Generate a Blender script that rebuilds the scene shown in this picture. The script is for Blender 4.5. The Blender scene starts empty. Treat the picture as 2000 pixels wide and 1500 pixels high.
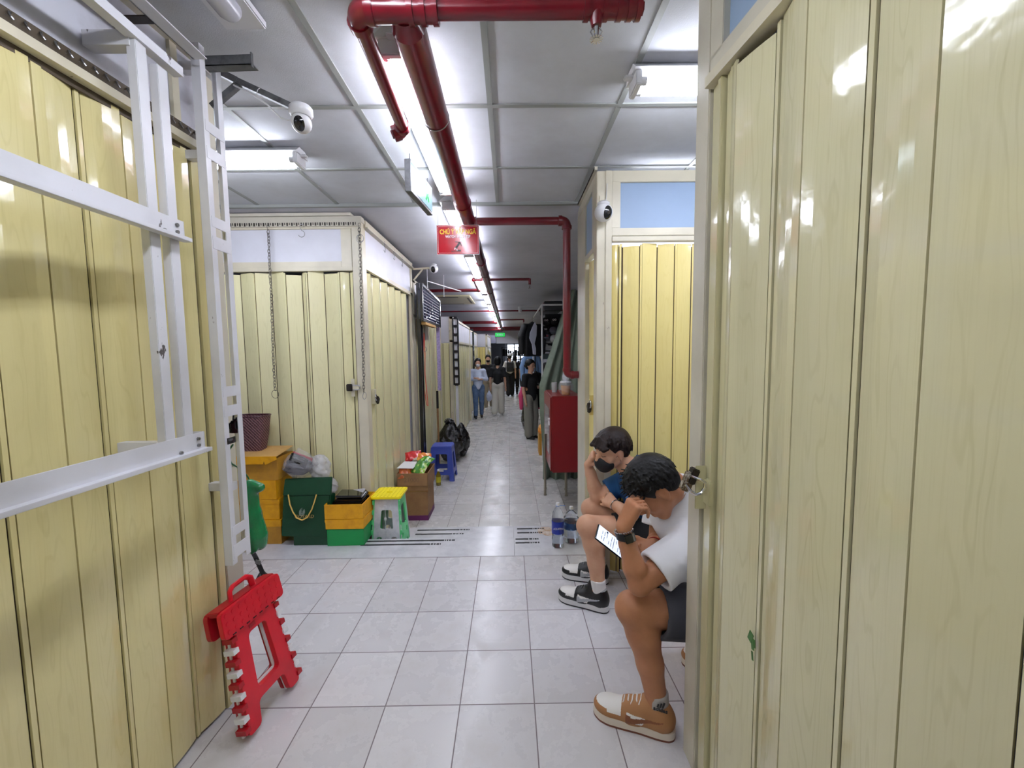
import bpy, bmesh, math, random
import numpy as np
from mathutils import Vector, Matrix, Euler

# ---------------------------------------------------------------- camera
PI = math.pi
FPX = 798.917
CAM_Z = 1.412
camd = bpy.data.cameras.new('camera')
cam = bpy.data.objects.new('camera', camd)
bpy.context.scene.collection.objects.link(cam)
camd.sensor_fit = 'HORIZONTAL'; camd.sensor_width = 36.0
camd.lens = FPX / 2000 * 36.0
camd.clip_start = 0.02; camd.clip_end = 200
_R = Vector((0.99990017, -0.007027, -0.01225861))
_U = Vector((0.01275925, 0.07629139, 0.99700392))
_F = Vector((0.00607072, 0.9970608, -0.07637343))
cam.matrix_world = Matrix(((_R.x, _U.x, -_F.x, 0), (_R.y, _U.y, -_F.y, 0), (_R.z, _U.z, -_F.z, CAM_Z), (0, 0, 0, 1)))
SC = bpy.context.scene
SC.camera = cam

# ---------------------------------------------------------------- world, exposure
SC.view_settings.view_transform = 'Standard'
SC.view_settings.look = 'None'
SC.view_settings.gamma = 1.0
SC.view_settings.use_curve_mapping = False
SC.view_settings.exposure = 0.45
TUBE = 31.0          # emission of a lit fluorescent tube
SC.cycles.use_denoising = True
SC.cycles.max_bounces = 7
SC.cycles.diffuse_bounces = 4
SC.cycles.caustics_reflective = False
SC.cycles.caustics_refractive = False
SC.cycles.sample_clamp_indirect = 4.0
w = bpy.data.worlds.new('world'); SC.world = w; w.use_nodes = True
w.node_tree.nodes['Background'].inputs[0].default_value = (0.62, 0.68, 0.8, 1)
w.node_tree.nodes['Background'].inputs[1].default_value = 0.25

COL = SC.collection
R = random.Random(7)

# ---------------------------------------------------------------- materials
def srgb(r, g, b):
    f = lambda c: (c / 255 / 12.92) if c / 255 <= 0.04045 else ((c / 255 + 0.055) / 1.055) ** 2.4
    return (f(r), f(g), f(b), 1)

def mat(name, col, rough=0.5, metal=0.0, spec=0.5, coat=0.0, emit=None, estr=0.0, alpha=None, trans=0.0,
        bump=None, mottle=None, ior=None, sheen=0.0):
    m = bpy.data.materials.new(name); m.use_nodes = True
    nt = m.node_tree; b = nt.nodes['Principled BSDF']
    c = srgb(*col)
    b.inputs['Base Color'].default_value = c
    b.inputs['Roughness'].default_value = rough
    b.inputs['Metallic'].default_value = metal
    b.inputs['Specular IOR Level'].default_value = spec
    b.inputs['Coat Weight'].default_value = coat
    b.inputs['Coat Roughness'].default_value = 0.08
    if trans: b.inputs['Transmission Weight'].default_value = trans
    if ior: b.inputs['IOR'].default_value = ior
    if sheen: b.inputs['Sheen Weight'].default_value = sheen
    if alpha is not None: b.inputs['Alpha'].default_value = alpha
    if emit:
        b.inputs['Emission Color'].default_value = srgb(*emit); b.inputs['Emission Strength'].default_value = estr
    if bump or mottle:
        tc = nt.nodes.new('ShaderNodeTexCoord')
        if bump:
            n = nt.nodes.new('ShaderNodeTexNoise'); n.inputs['Scale'].default_value = bump[0]; n.inputs['Detail'].default_value = 4
            nt.links.new(tc.outputs['Object'], n.inputs['Vector'])
            bp = nt.nodes.new('ShaderNodeBump'); bp.inputs['Strength'].default_value = bump[1]
            bp.inputs['Distance'].default_value = bump[2] if len(bump) > 2 else 0.005
            nt.links.new(n.outputs['Fac'], bp.inputs['Height']); nt.links.new(bp.outputs['Normal'], b.inputs['Normal'])
        if mottle:   # (scale, colour2, lo, hi)
            n = nt.nodes.new('ShaderNodeTexNoise'); n.inputs['Scale'].default_value = mottle[0]; n.inputs['Detail'].default_value = 6
            n.inputs['Roughness'].default_value = 0.65
            nt.links.new(tc.outputs['Object'], n.inputs['Vector'])
            mr = nt.nodes.new('ShaderNodeMapRange'); mr.inputs[1].default_value = mottle[2]; mr.inputs[2].default_value = mottle[3]
            nt.links.new(n.outputs['Fac'], mr.inputs[0])
            mx = nt.nodes.new('ShaderNodeMix'); mx.data_type = 'RGBA'
            mx.inputs[6].default_value = c; mx.inputs[7].default_value = srgb(*mottle[1])
            nt.links.new(mr.outputs[0], mx.inputs[0]); nt.links.new(mx.outputs[2], b.inputs['Base Color'])
    return m

class NT:
    """tiny helper to write node trees"""
    def __init__(s, m): s.t = m.node_tree; s.b = s.t.nodes['Principled BSDF']
    def n(s, typ, **kw):
        x = s.t.nodes.new('ShaderNode' + typ)
        for k, v in kw.items(): setattr(x, k, v)
        return x
    def L(s, a, b): s.t.links.new(a, b)
    def math(s, op, a, b=None, c=None):
        x = s.n('Math', operation=op)
        for i, v in enumerate((a, b, c)):
            if v is None: continue
            if isinstance(v, (int, float)): x.inputs[i].default_value = v
            else: s.L(v, x.inputs[i])
        return x.outputs[0]
    def mix(s, f, a, b):
        x = s.n('Mix', data_type='RGBA')
        for i, v in ((0, f), (6, a), (7, b)):
            if isinstance(v, (int, float)) or isinstance(v, tuple): x.inputs[i].default_value = v
            else: s.L(v, x.inputs[i])
        return x.outputs[2]

def shutter_mat(name, base, dark, wear, rough=0.16):
    """glossy wood-print steel leaves; UV.x = metres across a leaf + leaf number, UV.y = height"""
    m = bpy.data.materials.new(name); m.use_nodes = True; q = NT(m)
    uv = q.n('UVMap'); sp = q.n('SeparateXYZ'); q.L(uv.outputs[0], sp.inputs[0])
    leaf = q.math('ROUND', sp.outputs[0])
    u = q.math('SUBTRACT', sp.outputs[0], leaf)
    rnd = q.n('TexWhiteNoise', noise_dimensions='1D'); q.L(leaf, rnd.inputs['W'])
    off = q.math('MULTIPLY', rnd.outputs['Value'], 9.0)
    zz = q.math('ADD', q.math('MULTIPLY', sp.outputs[1], 1.0), off)
    # cathedral grain: contours of a stretched field
    cv = q.n('CombineXYZ'); q.L(q.math('MULTIPLY', u, 9.0), cv.inputs[0]); q.L(q.math('MULTIPLY', zz, 1.3), cv.inputs[1])
    ns = q.n('TexNoise'); ns.inputs['Scale'].default_value = 1.6; ns.inputs['Detail'].default_value = 2.2; ns.inputs['Roughness'].default_value = 0.45
    q.L(cv.outputs[0], ns.inputs['Vector'])
    rings = q.math('SINE', q.math('MULTIPLY', q.math('ADD', ns.outputs['Fac'], q.math('MULTIPLY', q.math('MULTIPLY', u, u), 95.0)), 62.0))
    line = q.n('MapRange'); line.inputs[1].default_value = 0.55; line.inputs[2].default_value = 1.0; q.L(rings, line.inputs[0])
    mid = q.n('MapRange'); mid.inputs[1].default_value = 0.045; mid.inputs[2].default_value = 0.012; q.L(q.math('ABSOLUTE', u), mid.inputs[0])
    g = q.math('MULTIPLY', q.math('MULTIPLY', line.outputs[0], mid.outputs[0]), 0.38)
    # fine straight fibre
    cf = q.n('CombineXYZ'); q.L(q.math('MULTIPLY', u, 260.0), cf.inputs[0]); q.L(q.math('MULTIPLY', zz, 3.0), cf.inputs[1])
    nf = q.n('TexNoise'); nf.inputs['Scale'].default_value = 1.0; nf.inputs['Detail'].default_value = 3
    q.L(cf.outputs[0], nf.inputs['Vector'])
    fib = q.n('MapRange'); fib.inputs[1].default_value = 0.5; fib.inputs[2].default_value = 0.75; q.L(nf.outputs['Fac'], fib.inputs[0])
    f = q.math('ADD', g, q.math('MULTIPLY', fib.outputs[0], 0.28))
    c1 = q.mix(f, srgb(*base), srgb(*dark))
    # slow discolouration
    tc = q.n('TexCoord'); nw = q.n('TexNoise'); nw.inputs['Scale'].default_value = 2.3; nw.inputs['Detail'].default_value = 5
    q.L(tc.outputs['Object'], nw.inputs['Vector'])
    wr = q.n('MapRange'); wr.inputs[1].default_value = 0.42; wr.inputs[2].default_value = 0.75; q.L(nw.outputs['Fac'], wr.inputs[0])
    c2 = q.mix(q.math('MULTIPLY', wr.outputs[0], 0.6), c1, srgb(*wear))
    q.L(c2, q.b.inputs['Base Color'])
    q.b.inputs['Roughness'].default_value = rough
    q.b.inputs['Specular IOR Level'].default_value = 0.5
    q.b.inputs['Coat Weight'].default_value = 0.7; q.b.inputs['Coat Roughness'].default_value = 0.06
    # slow waviness of thin sheet
    cw = q.n('CombineXYZ'); q.L(q.math('MULTIPLY', u, 6.0), cw.inputs[0]); q.L(q.math('MULTIPLY', zz, 5.0), cw.inputs[1]); q.L(leaf, cw.inputs[2])
    nb = q.n('TexNoise'); nb.inputs['Scale'].default_value = 2.0; nb.inputs['Detail'].default_value = 3
    q.L(cw.outputs[0], nb.inputs['Vector'])
    bp = q.n('Bump'); bp.inputs['Strength'].default_value = 0.35; bp.inputs['Distance'].default_value = 0.006
    q.L(nb.outputs['Fac'], bp.inputs['Height']); q.L(bp.outputs['Normal'], q.b.inputs['Normal'])
    return m

def floor_mat(name, x0, y0, s, base, grout):
    m = bpy.data.materials.new(name); m.use_nodes = True; q = NT(m)
    geo = q.n('NewGeometry'); sp = q.n('SeparateXYZ'); q.L(geo.outputs['Position'], sp.inputs[0])
    u = q.math('DIVIDE', q.math('SUBTRACT', sp.outputs[0], x0), s)
    v = q.math('DIVIDE', q.math('SUBTRACT', sp.outputs[1], y0), s)
    def edge(t):
        d = q.math('ABSOLUTE', q.math('SUBTRACT', t, q.math('ROUND', t)))
        return q.math('LESS_THAN', d, 0.0023 / s)
    gr = q.math('MAXIMUM', edge(u), edge(v))
    wn = q.n('TexWhiteNoise', noise_dimensions='2D'); cc = q.n('CombineXYZ')
    q.L(q.math('FLOOR', u), cc.inputs[0]); q.L(q.math('FLOOR', v), cc.inputs[1]); q.L(cc.outputs[0], wn.inputs['Vector'])
    ns = q.n('TexNoise'); ns.inputs['Scale'].default_value = 5; ns.inputs['Detail'].default_value = 8; ns.inputs['Roughness'].default_value = 0.7
    q.L(geo.outputs['Position'], ns.inputs['Vector'])
    a = srgb(*base); b = srgb(*[c - 16 for c in base]); d = srgb(base[0] - 34, base[1] - 38, base[2] - 46)
    c1 = q.mix(wn.outputs['Value'], a, b)
    mr = q.n('MapRange'); mr.inputs[1].default_value = 0.45; mr.inputs[2].default_value = 0.8; q.L(ns.outputs['Fac'], mr.inputs[0])
    c2 = q.mix(q.math('MULTIPLY', mr.outputs[0], 0.5), c1, d)
    # small dark specks of dirt
    vo = q.n('TexVoronoi'); vo.inputs['Scale'].default_value = 9.0; q.L(geo.outputs['Position'], vo.inputs['Vector'])
    wv = q.n('SeparateColor'); q.L(vo.outputs['Color'], wv.inputs[0])
    spk = q.math('MULTIPLY', q.math('LESS_THAN', vo.outputs['Distance'], q.math('MULTIPLY', wv.outputs[1], 0.032)), q.math('GREATER_THAN', wv.outputs[0], 0.72))
    c3 = q.mix(q.math('MULTIPLY', spk, 0.85), c2, srgb(60, 50, 48))
    c4 = q.mix(q.math('MULTIPLY', gr, 0.9), c3, srgb(*grout))
    q.L(c4, q.b.inputs['Base Color'])
    rr = q.math('ADD', 0.24, q.math('MULTIPLY', mr.outputs[0], 0.25))
    q.L(q.math('ADD', rr, q.math('MULTIPLY', gr, 0.4)), q.b.inputs['Roughness'])
    q.b.inputs['Specular IOR Level'].default_value = 0.4
    bp = q.n('Bump'); bp.inputs['Strength'].default_value = 0.5; bp.inputs['Distance'].default_value = 0.002
    h = q.math('SUBTRACT', q.math('MULTIPLY', ns.outputs['Fac'], 0.12), gr)
    q.L(h, bp.inputs['Height']); q.L(bp.outputs['Normal'], q.b.inputs['Normal'])
    return m

def paint_mat(name, col, chip=(80, 60, 45), amount=0.63, rough=0.35, scale=22, dirt=(120, 112, 100), dirtamt=0.35):
    """painted steel with small chips and grime"""
    m = bpy.data.materials.new(name); m.use_nodes = True; q = NT(m)
    tc = q.n('TexCoord'); mp = q.n('Mapping'); mp.inputs['Scale'].default_value = (1, 1, 0.5); q.L(tc.outputs['Object'], mp.inputs[0])
    ns = q.n('TexNoise'); ns.inputs['Scale'].default_value = scale; ns.inputs['Detail'].default_value = 5; ns.inputs['Roughness'].default_value = 0.6
    q.L(mp.outputs[0], ns.inputs['Vector'])
    n2 = q.n('TexNoise'); n2.inputs['Scale'].default_value = 3.1; n2.inputs['Detail'].default_value = 6; q.L(tc.outputs['Object'], n2.inputs['Vector'])
    m2 = q.n('MapRange'); m2.inputs[1].default_value = 0.45; m2.inputs[2].default_value = 0.75; q.L(n2.outputs['Fac'], m2.inputs[0])
    c1 = q.mix(q.math('MULTIPLY', m2.outputs[0], dirtamt), srgb(*col), srgb(*dirt))
    m1 = q.n('MapRange'); m1.inputs[1].default_value = amount + 0.07; m1.inputs[2].default_value = amount + 0.09; q.L(ns.outputs['Fac'], m1.inputs[0])
    c2 = q.mix(m1.outputs[0], c1, srgb(*chip))
    q.L(c2, q.b.inputs['Base Color']); q.b.inputs['Roughness'].default_value = rough
    return m

M = {}
M['shut_l'] = shutter_mat('shutter olive cream', (228, 216, 158), (213, 200, 140), (220, 206, 148))
M['shut_r'] = shutter_mat('shutter pale cream', (212, 206, 168), (190, 183, 140), (204, 196, 158), 0.12)
M['shut_y'] = shutter_mat('shutter yellow', (240, 222, 144), (230, 210, 128), (236, 216, 140), 0.2)
M['shut_p'] = shutter_mat('shutter light', (233, 227, 178), (218, 211, 160), (224, 214, 170), 0.18)
M['gap'] = mat('dark joint', (66, 50, 34), 0.8)
M['cream'] = paint_mat('cream painted steel', (216, 208, 184), chip=(96, 70, 52), amount=0.64)
M['creamclean'] = paint_mat('cream paint', (206, 200, 182), chip=(96, 70, 52), amount=0.72)
M['white'] = paint_mat('white painted steel', (222, 222, 228), chip=(86, 80, 80), amount=0.6, scale=14)
M['panelw'] = paint_mat('dirty white board', (205, 205, 214), chip=(150, 130, 120), amount=0.66, rough=0.55, scale=6, dirt=(96, 92, 94), dirtamt=0.95)
M['panelc'] = paint_mat('clean white board', (222, 222, 230), chip=(180, 176, 172), amount=0.8, rough=0.5, dirtamt=0.15)
M['panelb'] = paint_mat('blue grey board', (150, 172, 200), chip=(120, 140, 160), amount=0.8, rough=0.5, dirt=(130, 150, 172), dirtamt=0.4)
M['brown'] = mat('brown slot', (74, 62, 46), 0.6)
M['ceil'] = mat('ceiling tile', (196, 198, 204), 0.85, mottle=(2.5, (180, 181, 184), 0.4, 0.75), bump=(220, 0.25, 0.002))
M['ceilp'] = mat('plaster ceiling', (200, 200, 208), 0.75, mottle=(1.3, (176, 176, 184), 0.4, 0.8), bump=(6, 0.2, 0.01))
M['tbar'] = mat('ceiling grid metal', (140, 142, 138), 0.5)
M['pipe'] = mat('red painted pipe', (112, 6, 24), 0.28, coat=0.3, mottle=(9, (94, 5, 20), 0.4, 0.7))
M['steel'] = mat('bare steel', (150, 150, 150), 0.32, metal=0.9, mottle=(30, (110, 105, 98), 0.5, 0.7))
M['chrome'] = mat('chrome', (215, 215, 218), 0.15, metal=1.0)
M['darksteel'] = mat('dark steel', (54, 48, 42), 0.42, metal=0.6)
M['black'] = mat('black', (18, 18, 20), 0.45)
M['blackgloss'] = mat('gloss black', (10, 10, 12), 0.12, coat=0.5)
M['blacksat'] = mat('satin black metal', (20, 20, 26), 0.25, coat=0.3)
M['tube'] = mat('lit tube', (255, 255, 255), 0.3, emit=(236, 241, 255), estr=TUBE)
M['fixture'] = mat('fixture white', (214, 214, 216), 0.4)
M['off'] = mat('unlit tube cover', (206, 206, 210), 0.3)
M['wplastic'] = mat('white plastic', (228, 228, 230), 0.3)
M['marble'] = mat('threshold slab', (208, 208, 212), 0.22, mottle=(7, (186, 186, 192), 0.4, 0.7))
M['stripe'] = mat('black rubber strip', (24, 24, 26), 0.7)
M['backwall'] = mat('far plaster', (150, 150, 152), 0.8)

# ---------------------------------------------------------------- mesh builder
class MB:
    def __init__(s): s.v = []; s.f = []; s.m = []; s.uv = {}
    def add(s, vs, fs, m=0):
        o = len(s.v); s.v += [tuple(v) for v in vs]
        for f in fs: s.f.append(tuple(i + o for i in f)); s.m.append(m)
        return o
    def box(s, a, b, m=0):
        x0, y0, z0 = [min(a[i], b[i]) for i in range(3)]; x1, y1, z1 = [max(a[i], b[i]) for i in range(3)]
        s.add([(x0,y0,z0),(x1,y0,z0),(x1,y1,z0),(x0,y1,z0),(x0,y0,z1),(x1,y0,z1),(x1,y1,z1),(x0,y1,z1)],
              [(0,3,2,1),(4,5,6,7),(0,1,5,4),(1,2,6,5),(2,3,7,6),(3,0,4,7)], m); return s
    def obox(s, c, size, rot=None, m=0):
        Rm = rot if rot is not None else Matrix.Identity(3)
        h = [x / 2 for x in size]; vs = []
        for z in (-1, 1):
            for (x, y) in ((-1,-1),(1,-1),(1,1),(-1,1)): vs.append(Vector(c) + Rm @ Vector((x*h[0], y*h[1], z*h[2])))
        s.add(vs, [(0,3,2,1),(4,5,6,7),(0,1,5,4),(1,2,6,5),(2,3,7,6),(3,0,4,7)], m); return s
    def beam(s, a, b, w, h, up=(0,0,1), m=0):
        a = Vector(a); b = Vector(b); d = (b - a); L = d.length; d.normalize()
        x = d.cross(Vector(up)); x.normalize(); y = x.cross(d)
        vs = []
        for p in (a, b):
            for (i, j) in ((-1,-1),(1,-1),(1,1),(-1,1)): vs.append(p + x*(i*w/2) + y*(j*h/2))
        s.add(vs, [(3,2,1,0),(4,5,6,7),(0,1,5,4),(1,2,6,5),(2,3,7,6),(3,0,4,7)], m); return s
    def cyl(s, a, b, r, r2=None, n=14, m=0, cap=True):
        a = Vector(a); b = Vector(b); r2 = r if r2 is None else r2
        d = (b - a).normalized(); x = d.orthogonal().normalized(); y = d.cross(x)
        vs = [p + (x*math.cos(2*PI*i/n) + y*math.sin(2*PI*i/n))*rr for p, rr in ((a, r), (b, r2)) for i in range(n)]
        fs = [(i, (i+1) % n, n + (i+1) % n, n + i) for i in range(n)]
        if cap: fs += [tuple(range(n-1, -1, -1)), tuple(range(n, 2*n))]
        s.add(vs, fs, m); return s
    def path(s, pts, r, n=8, m=0, cap=True, closed=False, flat=None):
        P = [Vector(p) for p in pts]; k = len(P); rr = r if isinstance(r, (list, tuple)) else [r]*k
        vs = []; px = None
        for i, p in enumerate(P):
            if closed: d = P[(i+1) % k] - P[i-1]
            else: d = P[min(i+1, k-1)] - P[max(i-1, 0)]
            d.normalize()
            if px is None: px = d.orthogonal().normalized()
            else:
                px = px - d * px.dot(d)
                if px.length < 1e-6: px = d.orthogonal()
                px.normalize()
            py = d.cross(px)
            for j in range(n):
                t = 2*PI*j/n; e = (px*math.cos(t) + py*math.sin(t)*(flat or 1))
                vs.append(p + e*rr[i])
        fs = []
        for i in range(k if closed else k-1):
            a = i*n; b = ((i+1) % k)*n
            for j in range(n): fs.append((a+j, a+(j+1) % n, b+(j+1) % n, b+j))
        if cap and not closed: fs += [tuple(range(n-1, -1, -1)), tuple(range((k-1)*n, k*n))]
        s.add(vs, fs, m); return s
    def ribbon(s, pts, wdir, w, t=0.002, m=0):
        P = [Vector(p) for p in pts]; W = Vector(wdir).normalized(); vs = []
        for i, p in enumerate(P):
            d = (P[min(i+1, len(P)-1)] - P[max(i-1, 0)]).normalized(); nn = d.cross(W).normalized()
            vs += [p - W*w/2 - nn*t/2, p + W*w/2 - nn*t/2, p + W*w/2 + nn*t/2, p - W*w/2 + nn*t/2]
        fs = []
        for i in range(len(P)-1):
            a = 4*i; b = a+4
            for j in range(4): fs.append((a+j, a+(j+1) % 4, b+(j+1) % 4, b+j))
        fs += [(3,2,1,0), tuple(range(4*(len(P)-1), 4*len(P)))]
        s.add(vs, fs, m); return s
    def torus(s, c, axis, Rr, r, n=20, k=6, m=0, sx=1.0, a0=0, a1=2*PI, upv=None):
        ax = Vector(axis).normalized(); x = Vector(upv) if upv else ax.orthogonal()
        x = (x - ax*x.dot(ax)).normalized(); y = ax.cross(x)
        full = abs(a1 - a0 - 2*PI) < 1e-6
        cnt = n if full else n + 1
        pts = [Vector(c) + x*math.cos(a0+(a1-a0)*i/n)*Rr*sx + y*math.sin(a0+(a1-a0)*i/n)*Rr for i in range(cnt)]
        return s.path(pts, r, k, m, closed=full)
    def ball(s, c, r, n=16, m=0, k=10):
        rx, ry, rz = (r, r, r) if isinstance(r, (int, float)) else r
        vs = [(c[0], c[1], c[2]-rz)]
        for i in range(1, k):
            t = -PI/2 + PI*i/k
            for j in range(n): vs.append((c[0]+rx*math.cos(t)*math.cos(2*PI*j/n), c[1]+ry*math.cos(t)*math.sin(2*PI*j/n), c[2]+rz*math.sin(t)))
        vs.append((c[0], c[1], c[2]+rz)); e = len(vs)-1; fs = []
        for j in range(n): fs.append((0, 1+(j+1) % n, 1+j)); fs.append((e, 1+(k-2)*n+j, 1+(k-2)*n+(j+1) % n))
        for i in range(k-2):
            for j in range(n): fs.append((1+i*n+j, 1+i*n+(j+1) % n, 1+(i+1)*n+(j+1) % n, 1+(i+1)*n+j))
        s.add(vs, fs, m); return s
    def lathe(s, c, prof, n=20, m=0, axis=(0,0,1), scale=(1,1)):
        ax = Vector(axis).normalized()
        x = Vector((1,0,0)) if abs(ax.z) > 0.9 else ax.orthogonal().normalized(); y = ax.cross(x); vs = []; fs = []
        for (r, z) in prof:
            for j in range(n): vs.append(Vector(c) + ax*z + x*(r*scale[0]*math.cos(2*PI*j/n)) + y*(r*scale[1]*math.sin(2*PI*j/n)))
        for i in range(len(prof)-1):
            for j in range(n): fs.append((i*n+j, i*n+(j+1) % n, (i+1)*n+(j+1) % n, (i+1)*n+j))
        fs += [tuple(range(n-1, -1, -1)), tuple(range((len(prof)-1)*n, len(prof)*n))]
        s.add(vs, fs, m); return s
    def prism(s, outline, o, ex, ey, ez, t, m=0, holes=None):
        """outline in (u,v) metres on the plane o+u*ex+v*ey, thickness t along ez; holes cut with tessellation"""
        from mathutils.geometry import tessellate_polygon
        o = Vector(o); ex = Vector(ex); ey = Vector(ey); ez = Vector(ez)
        loops = [outline] + (holes or [])
        flat = [p for lp in loops for p in lp]
        tris = tessellate_polygon([[Vector((p[0], p[1], 0)) for p in lp] for lp in loops])
        N = len(flat)
        vs = [o + ex*p[0] + ey*p[1] for p in flat] + [o + ex*p[0] + ey*p[1] + ez*t for p in flat]
        fs = []
        for t3 in tris:
            a, b, c = t3
            fs.append((a, b, c)); fs.append((a+N, c+N, b+N))
        k = 0
        for lp in loops:
            L = len(lp)
            for i in range(L): a = k+i; b = k+(i+1) % L; fs.append((a, b, b+N, a+N))
            k += L
        s.add(vs, fs, m); return s
    def build(s, name, mats, parent=None, smooth=False, bevel=0.0, **props):
        if not isinstance(mats, (list, tuple)): mats = [mats]
        if parent is not None: off = Vector(ROOT[parent.name])
        else:
            V = np.array(s.v); lo = V.min(0); hi = V.max(0)
            off = Vector(((lo[0]+hi[0])/2, (lo[1]+hi[1])/2, lo[2]))
        me = bpy.data.meshes.new(name)
        me.from_pydata([tuple(Vector(v) - off) for v in s.v], [], s.f)
        for x in mats: me.materials.append(M[x] if isinstance(x, str) else x)
        me.polygons.foreach_set('material_index', s.m)
        if s.uv:
            ul = me.uv_layers.new(name='UVMap')
            for p in me.polygons:
                for li, vi in zip(p.loop_indices, p.vertices): ul.data[li].uv = s.uv.get(vi, (0, 0))
        bm = bmesh.new(); bm.from_mesh(me); bmesh.ops.recalc_face_normals(bm, faces=bm.faces)
        if bevel:
            try: bmesh.ops.bevel(bm, geom=[e for e in bm.edges if len(e.link_faces) == 2 and e.calc_face_angle(0) > 0.6], offset=bevel, segments=2, affect='EDGES', clamp_overlap=True)
            except Exception: pass
        bm.to_mesh(me); bm.free()
        if smooth:
            me.shade_smooth()
            try: me.set_sharp_from_angle(angle=math.radians(42))
            except Exception: pass
        me.update()
        o = bpy.data.objects.new(name, me); COL.objects.link(o)
        if parent is not None: o.parent = parent; ROOT[o.name] = ROOT[parent.name]
        else: o.location = off; ROOT[o.name] = tuple(off)
        for k2, v2 in props.items(): o[k2] = v2
        return o

ROOT = {}
def thing(name, loc, label, cat, group=None, rz=0.0):
    o = bpy.data.objects.new(name, None); COL.objects.link(o); o.location = loc; o.empty_display_size = 0.1
    o.rotation_euler[2] = rz
    ROOT[o.name] = tuple(loc); o['label'] = label; o['category'] = cat
    if group: o['group'] = group
    return o
def tag(o, label, cat, group=None):
    o['label'] = label; o['category'] = cat
    if group: o['group'] = group
    return o
def struct(o): o['kind'] = 'structure'; return o
def copy_tree(o, parent=None):
    c = o.copy(); COL.objects.link(c)
    ROOT[c.name] = ROOT.get(o.name, (0,0,0))
    if parent is not None: c.parent = parent; c.matrix_parent_inverse = o.matrix_parent_inverse.copy()
    for ch in list(o.children): copy_tree(ch, c)
    return c

# ---------------------------------------------------------------- smooth bodies: signed distance field -> surface nets
def surfnets(F, org, h):
    s = F < 0
    c = [F[i:F.shape[0]-1+i, j:F.shape[1]-1+j, k:F.shape[2]-1+k] for i in (0,1) for j in (0,1) for k in (0,1)]
    sm = sum((x < 0).astype(np.int8) for x in c)
    act = (sm > 0) & (sm < 8)
    idx = np.full(act.shape, -1, np.int64); I = np.argwhere(act); idx[act] = np.arange(len(I))
    cv = [x[act] for x in c]
    acc = np.zeros((len(I), 3)); cnt = np.zeros(len(I))
    P = [np.array((i, j, k)) for i in (0,1) for j in (0,1) for k in (0,1)]
    for a in range(8):
        for b in range(a+1, 8):
            if abs(P[a]-P[b]).sum() != 1: continue
            A = cv[a]; B = cv[b]; x = (A < 0) != (B < 0)
            t = np.where(x, A / np.where(x, A - B, 1), 0)
            acc += np.where(x[:, None], P[a] + t[:, None]*(P[b]-P[a]), 0); cnt += x
    V = (I + acc/cnt[:, None])*h + org
    Q = []
    def quads(sa, sb, axis):
        # edge along axis between samples; neighbours in the other two axes
        x = np.argwhere(sa != sb); flip = sa[tuple(x.T)]
        o1, o2 = [(1,2),(2,0),(0,1)][axis]
        ok = (x[:, o1] > 0) & (x[:, o2] > 0) & (x[:, o1] < idx.shape[o1]) & (x[:, o2] < idx.shape[o2]); x = x[ok]; flip = flip[ok]
        e1 = np.zeros(3, int); e1[o1] = 1; e2 = np.zeros(3, int); e2[o2] = 1
        q = np.stack([idx[tuple((x-e1-e2).T)], idx[tuple((x-e2).T)], idx[tuple(x.T)], idx[tuple((x-e1).T)]], 1)
        q = np.where(flip[:, None], q, q[:, ::-1]); Q.append(q)
    quads(s[:-1], s[1:], 0); quads(s[:, :-1], s[:, 1:], 1); quads(s[:, :, :-1], s[:, :, 1:], 2)
    Q = np.concatenate(Q); Q = Q[(Q >= 0).all(1)]
    return V, Q

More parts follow.
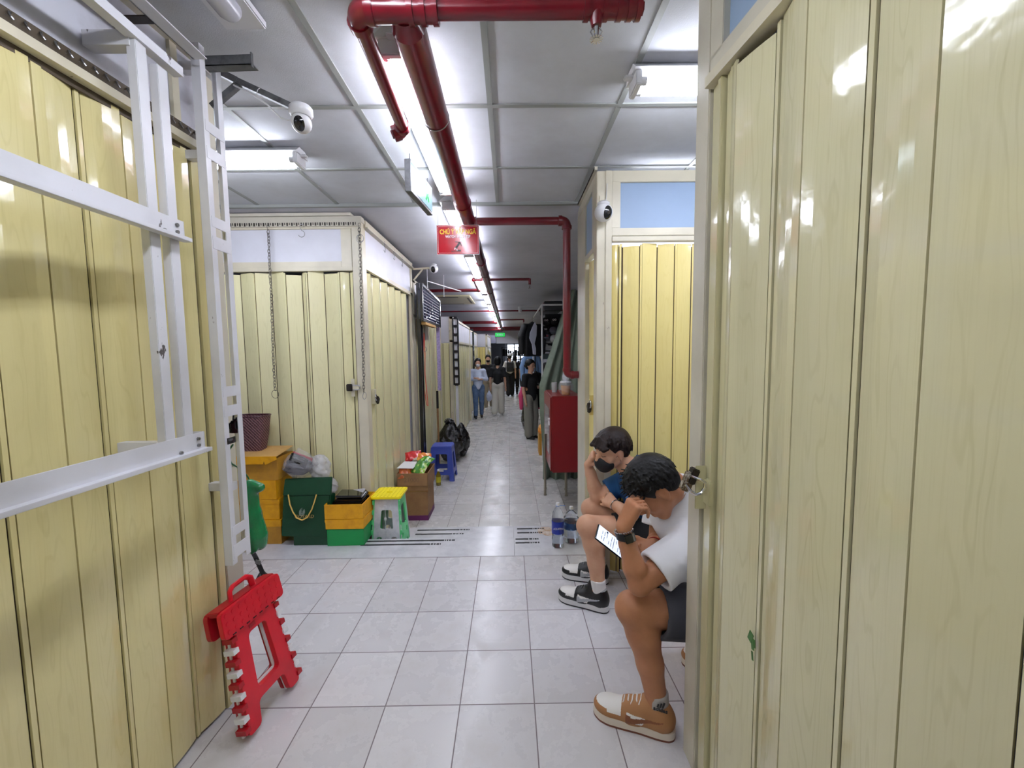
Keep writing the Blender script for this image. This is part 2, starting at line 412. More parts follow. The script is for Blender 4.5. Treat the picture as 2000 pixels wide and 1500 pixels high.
class SDF:
    """list of primitives, evaluated locally on a grid"""
    def __init__(s, k=0.012): s.p = []; s.k = k
    def cap(s, a, b, ra, rb=None, k=None, sub=False):
        s.p.append(('cap', np.array(a, float), np.array(b, float), ra, ra if rb is None else rb, s.k if k is None else k, sub)); return s
    def ell(s, c, r, rot=None, k=None, sub=False):
        s.p.append(('ell', np.array(c, float), np.array(r, float), None if rot is None else np.array(rot, float), 0, s.k if k is None else k, sub)); return s
    def box(s, c, r, rot=None, rd=0.01, k=None, sub=False):
        s.p.append(('box', np.array(c, float), np.array(r, float), None if rot is None else np.array(rot, float), rd, s.k if k is None else k, sub)); return s
    def chain(s, pts, rs, k=None):
        for i in range(len(pts)-1): s.cap(pts[i], pts[i+1], rs[i], rs[i+1], k)
        return s
    def cut(s, p, n, c=None, rad=None):
        """keep the side n points away from; optional only inside a ball"""
        n = np.array(n, float); n /= np.linalg.norm(n)
        s.p.append(('cut', np.array(p, float), n, None if c is None else np.array(c, float), rad, 0, False)); return s
    def bounds(s):
        lo = np.full(3, 1e9); hi = -lo
        for q in s.p:
            if q[6] or q[0] == 'cut': continue
            if q[0] == 'cap':
                for c, r in ((q[1], q[3]), (q[2], q[4])): lo = np.minimum(lo, c-r); hi = np.maximum(hi, c+r)
            else:
                r = q[2].max()*(1.75 if q[0] == 'box' else 1.0) + q[4]; lo = np.minimum(lo, q[1]-r); hi = np.maximum(hi, q[1]+r)
        return lo, hi
    def mesh(s, h):
        lo, hi = s.bounds(); lo -= 3*h; hi += 3*h
        n = np.ceil((hi-lo)/h).astype(int)+1
        F = np.full(n, 0.05, np.float32)
        ax = [lo[i] + np.arange(n[i])*h for i in range(3)]
        def region(a, b):
            i0 = np.maximum(np.floor((a-lo)/h).astype(int), 0); i1 = np.minimum(np.ceil((b-lo)/h).astype(int)+1, n)
            sl = tuple(slice(i0[i], max(i1[i], i0[i])) for i in range(3))
            X = np.stack(np.meshgrid(*[ax[i][sl[i]] for i in range(3)], indexing='ij'), -1)
            return sl, X
        for q in s.p:
            k = max(q[5], 1e-4); mg = k + 3*h
            if q[0] == 'cap':
                a, b, ra, rb = q[1:5]; rm = max(ra, rb)+mg
                sl, X = region(np.minimum(a, b)-rm, np.maximum(a, b)+rm)
                d = b-a; L2 = max((d*d).sum(), 1e-12); t = np.clip(((X-a)@d)/L2, 0, 1)
                D = np.linalg.norm(X-a-t[..., None]*d, axis=-1) - (ra+(rb-ra)*t)
            elif q[0] == 'ell':
                c, r, rot = q[1:4]; rm = r.max()+mg
                sl, X = region(c-rm, c+rm); Y = X-c
                if rot is not None: Y = Y@rot.T
                k0 = np.linalg.norm(Y/r, axis=-1); k1 = np.linalg.norm(Y/(r*r), axis=-1)
                D = k0*(k0-1)/np.maximum(k1, 1e-9)
            elif q[0] == 'box':
                c, r, rot, rd = q[1:5]; rm = np.linalg.norm(r)+rd+mg
                sl, X = region(c-rm, c+rm); Y = X-c
                if rot is not None: Y = Y@rot.T
                e = np.abs(Y)-r; D = np.linalg.norm(np.maximum(e, 0), axis=-1) + np.minimum(e.max(-1), 0) - rd
            else:
                p, nn, c, rad = q[1:5]
                if c is None: sl, X = region(lo, hi)
                else: sl, X = region(c-rad, c+rad)
                D = (X-p)@nn
                if c is not None: D = np.where(np.linalg.norm(X-c, axis=-1) < rad, D, -1)
                F[sl] = np.maximum(F[sl], D); continue
            G = F[sl]
            if q[6]:
                hh = np.clip(0.5-0.5*(G+D)/k, 0, 1); F[sl] = G*(1-hh)+(-D)*hh + k*hh*(1-hh)
            else:
                hh = np.clip(0.5+0.5*(G-D)/k, 0, 1); F[sl] = G*(1-hh)+D*hh - k*hh*(1-hh)
        return surfnets(F, lo, h)
    def build(s, name, mats, parent=None, h=0.005, classify=None, relax=1, **props):
        V, Q = s.mesh(h)
        if parent is not None: off = np.array(ROOT[parent.name])
        else: off = np.array([(V[:,0].min()+V[:,0].max())/2, (V[:,1].min()+V[:,1].max())/2, V[:,2].min()])
        for _ in range(relax):
            acc = np.zeros_like(V); cnt = np.zeros(len(V))
            for a in range(4):
                i = Q[:, a]; j = Q[:, (a+1) % 4]
                np.add.at(acc, i, V[j]); np.add.at(cnt, i, 1); np.add.at(acc, j, V[i]); np.add.at(cnt, j, 1)
            V = 0.5*V + 0.5*acc/np.maximum(cnt, 1)[:, None]
        me = bpy.data.meshes.new(name)
        me.vertices.add(len(V)); me.vertices.foreach_set('co', (V-off).astype(np.float32).ravel())
        me.loops.add(len(Q)*4); me.loops.foreach_set('vertex_index', Q.astype(np.int32).ravel())
        me.polygons.add(len(Q)); me.polygons.foreach_set('loop_start', (np.arange(len(Q))*4).astype(np.int32))
        me.update(calc_edges=True); me.validate()
        if not isinstance(mats, (list, tuple)): mats = [mats]
        for x in mats: me.materials.append(M[x] if isinstance(x, str) else x)
        if classify is not None:
            C = V[Q].mean(1); me.polygons.foreach_set('material_index', classify(C).astype(np.int32))
        me.shade_smooth(); me.update()
        o = bpy.data.objects.new(name, me); COL.objects.link(o)
        if parent is not None: o.parent = parent; ROOT[o.name] = ROOT[parent.name]
        else: o.location = off; ROOT[o.name] = tuple(off)
        for k2, v2 in props.items(): o[k2] = v2
        return o

def text_mesh(body, size, o, ex, ey, name, m, parent, ext=0.0006, sx=1.0, align='CENTER', bold=0.0, **props):
    cu = bpy.data.curves.new('t', 'FONT'); cu.body = body; cu.size = size; cu.extrude = ext; cu.align_x = align; cu.offset = bold
    ob = bpy.data.objects.new('t', cu); COL.objects.link(ob)
    bpy.context.view_layer.update()
    me = bpy.data.meshes.new_from_object(ob.evaluated_get(bpy.context.evaluated_depsgraph_get()))
    bpy.data.objects.remove(ob); bpy.data.curves.remove(cu)
    ex = Vector(ex).normalized(); ey = Vector(ey).normalized(); ez = ex.cross(ey)
    mb = MB(); mb.add([Vector(o) + ex*v.co.x*sx + ey*v.co.y + ez*v.co.z for v in me.vertices], [tuple(p.vertices) for p in me.polygons])
    bpy.data.meshes.remove(me)
    return mb.build(name, m, parent, **props)
# ================================================================ setting
DROP = 0.25
def slab(name, a, b, m): return struct(MB().box(a, b).build(name, m))
M['floor_n'] = floor_mat('floor tile', -1.416, 1.546, 0.3, (214, 212, 215), (104, 92, 96))
M['floor_f'] = floor_mat('corridor floor tile', -0.616, 4.104, 0.3, (212, 210, 208), (112, 104, 102))
slab('floor', (-6, -3, -0.2), (6, 2.752, 0.0), 'floor_n')
slab('floor', (-6, 3.53, -DROP-0.1), (6, 26, -DROP), 'floor_f')
# two shallow steps down, each with worn rubber strips
def step(y0, y1, z, name):
    mb = MB(); seams = (-6, -2.2, 0.02, 1.4, 6)
    for a, b in zip(seams[:-1], seams[1:]): mb.box((a+0.001, y0+0.0015, z-0.2), (b-0.001, y1, z))
    return struct(mb.build(name, 'marble', bevel=0.002))
step(2.752, 3.045, 0.0, 'trim_1'); step(3.045, 3.53, -0.125, 'trim_2')
def strip(x0, x1, y, z, gaps, n):
    mb = MB(); x = x0; rr = random.Random(n)
    while x < x1 - 0.01:
        e = min(x1, x + (0.05 if x < x1 - 0.15 else rr.uniform(0.01, 0.03)))
        mb.box((x, y-0.0095+rr.uniform(-.001,.001), z), (e-(0.0 if x < x1-0.12 else 0.006), y+0.0095+rr.uniform(-.001,.001), z+0.0018)); x = e
    o = mb.build('rubber_strip', 'stripe'); return o
for i, (x0, x1, y, z, lab) in enumerate([
    (-1.12, -0.52, 2.945, 0, 'black rubber anti-slip strip on the upper slab left of centre, nearer the viewer'),
    (-1.12, -0.42, 3.005, 0, 'black rubber anti-slip strip on the upper slab left of centre, along its far edge'),
    (-0.82, -0.40, 3.39, -0.125, 'black rubber anti-slip strip on the lower step by the green sided stool, nearer one'),
    (-0.82, -0.36, 3.47, -0.125, 'black rubber anti-slip strip on the lower step by the green sided stool, farther one'),
    (0.03, 0.22, 2.945, 0, 'short black rubber strip on the upper slab in front of the bottles, nearer one'),
    (0.03, 0.22, 3.005, 0, 'short black rubber strip on the upper slab in front of the bottles, farther one'),
    (0.05, 0.27, 3.39, -0.125, 'short black rubber strip on the lower step by the brown stain, nearer one'),
    (0.05, 0.29, 3.47, -0.125, 'short black rubber strip on the lower step by the brown stain, farther one')]):
    tag(strip(x0, x1, y, z, 0, i), lab, 'anti-slip strip', 'anti-slip strips on the steps')

# ceiling: gridded part over the crossing, plaster beyond
slab('ceiling', (-6, -3, 2.52), (6, 3.13, 2.6), 'ceil')
slab('ceiling', (-6, 3.13, 2.5), (6, 26, 2.6), 'ceilp')
tb = MB()
gx = [-0.665 - 0.583*i for i in range(1, 9)] + [-0.665, -0.072, 0.51] + [0.51 + 0.59*i for i in range(1, 9)]
gy = [-2.42, -1.82, -1.2, -0.58, 0.1, 0.72, 1.345, 1.925, 2.545]
for x in gx: tb.box((x-0.0115, -3, 2.514), (x+0.0115, 3.13, 2.5205))
for y in gy: tb.box((-6, y-0.0115, 2.5135), (6, y+0.0115, 2.5205))
tb.box((-6, 3.105, 2.4975), (6, 3.13, 2.5205))
struct(tb.build('trim_3', 'tbar'))
st = MB()
slab('wall_back', (-6, -3.1, -0.3), (6, -3, 2.6), 'backwall')
slab('wall_left', (-6.1, -3.1, -0.4), (-6, 26.1, 2.6), 'backwall')
slab('wall_right', (6, -3.1, -0.4), (6.1, 26.1, 2.6), 'backwall')

# ================================================================ folding shutters
def shutter(parent, pts, z0, z1, m, inward, strips=1, name='folding_shutter', toff=None, foot=0.0):
    """pts: zigzag fold points (x,y); inward: unit vector to the inside; strips: which parity carries a double joint"""
    mb = MB(); th = 0.006; inn = Vector((inward[0], inward[1], 0))
    n = len(pts) - 1
    for i in range(n):
        a = Vector((pts[i][0], pts[i][1], 0)); b = Vector((pts[i+1][0], pts[i+1][1], 0)); d = (b-a); L = d.length; d.normalize()
        ga = 0.0105 if (i % 2) == strips else 0.0026
        gb = 0.0105 if ((i+1) % 2) == strips else 0.0026
        zt = z1 + (toff[i % len(toff)] if toff else 0)
        nn = Vector((-d.y, d.x, 0))
        if nn.dot(inn) < 0: nn = -nn
        seg = 4; vs = []; us = []
        for k in range(seg+1):
            t = ga + (L-ga-gb)*k/seg
            bow = 0.0022*math.sin(PI*k/seg) if k not in (0, seg) else 0.0016
            p = a + d*t + nn*(0.0022 - bow if 0 < k < seg else 0.0026)
            for z in (z0, zt):
                for s_ in (0, th): vs.append(p + nn*s_ + Vector((0, 0, z))); us.append((i + (t/L-0.5)*L, z))
        fs = []
        for k in range(seg):
            q = 4*k; r = q+4   # order: z0 front,z0 back,z1 front,z1 back
            fs += [(q, r, r+2, q+2), (q+1, q+3, r+3, r+1), (q+2, r+2, r+3, q+3), (q, q+1, r+1, r)]
        fs += [(0, 2, 3, 1), (4*seg, 4*seg+1, 4*seg+3, 4*seg+2)]
        o = mb.add(vs, fs, 0)
        for j, u in enumerate(us): mb.uv[o+j] = u
        # dark seal behind the leaf joints
    for i in range(n+1):
        a = Vector((pts[i][0], pts[i][1], 0))
        j0 = max(i-1, 0); j1 = min(i+1, n)
        d = Vector((pts[j1][0]-pts[j0][0], pts[j1][1]-pts[j0][1], 0)).normalized()
        c = a + inn*0.009
        w = 0.026 if (i % 2) == strips else 0.012
        mb.beam(c + Vector((0,0,z0)), c + Vector((0,0,z1-0.012)), w, 0.003, up=tuple(inn), m=1)
        if (i % 2) == strips and 0 < i < n:      # light bead between the two dark lines
            c2 = a + inn*0.0015
            k0 = len(mb.v); mb.beam(c2 + Vector((0,0,z0)), c2 + Vector((0,0,z1-0.004)), 0.0115, 0.007, up=tuple(inn), m=0)
            for v in range(k0, len(mb.v)): mb.uv[v] = (i + 0.49*0.12, mb.v[v][2])
    return mb.build(name, [m, 'gap'], parent)

def zig(x_of_y, ys, amp, start=1):
    return [(x_of_y(y) + amp*(start if i % 2 == 0 else -start), y) for i, y in enumerate(ys)]
def zigx(y0, xs, amp, start=1):
    return [(x, y0 + amp*(start if i % 2 == 0 else -start)) for i, x in enumerate(xs)]

# ---------------------------------------------------------------- near left stall
XL = lambda y: -1.189 + (y-0.96)*0.0625
t = thing('market_stall', (-1.19, 0.9, 0), 'closed olive cream stall front filling the left edge, dirty white board above its folding shutter', 'market stall')
nearL = t
ys = [1.538, 1.42, 1.30, 1.19, 1.078, 0.96, 0.845, 0.73, 0.615, 0.5, 0.385, 0.27, 0.155, 0.04, -0.075, -0.19, -0.305, -0.42, -0.54, -0.66]
shutter(t, zig(XL, ys, 0.007, 1), 0.012, 2.155, 'shut_l', (-1, 0), 1, toff=[0, -0.012, 0.002, -0.006])
mb = MB()   # tracks beside the post
for (y0, y1, dx) in ((1.55, 1.572, 0.004), (1.578, 1.594, -0.004)): mb.box((XL(1.57)+dx-0.02, y0, 0), (XL(1.57)+dx, y1, 2.16))
mb.build('side_channel', 'shut_l', t)
mb = MB(); mb.box((-1.27, 1.60, 0), (-1.152, 1.70, 2.49)); mb.build('corner_post', 'creamclean', t, bevel=0.003)
mb = MB()
mb.beam((XL(-0.7)+0.008, -0.7, 2.178), (XL(1.60)+0.008, 1.60, 2.178), 0.05, 0.026, m=0)
mb.build('header_rail', 'cream', t)
mb = MB(); mb.beam((XL(-0.7)-0.012, -0.7, 2.155), (XL(1.60)-0.012, 1.60, 2.155), 0.03, 0.02); mb.build('header_gap', 'brown', t)
mb = MB(); mb.beam((XL(-0.7)+0.004, -0.7, 2.212), (XL(1.6)+0.004, 1.6, 2.212), 0.03, 0.04, m=0)
y = -0.6
while y < 1.58:
    x = XL(y)+0.022; mb.torus((x, y, 2.214), (1, 0.3, 0.5), 0.015, 0.0026, 10, 5, 1, a0=0.0, a1=3.9, upv=(0, 1, 0)); y += 0.031
mb.build('slotted_rail', ['brown', 'steel'], t)
mb = MB(); mb.beam((XL(-0.7)-0.01, -0.7, 2.365), (XL(1.6)-0.01, 1.6, 2.365), 0.02, 0.27)
mb.build('header_panel', 'panelw', t)
mb = MB(); mb.beam((XL(-0.7)+0.012, -0.7, 2.502), (XL(1.62)+0.012, 1.62, 2.502), 0.03, 0.022)
mb.beam((XL(1.5)+0.006, 1.5, 2.235), (XL(1.5)+0.006, 1.5, 2.49), 0.012, 0.03, up=(0, 1, 0)); mb.build('header_frame', 'cream', t)
MB().box((-3.2, 1.64, 0), (-1.27, 1.69, 2.49)).build('side_wall', 'panelc', t); MB().box((-3.2, -0.72, 0), (-1.30, -0.66, 2.49)).build('side_wall', 'panelc', t)

# ---------------------------------------------------------------- near right stall
XR = lambda y: 0.604 - (y-1.22)*0.0904
t = thing('market_stall', (0.64, 0.7, 0), 'closed pale cream stall front filling the right edge, green tape scrap on its shutter', 'market stall')
nearR = t
def from_px(px, off):   # fold position seen at a given column on the level line
    k = (px-1000)/FPX
    # x = 0.604-(y-1.22)*0.0904+off ; x/y=k (camera axis leans 0.35 deg)
    return (0.604+1.22*0.0904+off)/(k+0.0904+0.0061)
folds = []
for i, px in enumerate([1410, 1422, 1502, 1550, 1676, 1800, 2075]):
    folds.append((px, -0.0125 if i % 2 else 0.0125))
fy = [from_px(p_, o_) for p_, o_ in folds]
pts = [(XR(y)+o_, y) for y, (p_, o_) in zip(fy, folds)]
y = fy[-1]
o_ = -0.0125
while y > -0.7: y -= 0.118; pts.append((XR(y)+o_, y)); o_ = -o_
shutter(t, pts, 0.012, 2.172, 'shut_r', (1, 0), 0, toff=[-0.004, -0.02, 0.0, -0.014])
mb = MB(); mb.box((XR(1.3)+0.002, 1.262, 0), (XR(1.3)+0.10, 1.345, 2.49)); mb.build('corner_post', 'creamclean', t, bevel=0.003)
mb = MB()
for (y0, y1, dx) in ((1.222, 1.255, 0.004), (1.196, 1.214, -0.006), (1.17, 1.19, 0.006), (1.15, 1.164, -0.002)):
    mb.box((XR(y0)+dx, y0, 0), (XR(y0)+dx+0.03, y1, 2.175))
mb.build('side_channel', 'shut_r', t, bevel=0.002)
mb = MB(); mb.beam((XR(-0.7)+0.006, -0.7, 2.19), (XR(1.258)+0.006, 1.258, 2.19), 0.05, 0.03); mb.build('header_rail', 'cream', t)
mb = MB()
def rbar(y0, y1, z0, z1, w=0.03, dx=0.012): mb.beam((XR(y0)+dx, y0, (z0+z1)/2), (XR(y1)+dx, y1, (z0+z1)/2), w, z1-z0)
rbar(-0.7, 1.258, 2.21, 2.262); rbar(-0.7, 1.258, 2.45, 2.49); rbar(1.20, 1.258, 2.25, 2.46); rbar(0.5, 0.55, 2.25, 2.46); rbar(-0.7, -0.6, 2.25, 2.46)
mb.build('header_frame', 'creamclean', t, bevel=0.002)
mb = MB(); mb.beam((XR(-0.65)+0.022, -0.65, 2.36), (XR(1.22)+0.022, 1.22, 2.36), 0.01, 0.2); mb.build('header_panel', 'panelb', t)
mb = MB(); mb.box((XR(1.3)+0.10, 1.30, 0), (3.2, 1.345, 2.49)); mb.build('side_wall', 'panelc', t)
# latch tab on the shutter, green tape scraps
mb = MB(); mb.box((XR(1.23)-0.012, 1.19, 0.945), (XR(1.23)+0.004, 1.228, 1.02)); mb.box((XR(1.24)-0.036, 1.222, 0.925), (XR(1.24)-0.002, 1.228, 1.06))
mb.build('latch_plate', 'shut_r', t, bevel=0.002)
mb = MB()
yy = 1.004
for (dy, z, w_, h_) in ((0.008, 0.664, 0.017, 0.028), (0.0, 0.65, 0.01, 0.03), (-0.006, 0.655, 0.008, 0.02), (-0.001, 0.618, 0.006, 0.022)):
    mb.obox((XR(yy+dy)-0.001, yy+dy, z), (0.0015, w_, h_), Euler((0.35*(1 if dy > 0 else -0.5), 0, 0)).to_matrix())
mb.build('tape_scrap', mat('green tape', (52, 104, 36), 0.4), t)

# ---------------------------------------------------------------- back left stall (faces the crossing and the corridor)
t = thing('market_stall', (-1.6, 3.6, -0.25), 'pale yellow corner stall behind the boxes at left, chains and hooks hanging in front', 'market stall')
stallLB = t
YF = 3.25; XS = -1.13
xs = []; x = -1.20; i = 0
seq = [0.045, 0.075, 0.125, 0.125, 0.05, 0.12, 0.12, 0.122, 0.118, 0.12, 0.12, 0.12, 0.12]
xs = [x]
for d_ in seq: x -= d_; xs.append(x)
shutter(t, zigx(YF+0.012, xs, 0.014, -1), -0.12, 2.055, 'shut_p', (0, 1), 0, toff=[0, 0.0, -0.01, 0.01, 0.0, -0.018, 0.006])
mb = MB(); mb.box((-1.205, YF-0.01, -0.25), (XS, YF+0.085, 2.47)); mb.build('corner_post', 'cream', t, bevel=0.003)
mb = MB(); mb.box((-2.75, YF-0.012, 2.062), (-1.205, YF+0.03, 2.092)); mb.box((-2.75, YF-0.008, 2.38), (-1.205, YF+0.03, 2.43)); mb.box((-1.29, YF-0.004, 2.092), (-1.21, YF+0.02, 2.38))
mb.box((-2.75, YF-0.005, 2.092), (-1.29, YF+0.02, 2.135))
mb.build('header_frame', 'cream', t, bevel=0.002)
mb = MB(); mb.box((-2.75, YF+0.004, 2.09), (-1.25, YF+0.016, 2.40)); mb.build('header_panel', 'panelc', t)
mb = MB(); mb.box((-2.75, YF-0.02, 2.43), (XS+0.006, YF+0.05, 2.47))
xx = -2.7
while xx < -1.16: mb.box((xx, YF-0.0245, 2.4), (xx+0.012, YF-0.012, 2.424), 1); mb.box((xx+0.02, YF-0.0245, 2.405), (xx+0.026, YF-0.012, 2.424), 1); xx += 0.036
mb.box((-2.75, YF-0.023, 2.396), (XS+0.004, YF-0.01, 2.432), 0)
mb.build('slotted_rail', ['creamclean', 'darksteel'], t)
mb = MB(); mb.box((-2.75, YF-0.03, 2.472), (-1.2, YF+0.1, 2.495)); mb.build('top_ledge', 'creamclean', t)
# corridor side
ysd = [3.36, 3.40, 3.47, 3.585, 3.70, 3.82, 3.94, 4.06, 4.18, 4.30, 4.42, 4.54, 4.66, 4.76]
shutter(t, zig(lambda y: XS-0.03, ysd, 0.014, 1), -0.235, 2.09, 'shut_p', (-1, 0), 1, toff=[0, -0.01, 0.0, -0.004])
mb = MB(); mb.box((XS-0.03, 3.335, 2.09), (XS, 4.9, 2.125)); mb.box((XS-0.03, 3.335, 2.43), (XS+0.006, 4.9, 2.47)); mb.box((XS-0.03, 4.82, -0.25), (XS, 4.9, 2.47)); mb.build('header_frame', 'cream', t)
mb = MB(); mb.box((XS-0.025, 3.33, 2.12), (XS-0.008, 4.84, 2.45)); mb.build('header_panel', 'panelc', t)
mb = MB(); mb.box((XS-0.01, 3.3, 2.40), (XS+0.016, 4.9, 2.428)); mb.box((XS+0.012, 3.3, 2.40), (XS+0.034, 4.9, 2.408)); mb.build('side_rail', 'cream', t)
mb = MB(); mb.box((-2.8, 3.25, -0.25), (-2.75, 4.9, 2.47)); mb.box((-2.8, 4.86, -0.25), (XS-0.03, 4.9, 2.47)); mb.build('rear_wall', 'panelc', t)

# ---------------------------------------------------------------- back right stall
t = thing('market_stall', (0.9, 2.8, -0.25), 'bright yellow stall behind the two seated men, blue grey board above its shutter', 'market stall')
stallRB = t
YR = 2.5
xs = [0.625]
for d_ in [0.05, 0.02, 0.105, 0.105, 0.105, 0.105, 0.105, 0.105, 0.105, 0.105, 0.105, 0.105]: xs.append(xs[-1]+d_)
shutter(t, zigx(YR+0.014, xs, 0.012, 1), 0.012, 2.052, 'shut_y', (0, 1), 1, toff=[0, 0.004, -0.01, 0.006, 0.0])
mb = MB(); mb.box((0.532, YR, -0.24), (0.585, YR+0.085, 2.475)); mb.box((0.582, YR-0.008, -0.24), (0.622, YR+0.085, 2.475)); mb.build('corner_post', 'cream', t, bevel=0.003)
mb = MB(); mb.box((0.622, YR-0.004, 2.10), (1.75, YR+0.04, 2.145)); mb.box((0.622, YR-0.004, 2.41), (1.75, YR+0.04, 2.475)); mb.box((0.622, YR-0.004, 2.145), (0.672, YR+0.04, 2.41)); mb.box((0.622, YR-0.014, 2.066), (1.75, YR+0.03, 2.094))
mb.build('header_frame', 'cream', t, bevel=0.002)
mb = MB(); mb.box((0.66, YR+0.012, 2.14), (1.75, YR+0.03, 2.42)); mb.build('header_panel', 'panelb', t)
XQ = 0.532
shutter(t, zig(lambda y: XQ+0.022, [2.60, 2.70, 2.80, 2.90], 0.008, -1), 0.0, 2.01, 'shut_y', (1, 0), 1)
mb = MB(); mb.box((XQ, 2.585, 2.03), (XQ+0.04, 2.92, 2.065)); mb.box((XQ, 2.585, 2.41), (XQ+0.04, 3.15, 2.475)); mb.box((XQ+0.005, 2.9, -0.24), (XQ+0.04, 3.21, 2.475)); mb.box((XQ, 2.585, 2.06), (XQ+0.04, 2.64, 2.42))
mb.build('side_frame', 'creamclean', t, bevel=0.002)
mb = MB(); mb.box((XQ+0.015, 2.62, 2.06), (XQ+0.028, 2.92, 2.42)); mb.build('header_panel', 'panelb', t)
mb = MB(); mb.box((1.75, 2.54, -0.24), (1.8, 3.2, 2.475)); mb.box((0.58, 3.16, -0.24), (1.8, 3.2, 2.475)); mb.build('rear_wall', 'panelc', t)
mb = MB(); mb.box((XQ-0.012, 2.5, 2.482), (XQ+0.004, 3.1, 2.50))
yy = 2.52
while yy < 3.1: mb.box((XQ-0.016, yy, 2.484), (XQ-0.01, yy+0.008, 2.498), 1); yy += 0.02
mb.build('slotted_rail', ['creamclean', 'darksteel'], t)

# ---------------------------------------------------------------- corridor, left row further on
def far_stall(x, y0, y1, label, face=None, top=2.03, body='panelc', m='shut_p', zdoor=1.62, x2=-2.6):
    t = thing('market_stall', ((x+x2)/2, (y0+y1)/2, -0.25), label, 'market stall', 'stalls along the corridor')
    n = max(3, int((y1-y0-0.16)/0.2)); ys = [y0+0.08+(y1-y0-0.16)*i/n for i in range(n+1)]
    sx = 1 if x2 < x else -1
    shutter(t, zig(lambda y: x-0.03*sx, ys, 0.012, 1), -0.23, zdoor, m, (-sx, 0), 1)
    mb = MB(); mb.box((x-0.06*sx, y0, -0.25), (x, y0+0.08, top)); mb.box((x-0.06*sx, y1-0.08, -0.25), (x, y1, top)); mb.box((x-0.05*sx, y0, zdoor+0.0), (x, y1, zdoor+0.035)); mb.box((x-0.05*sx, y0, top-0.04), (x, y1, top))
    mb.build('frame', 'cream', t)
    mb = MB(); mb.box((x-0.03*sx, y0+0.03, zdoor+0.03), (x-0.015*sx, y1-0.03, top-0.03)); mb.build('header_panel', body, t)
    mb = MB(); mb.box((x2, y0+0.03, -0.25), (x2+0.04, y1-0.03, top)); mb.box((x2, y1-0.04, -0.25), (x-0.06*sx, y1-0.01, top))
    if face:
        mb.box((min(x2, x-0.06*sx), y0+0.02, zdoor), (max(x2, x-0.06*sx), y0+0.04, top))
        mb.build('wall_board', body, t)
        xs = [x-0.07*sx - 0.1*sx*i for i in range(8)]
        shutter(t, zigx(y0+0.03, xs, 0.01, 1), -0.23, zdoor-0.01, m, (0, 1), 1)
    else: mb.box((min(x2, x-0.06*sx), y0+0.02, -0.25), (max(x2, x-0.06*sx), y0+0.04, top)); mb.build('wall_board', body, t)
    return t
s2 = far_stall(-1.13, 4.95, 6.85, 'narrow stall with black poles and mesh shelf, past the pale corner stall', top=2.3, zdoor=1.85)
s3 = far_stall(-0.95, 6.95, 10.1, 'long closed stall with white board top, beside the woman in the pale blue shirt', face=True, zdoor=1.60)
s4 = far_stall(-1.03, 10.8, 13.4, 'closed stall further down the left side, past two black upright poles', zdoor=1.62)
s5 = far_stall(-0.72, 13.6, 16.4, 'yellow closed stall at the far left end of the corridor', face=True, m='shut_y', zdoor=1.62)
s6 = far_stall(0.98, 13.0, 19.0, 'far closed stall on the right side behind the clothes rails', x2=2.4)

# far end of the corridor: beam, lit window, walls
o = MB().box((-6, 18.0, 1.82), (6, 18.3, 2.5)).build('trim_4', mat('beam white', (226, 226, 234), 0.6)); struct(o)
slab('wall_far', (-6, 25.9, -0.35), (6, 26, 2.6), 'backwall')
winm = mat('daylit glass', (240, 246, 255), 0.3, emit=(225, 236, 255), estr=2.6)
wt = MB().box((-0.1, 23.9, 0.2), (1.25, 23.94, 1.9)).build('window_1', winm); struct(wt)
fr = MB()
for x in (-0.12, 0.3, 0.62, 0.95, 1.25): fr.box((x-0.025, 23.82, -0.25), (x+0.025, 23.9, 2.2))
for z in (0.5, 1.0, 1.45, 1.9): fr.box((-0.14, 23.83, z-0.02), (1.27, 23.89, z+0.02))
struct(fr.build('trim_5', 'black'))
o = MB().box((-3, 23.95, -0.25), (-0.13, 24.1, 2.5)).box((1.28, 23.95, -0.25), (3, 24.1, 2.5)).build('wall_end', mat('end wall', (150, 150, 156), 0.7)); struct(o)

# ================================================================ fluorescent fixtures
def fixture(c, axis, L=1.24, lit=True, label='', two=True, drop=0.0, group='ceiling tube lights'):
    """c: centre on the ceiling; axis 'x' or 'y'"""
    zc = c[2]; t = thing('tube_light', (c[0], c[1], zc-0.06), label, 'tube light', group)
    def P(u, v, z): return (c[0]+v, c[1]+u, z) if axis == 'y' else (c[0]+u, c[1]+v, z)
    h = L/2
    mb = MB(); e_ = 0.066 if two else 0.04
    for (u0, u1) in ((-h-0.02, h+0.02),):
        vs = [P(u, v, z) for u in (u0, u1) for (v, z) in ((-0.03, zc), (-e_, zc-0.030), (-e_, zc-0.033), (e_, zc-0.033), (e_, zc-0.030), (0.03, zc))]
        mb.add(vs, [(0,1,7,6), (1,2,8,7), (2,3,9,8), (3,4,10,9), (4,5,11,10), (5,0,6,11), (5,4,3,2,1,0), (6,7,8,9,10,11)])
    mb.build('housing', 'fixture', t)
    offs = (-0.033, 0.033) if two else (0.0,)
    for s in (-1, 1):
        mb = MB(); mb.box(P(s*(h-0.012), -0.05, zc-0.03), P(s*(h+0.012), 0.052, zc-0.086)); mb.box(P(s*(h-0.02), -0.015, zc-0.028), P(s*(h+0.045), 0.015, zc-0.04))
        mb.build('socket', 'fixture', t, bevel=0.004)
    for v in offs:
        mb = MB(); mb.cyl(P(-h+0.03, v, zc-0.066), P(h-0.03, v, zc-0.066), 0.0145, n=12, m=0)
        for s in (-1, 1): mb.cyl(P(s*(h-0.032), v, zc-0.066), P(s*(h-0.01), v, zc-0.066), 0.0148, n=12, m=1)
        mb.build('tube', ['tube', 'fixture'], t, smooth=True)
    return t
ZC = 2.515
TX = -0.385
fixture((TX, 2.11, ZC), 'y', label='nearest lit twin tube light, beside the thick red pipe')
yc = 3.56; k = 0
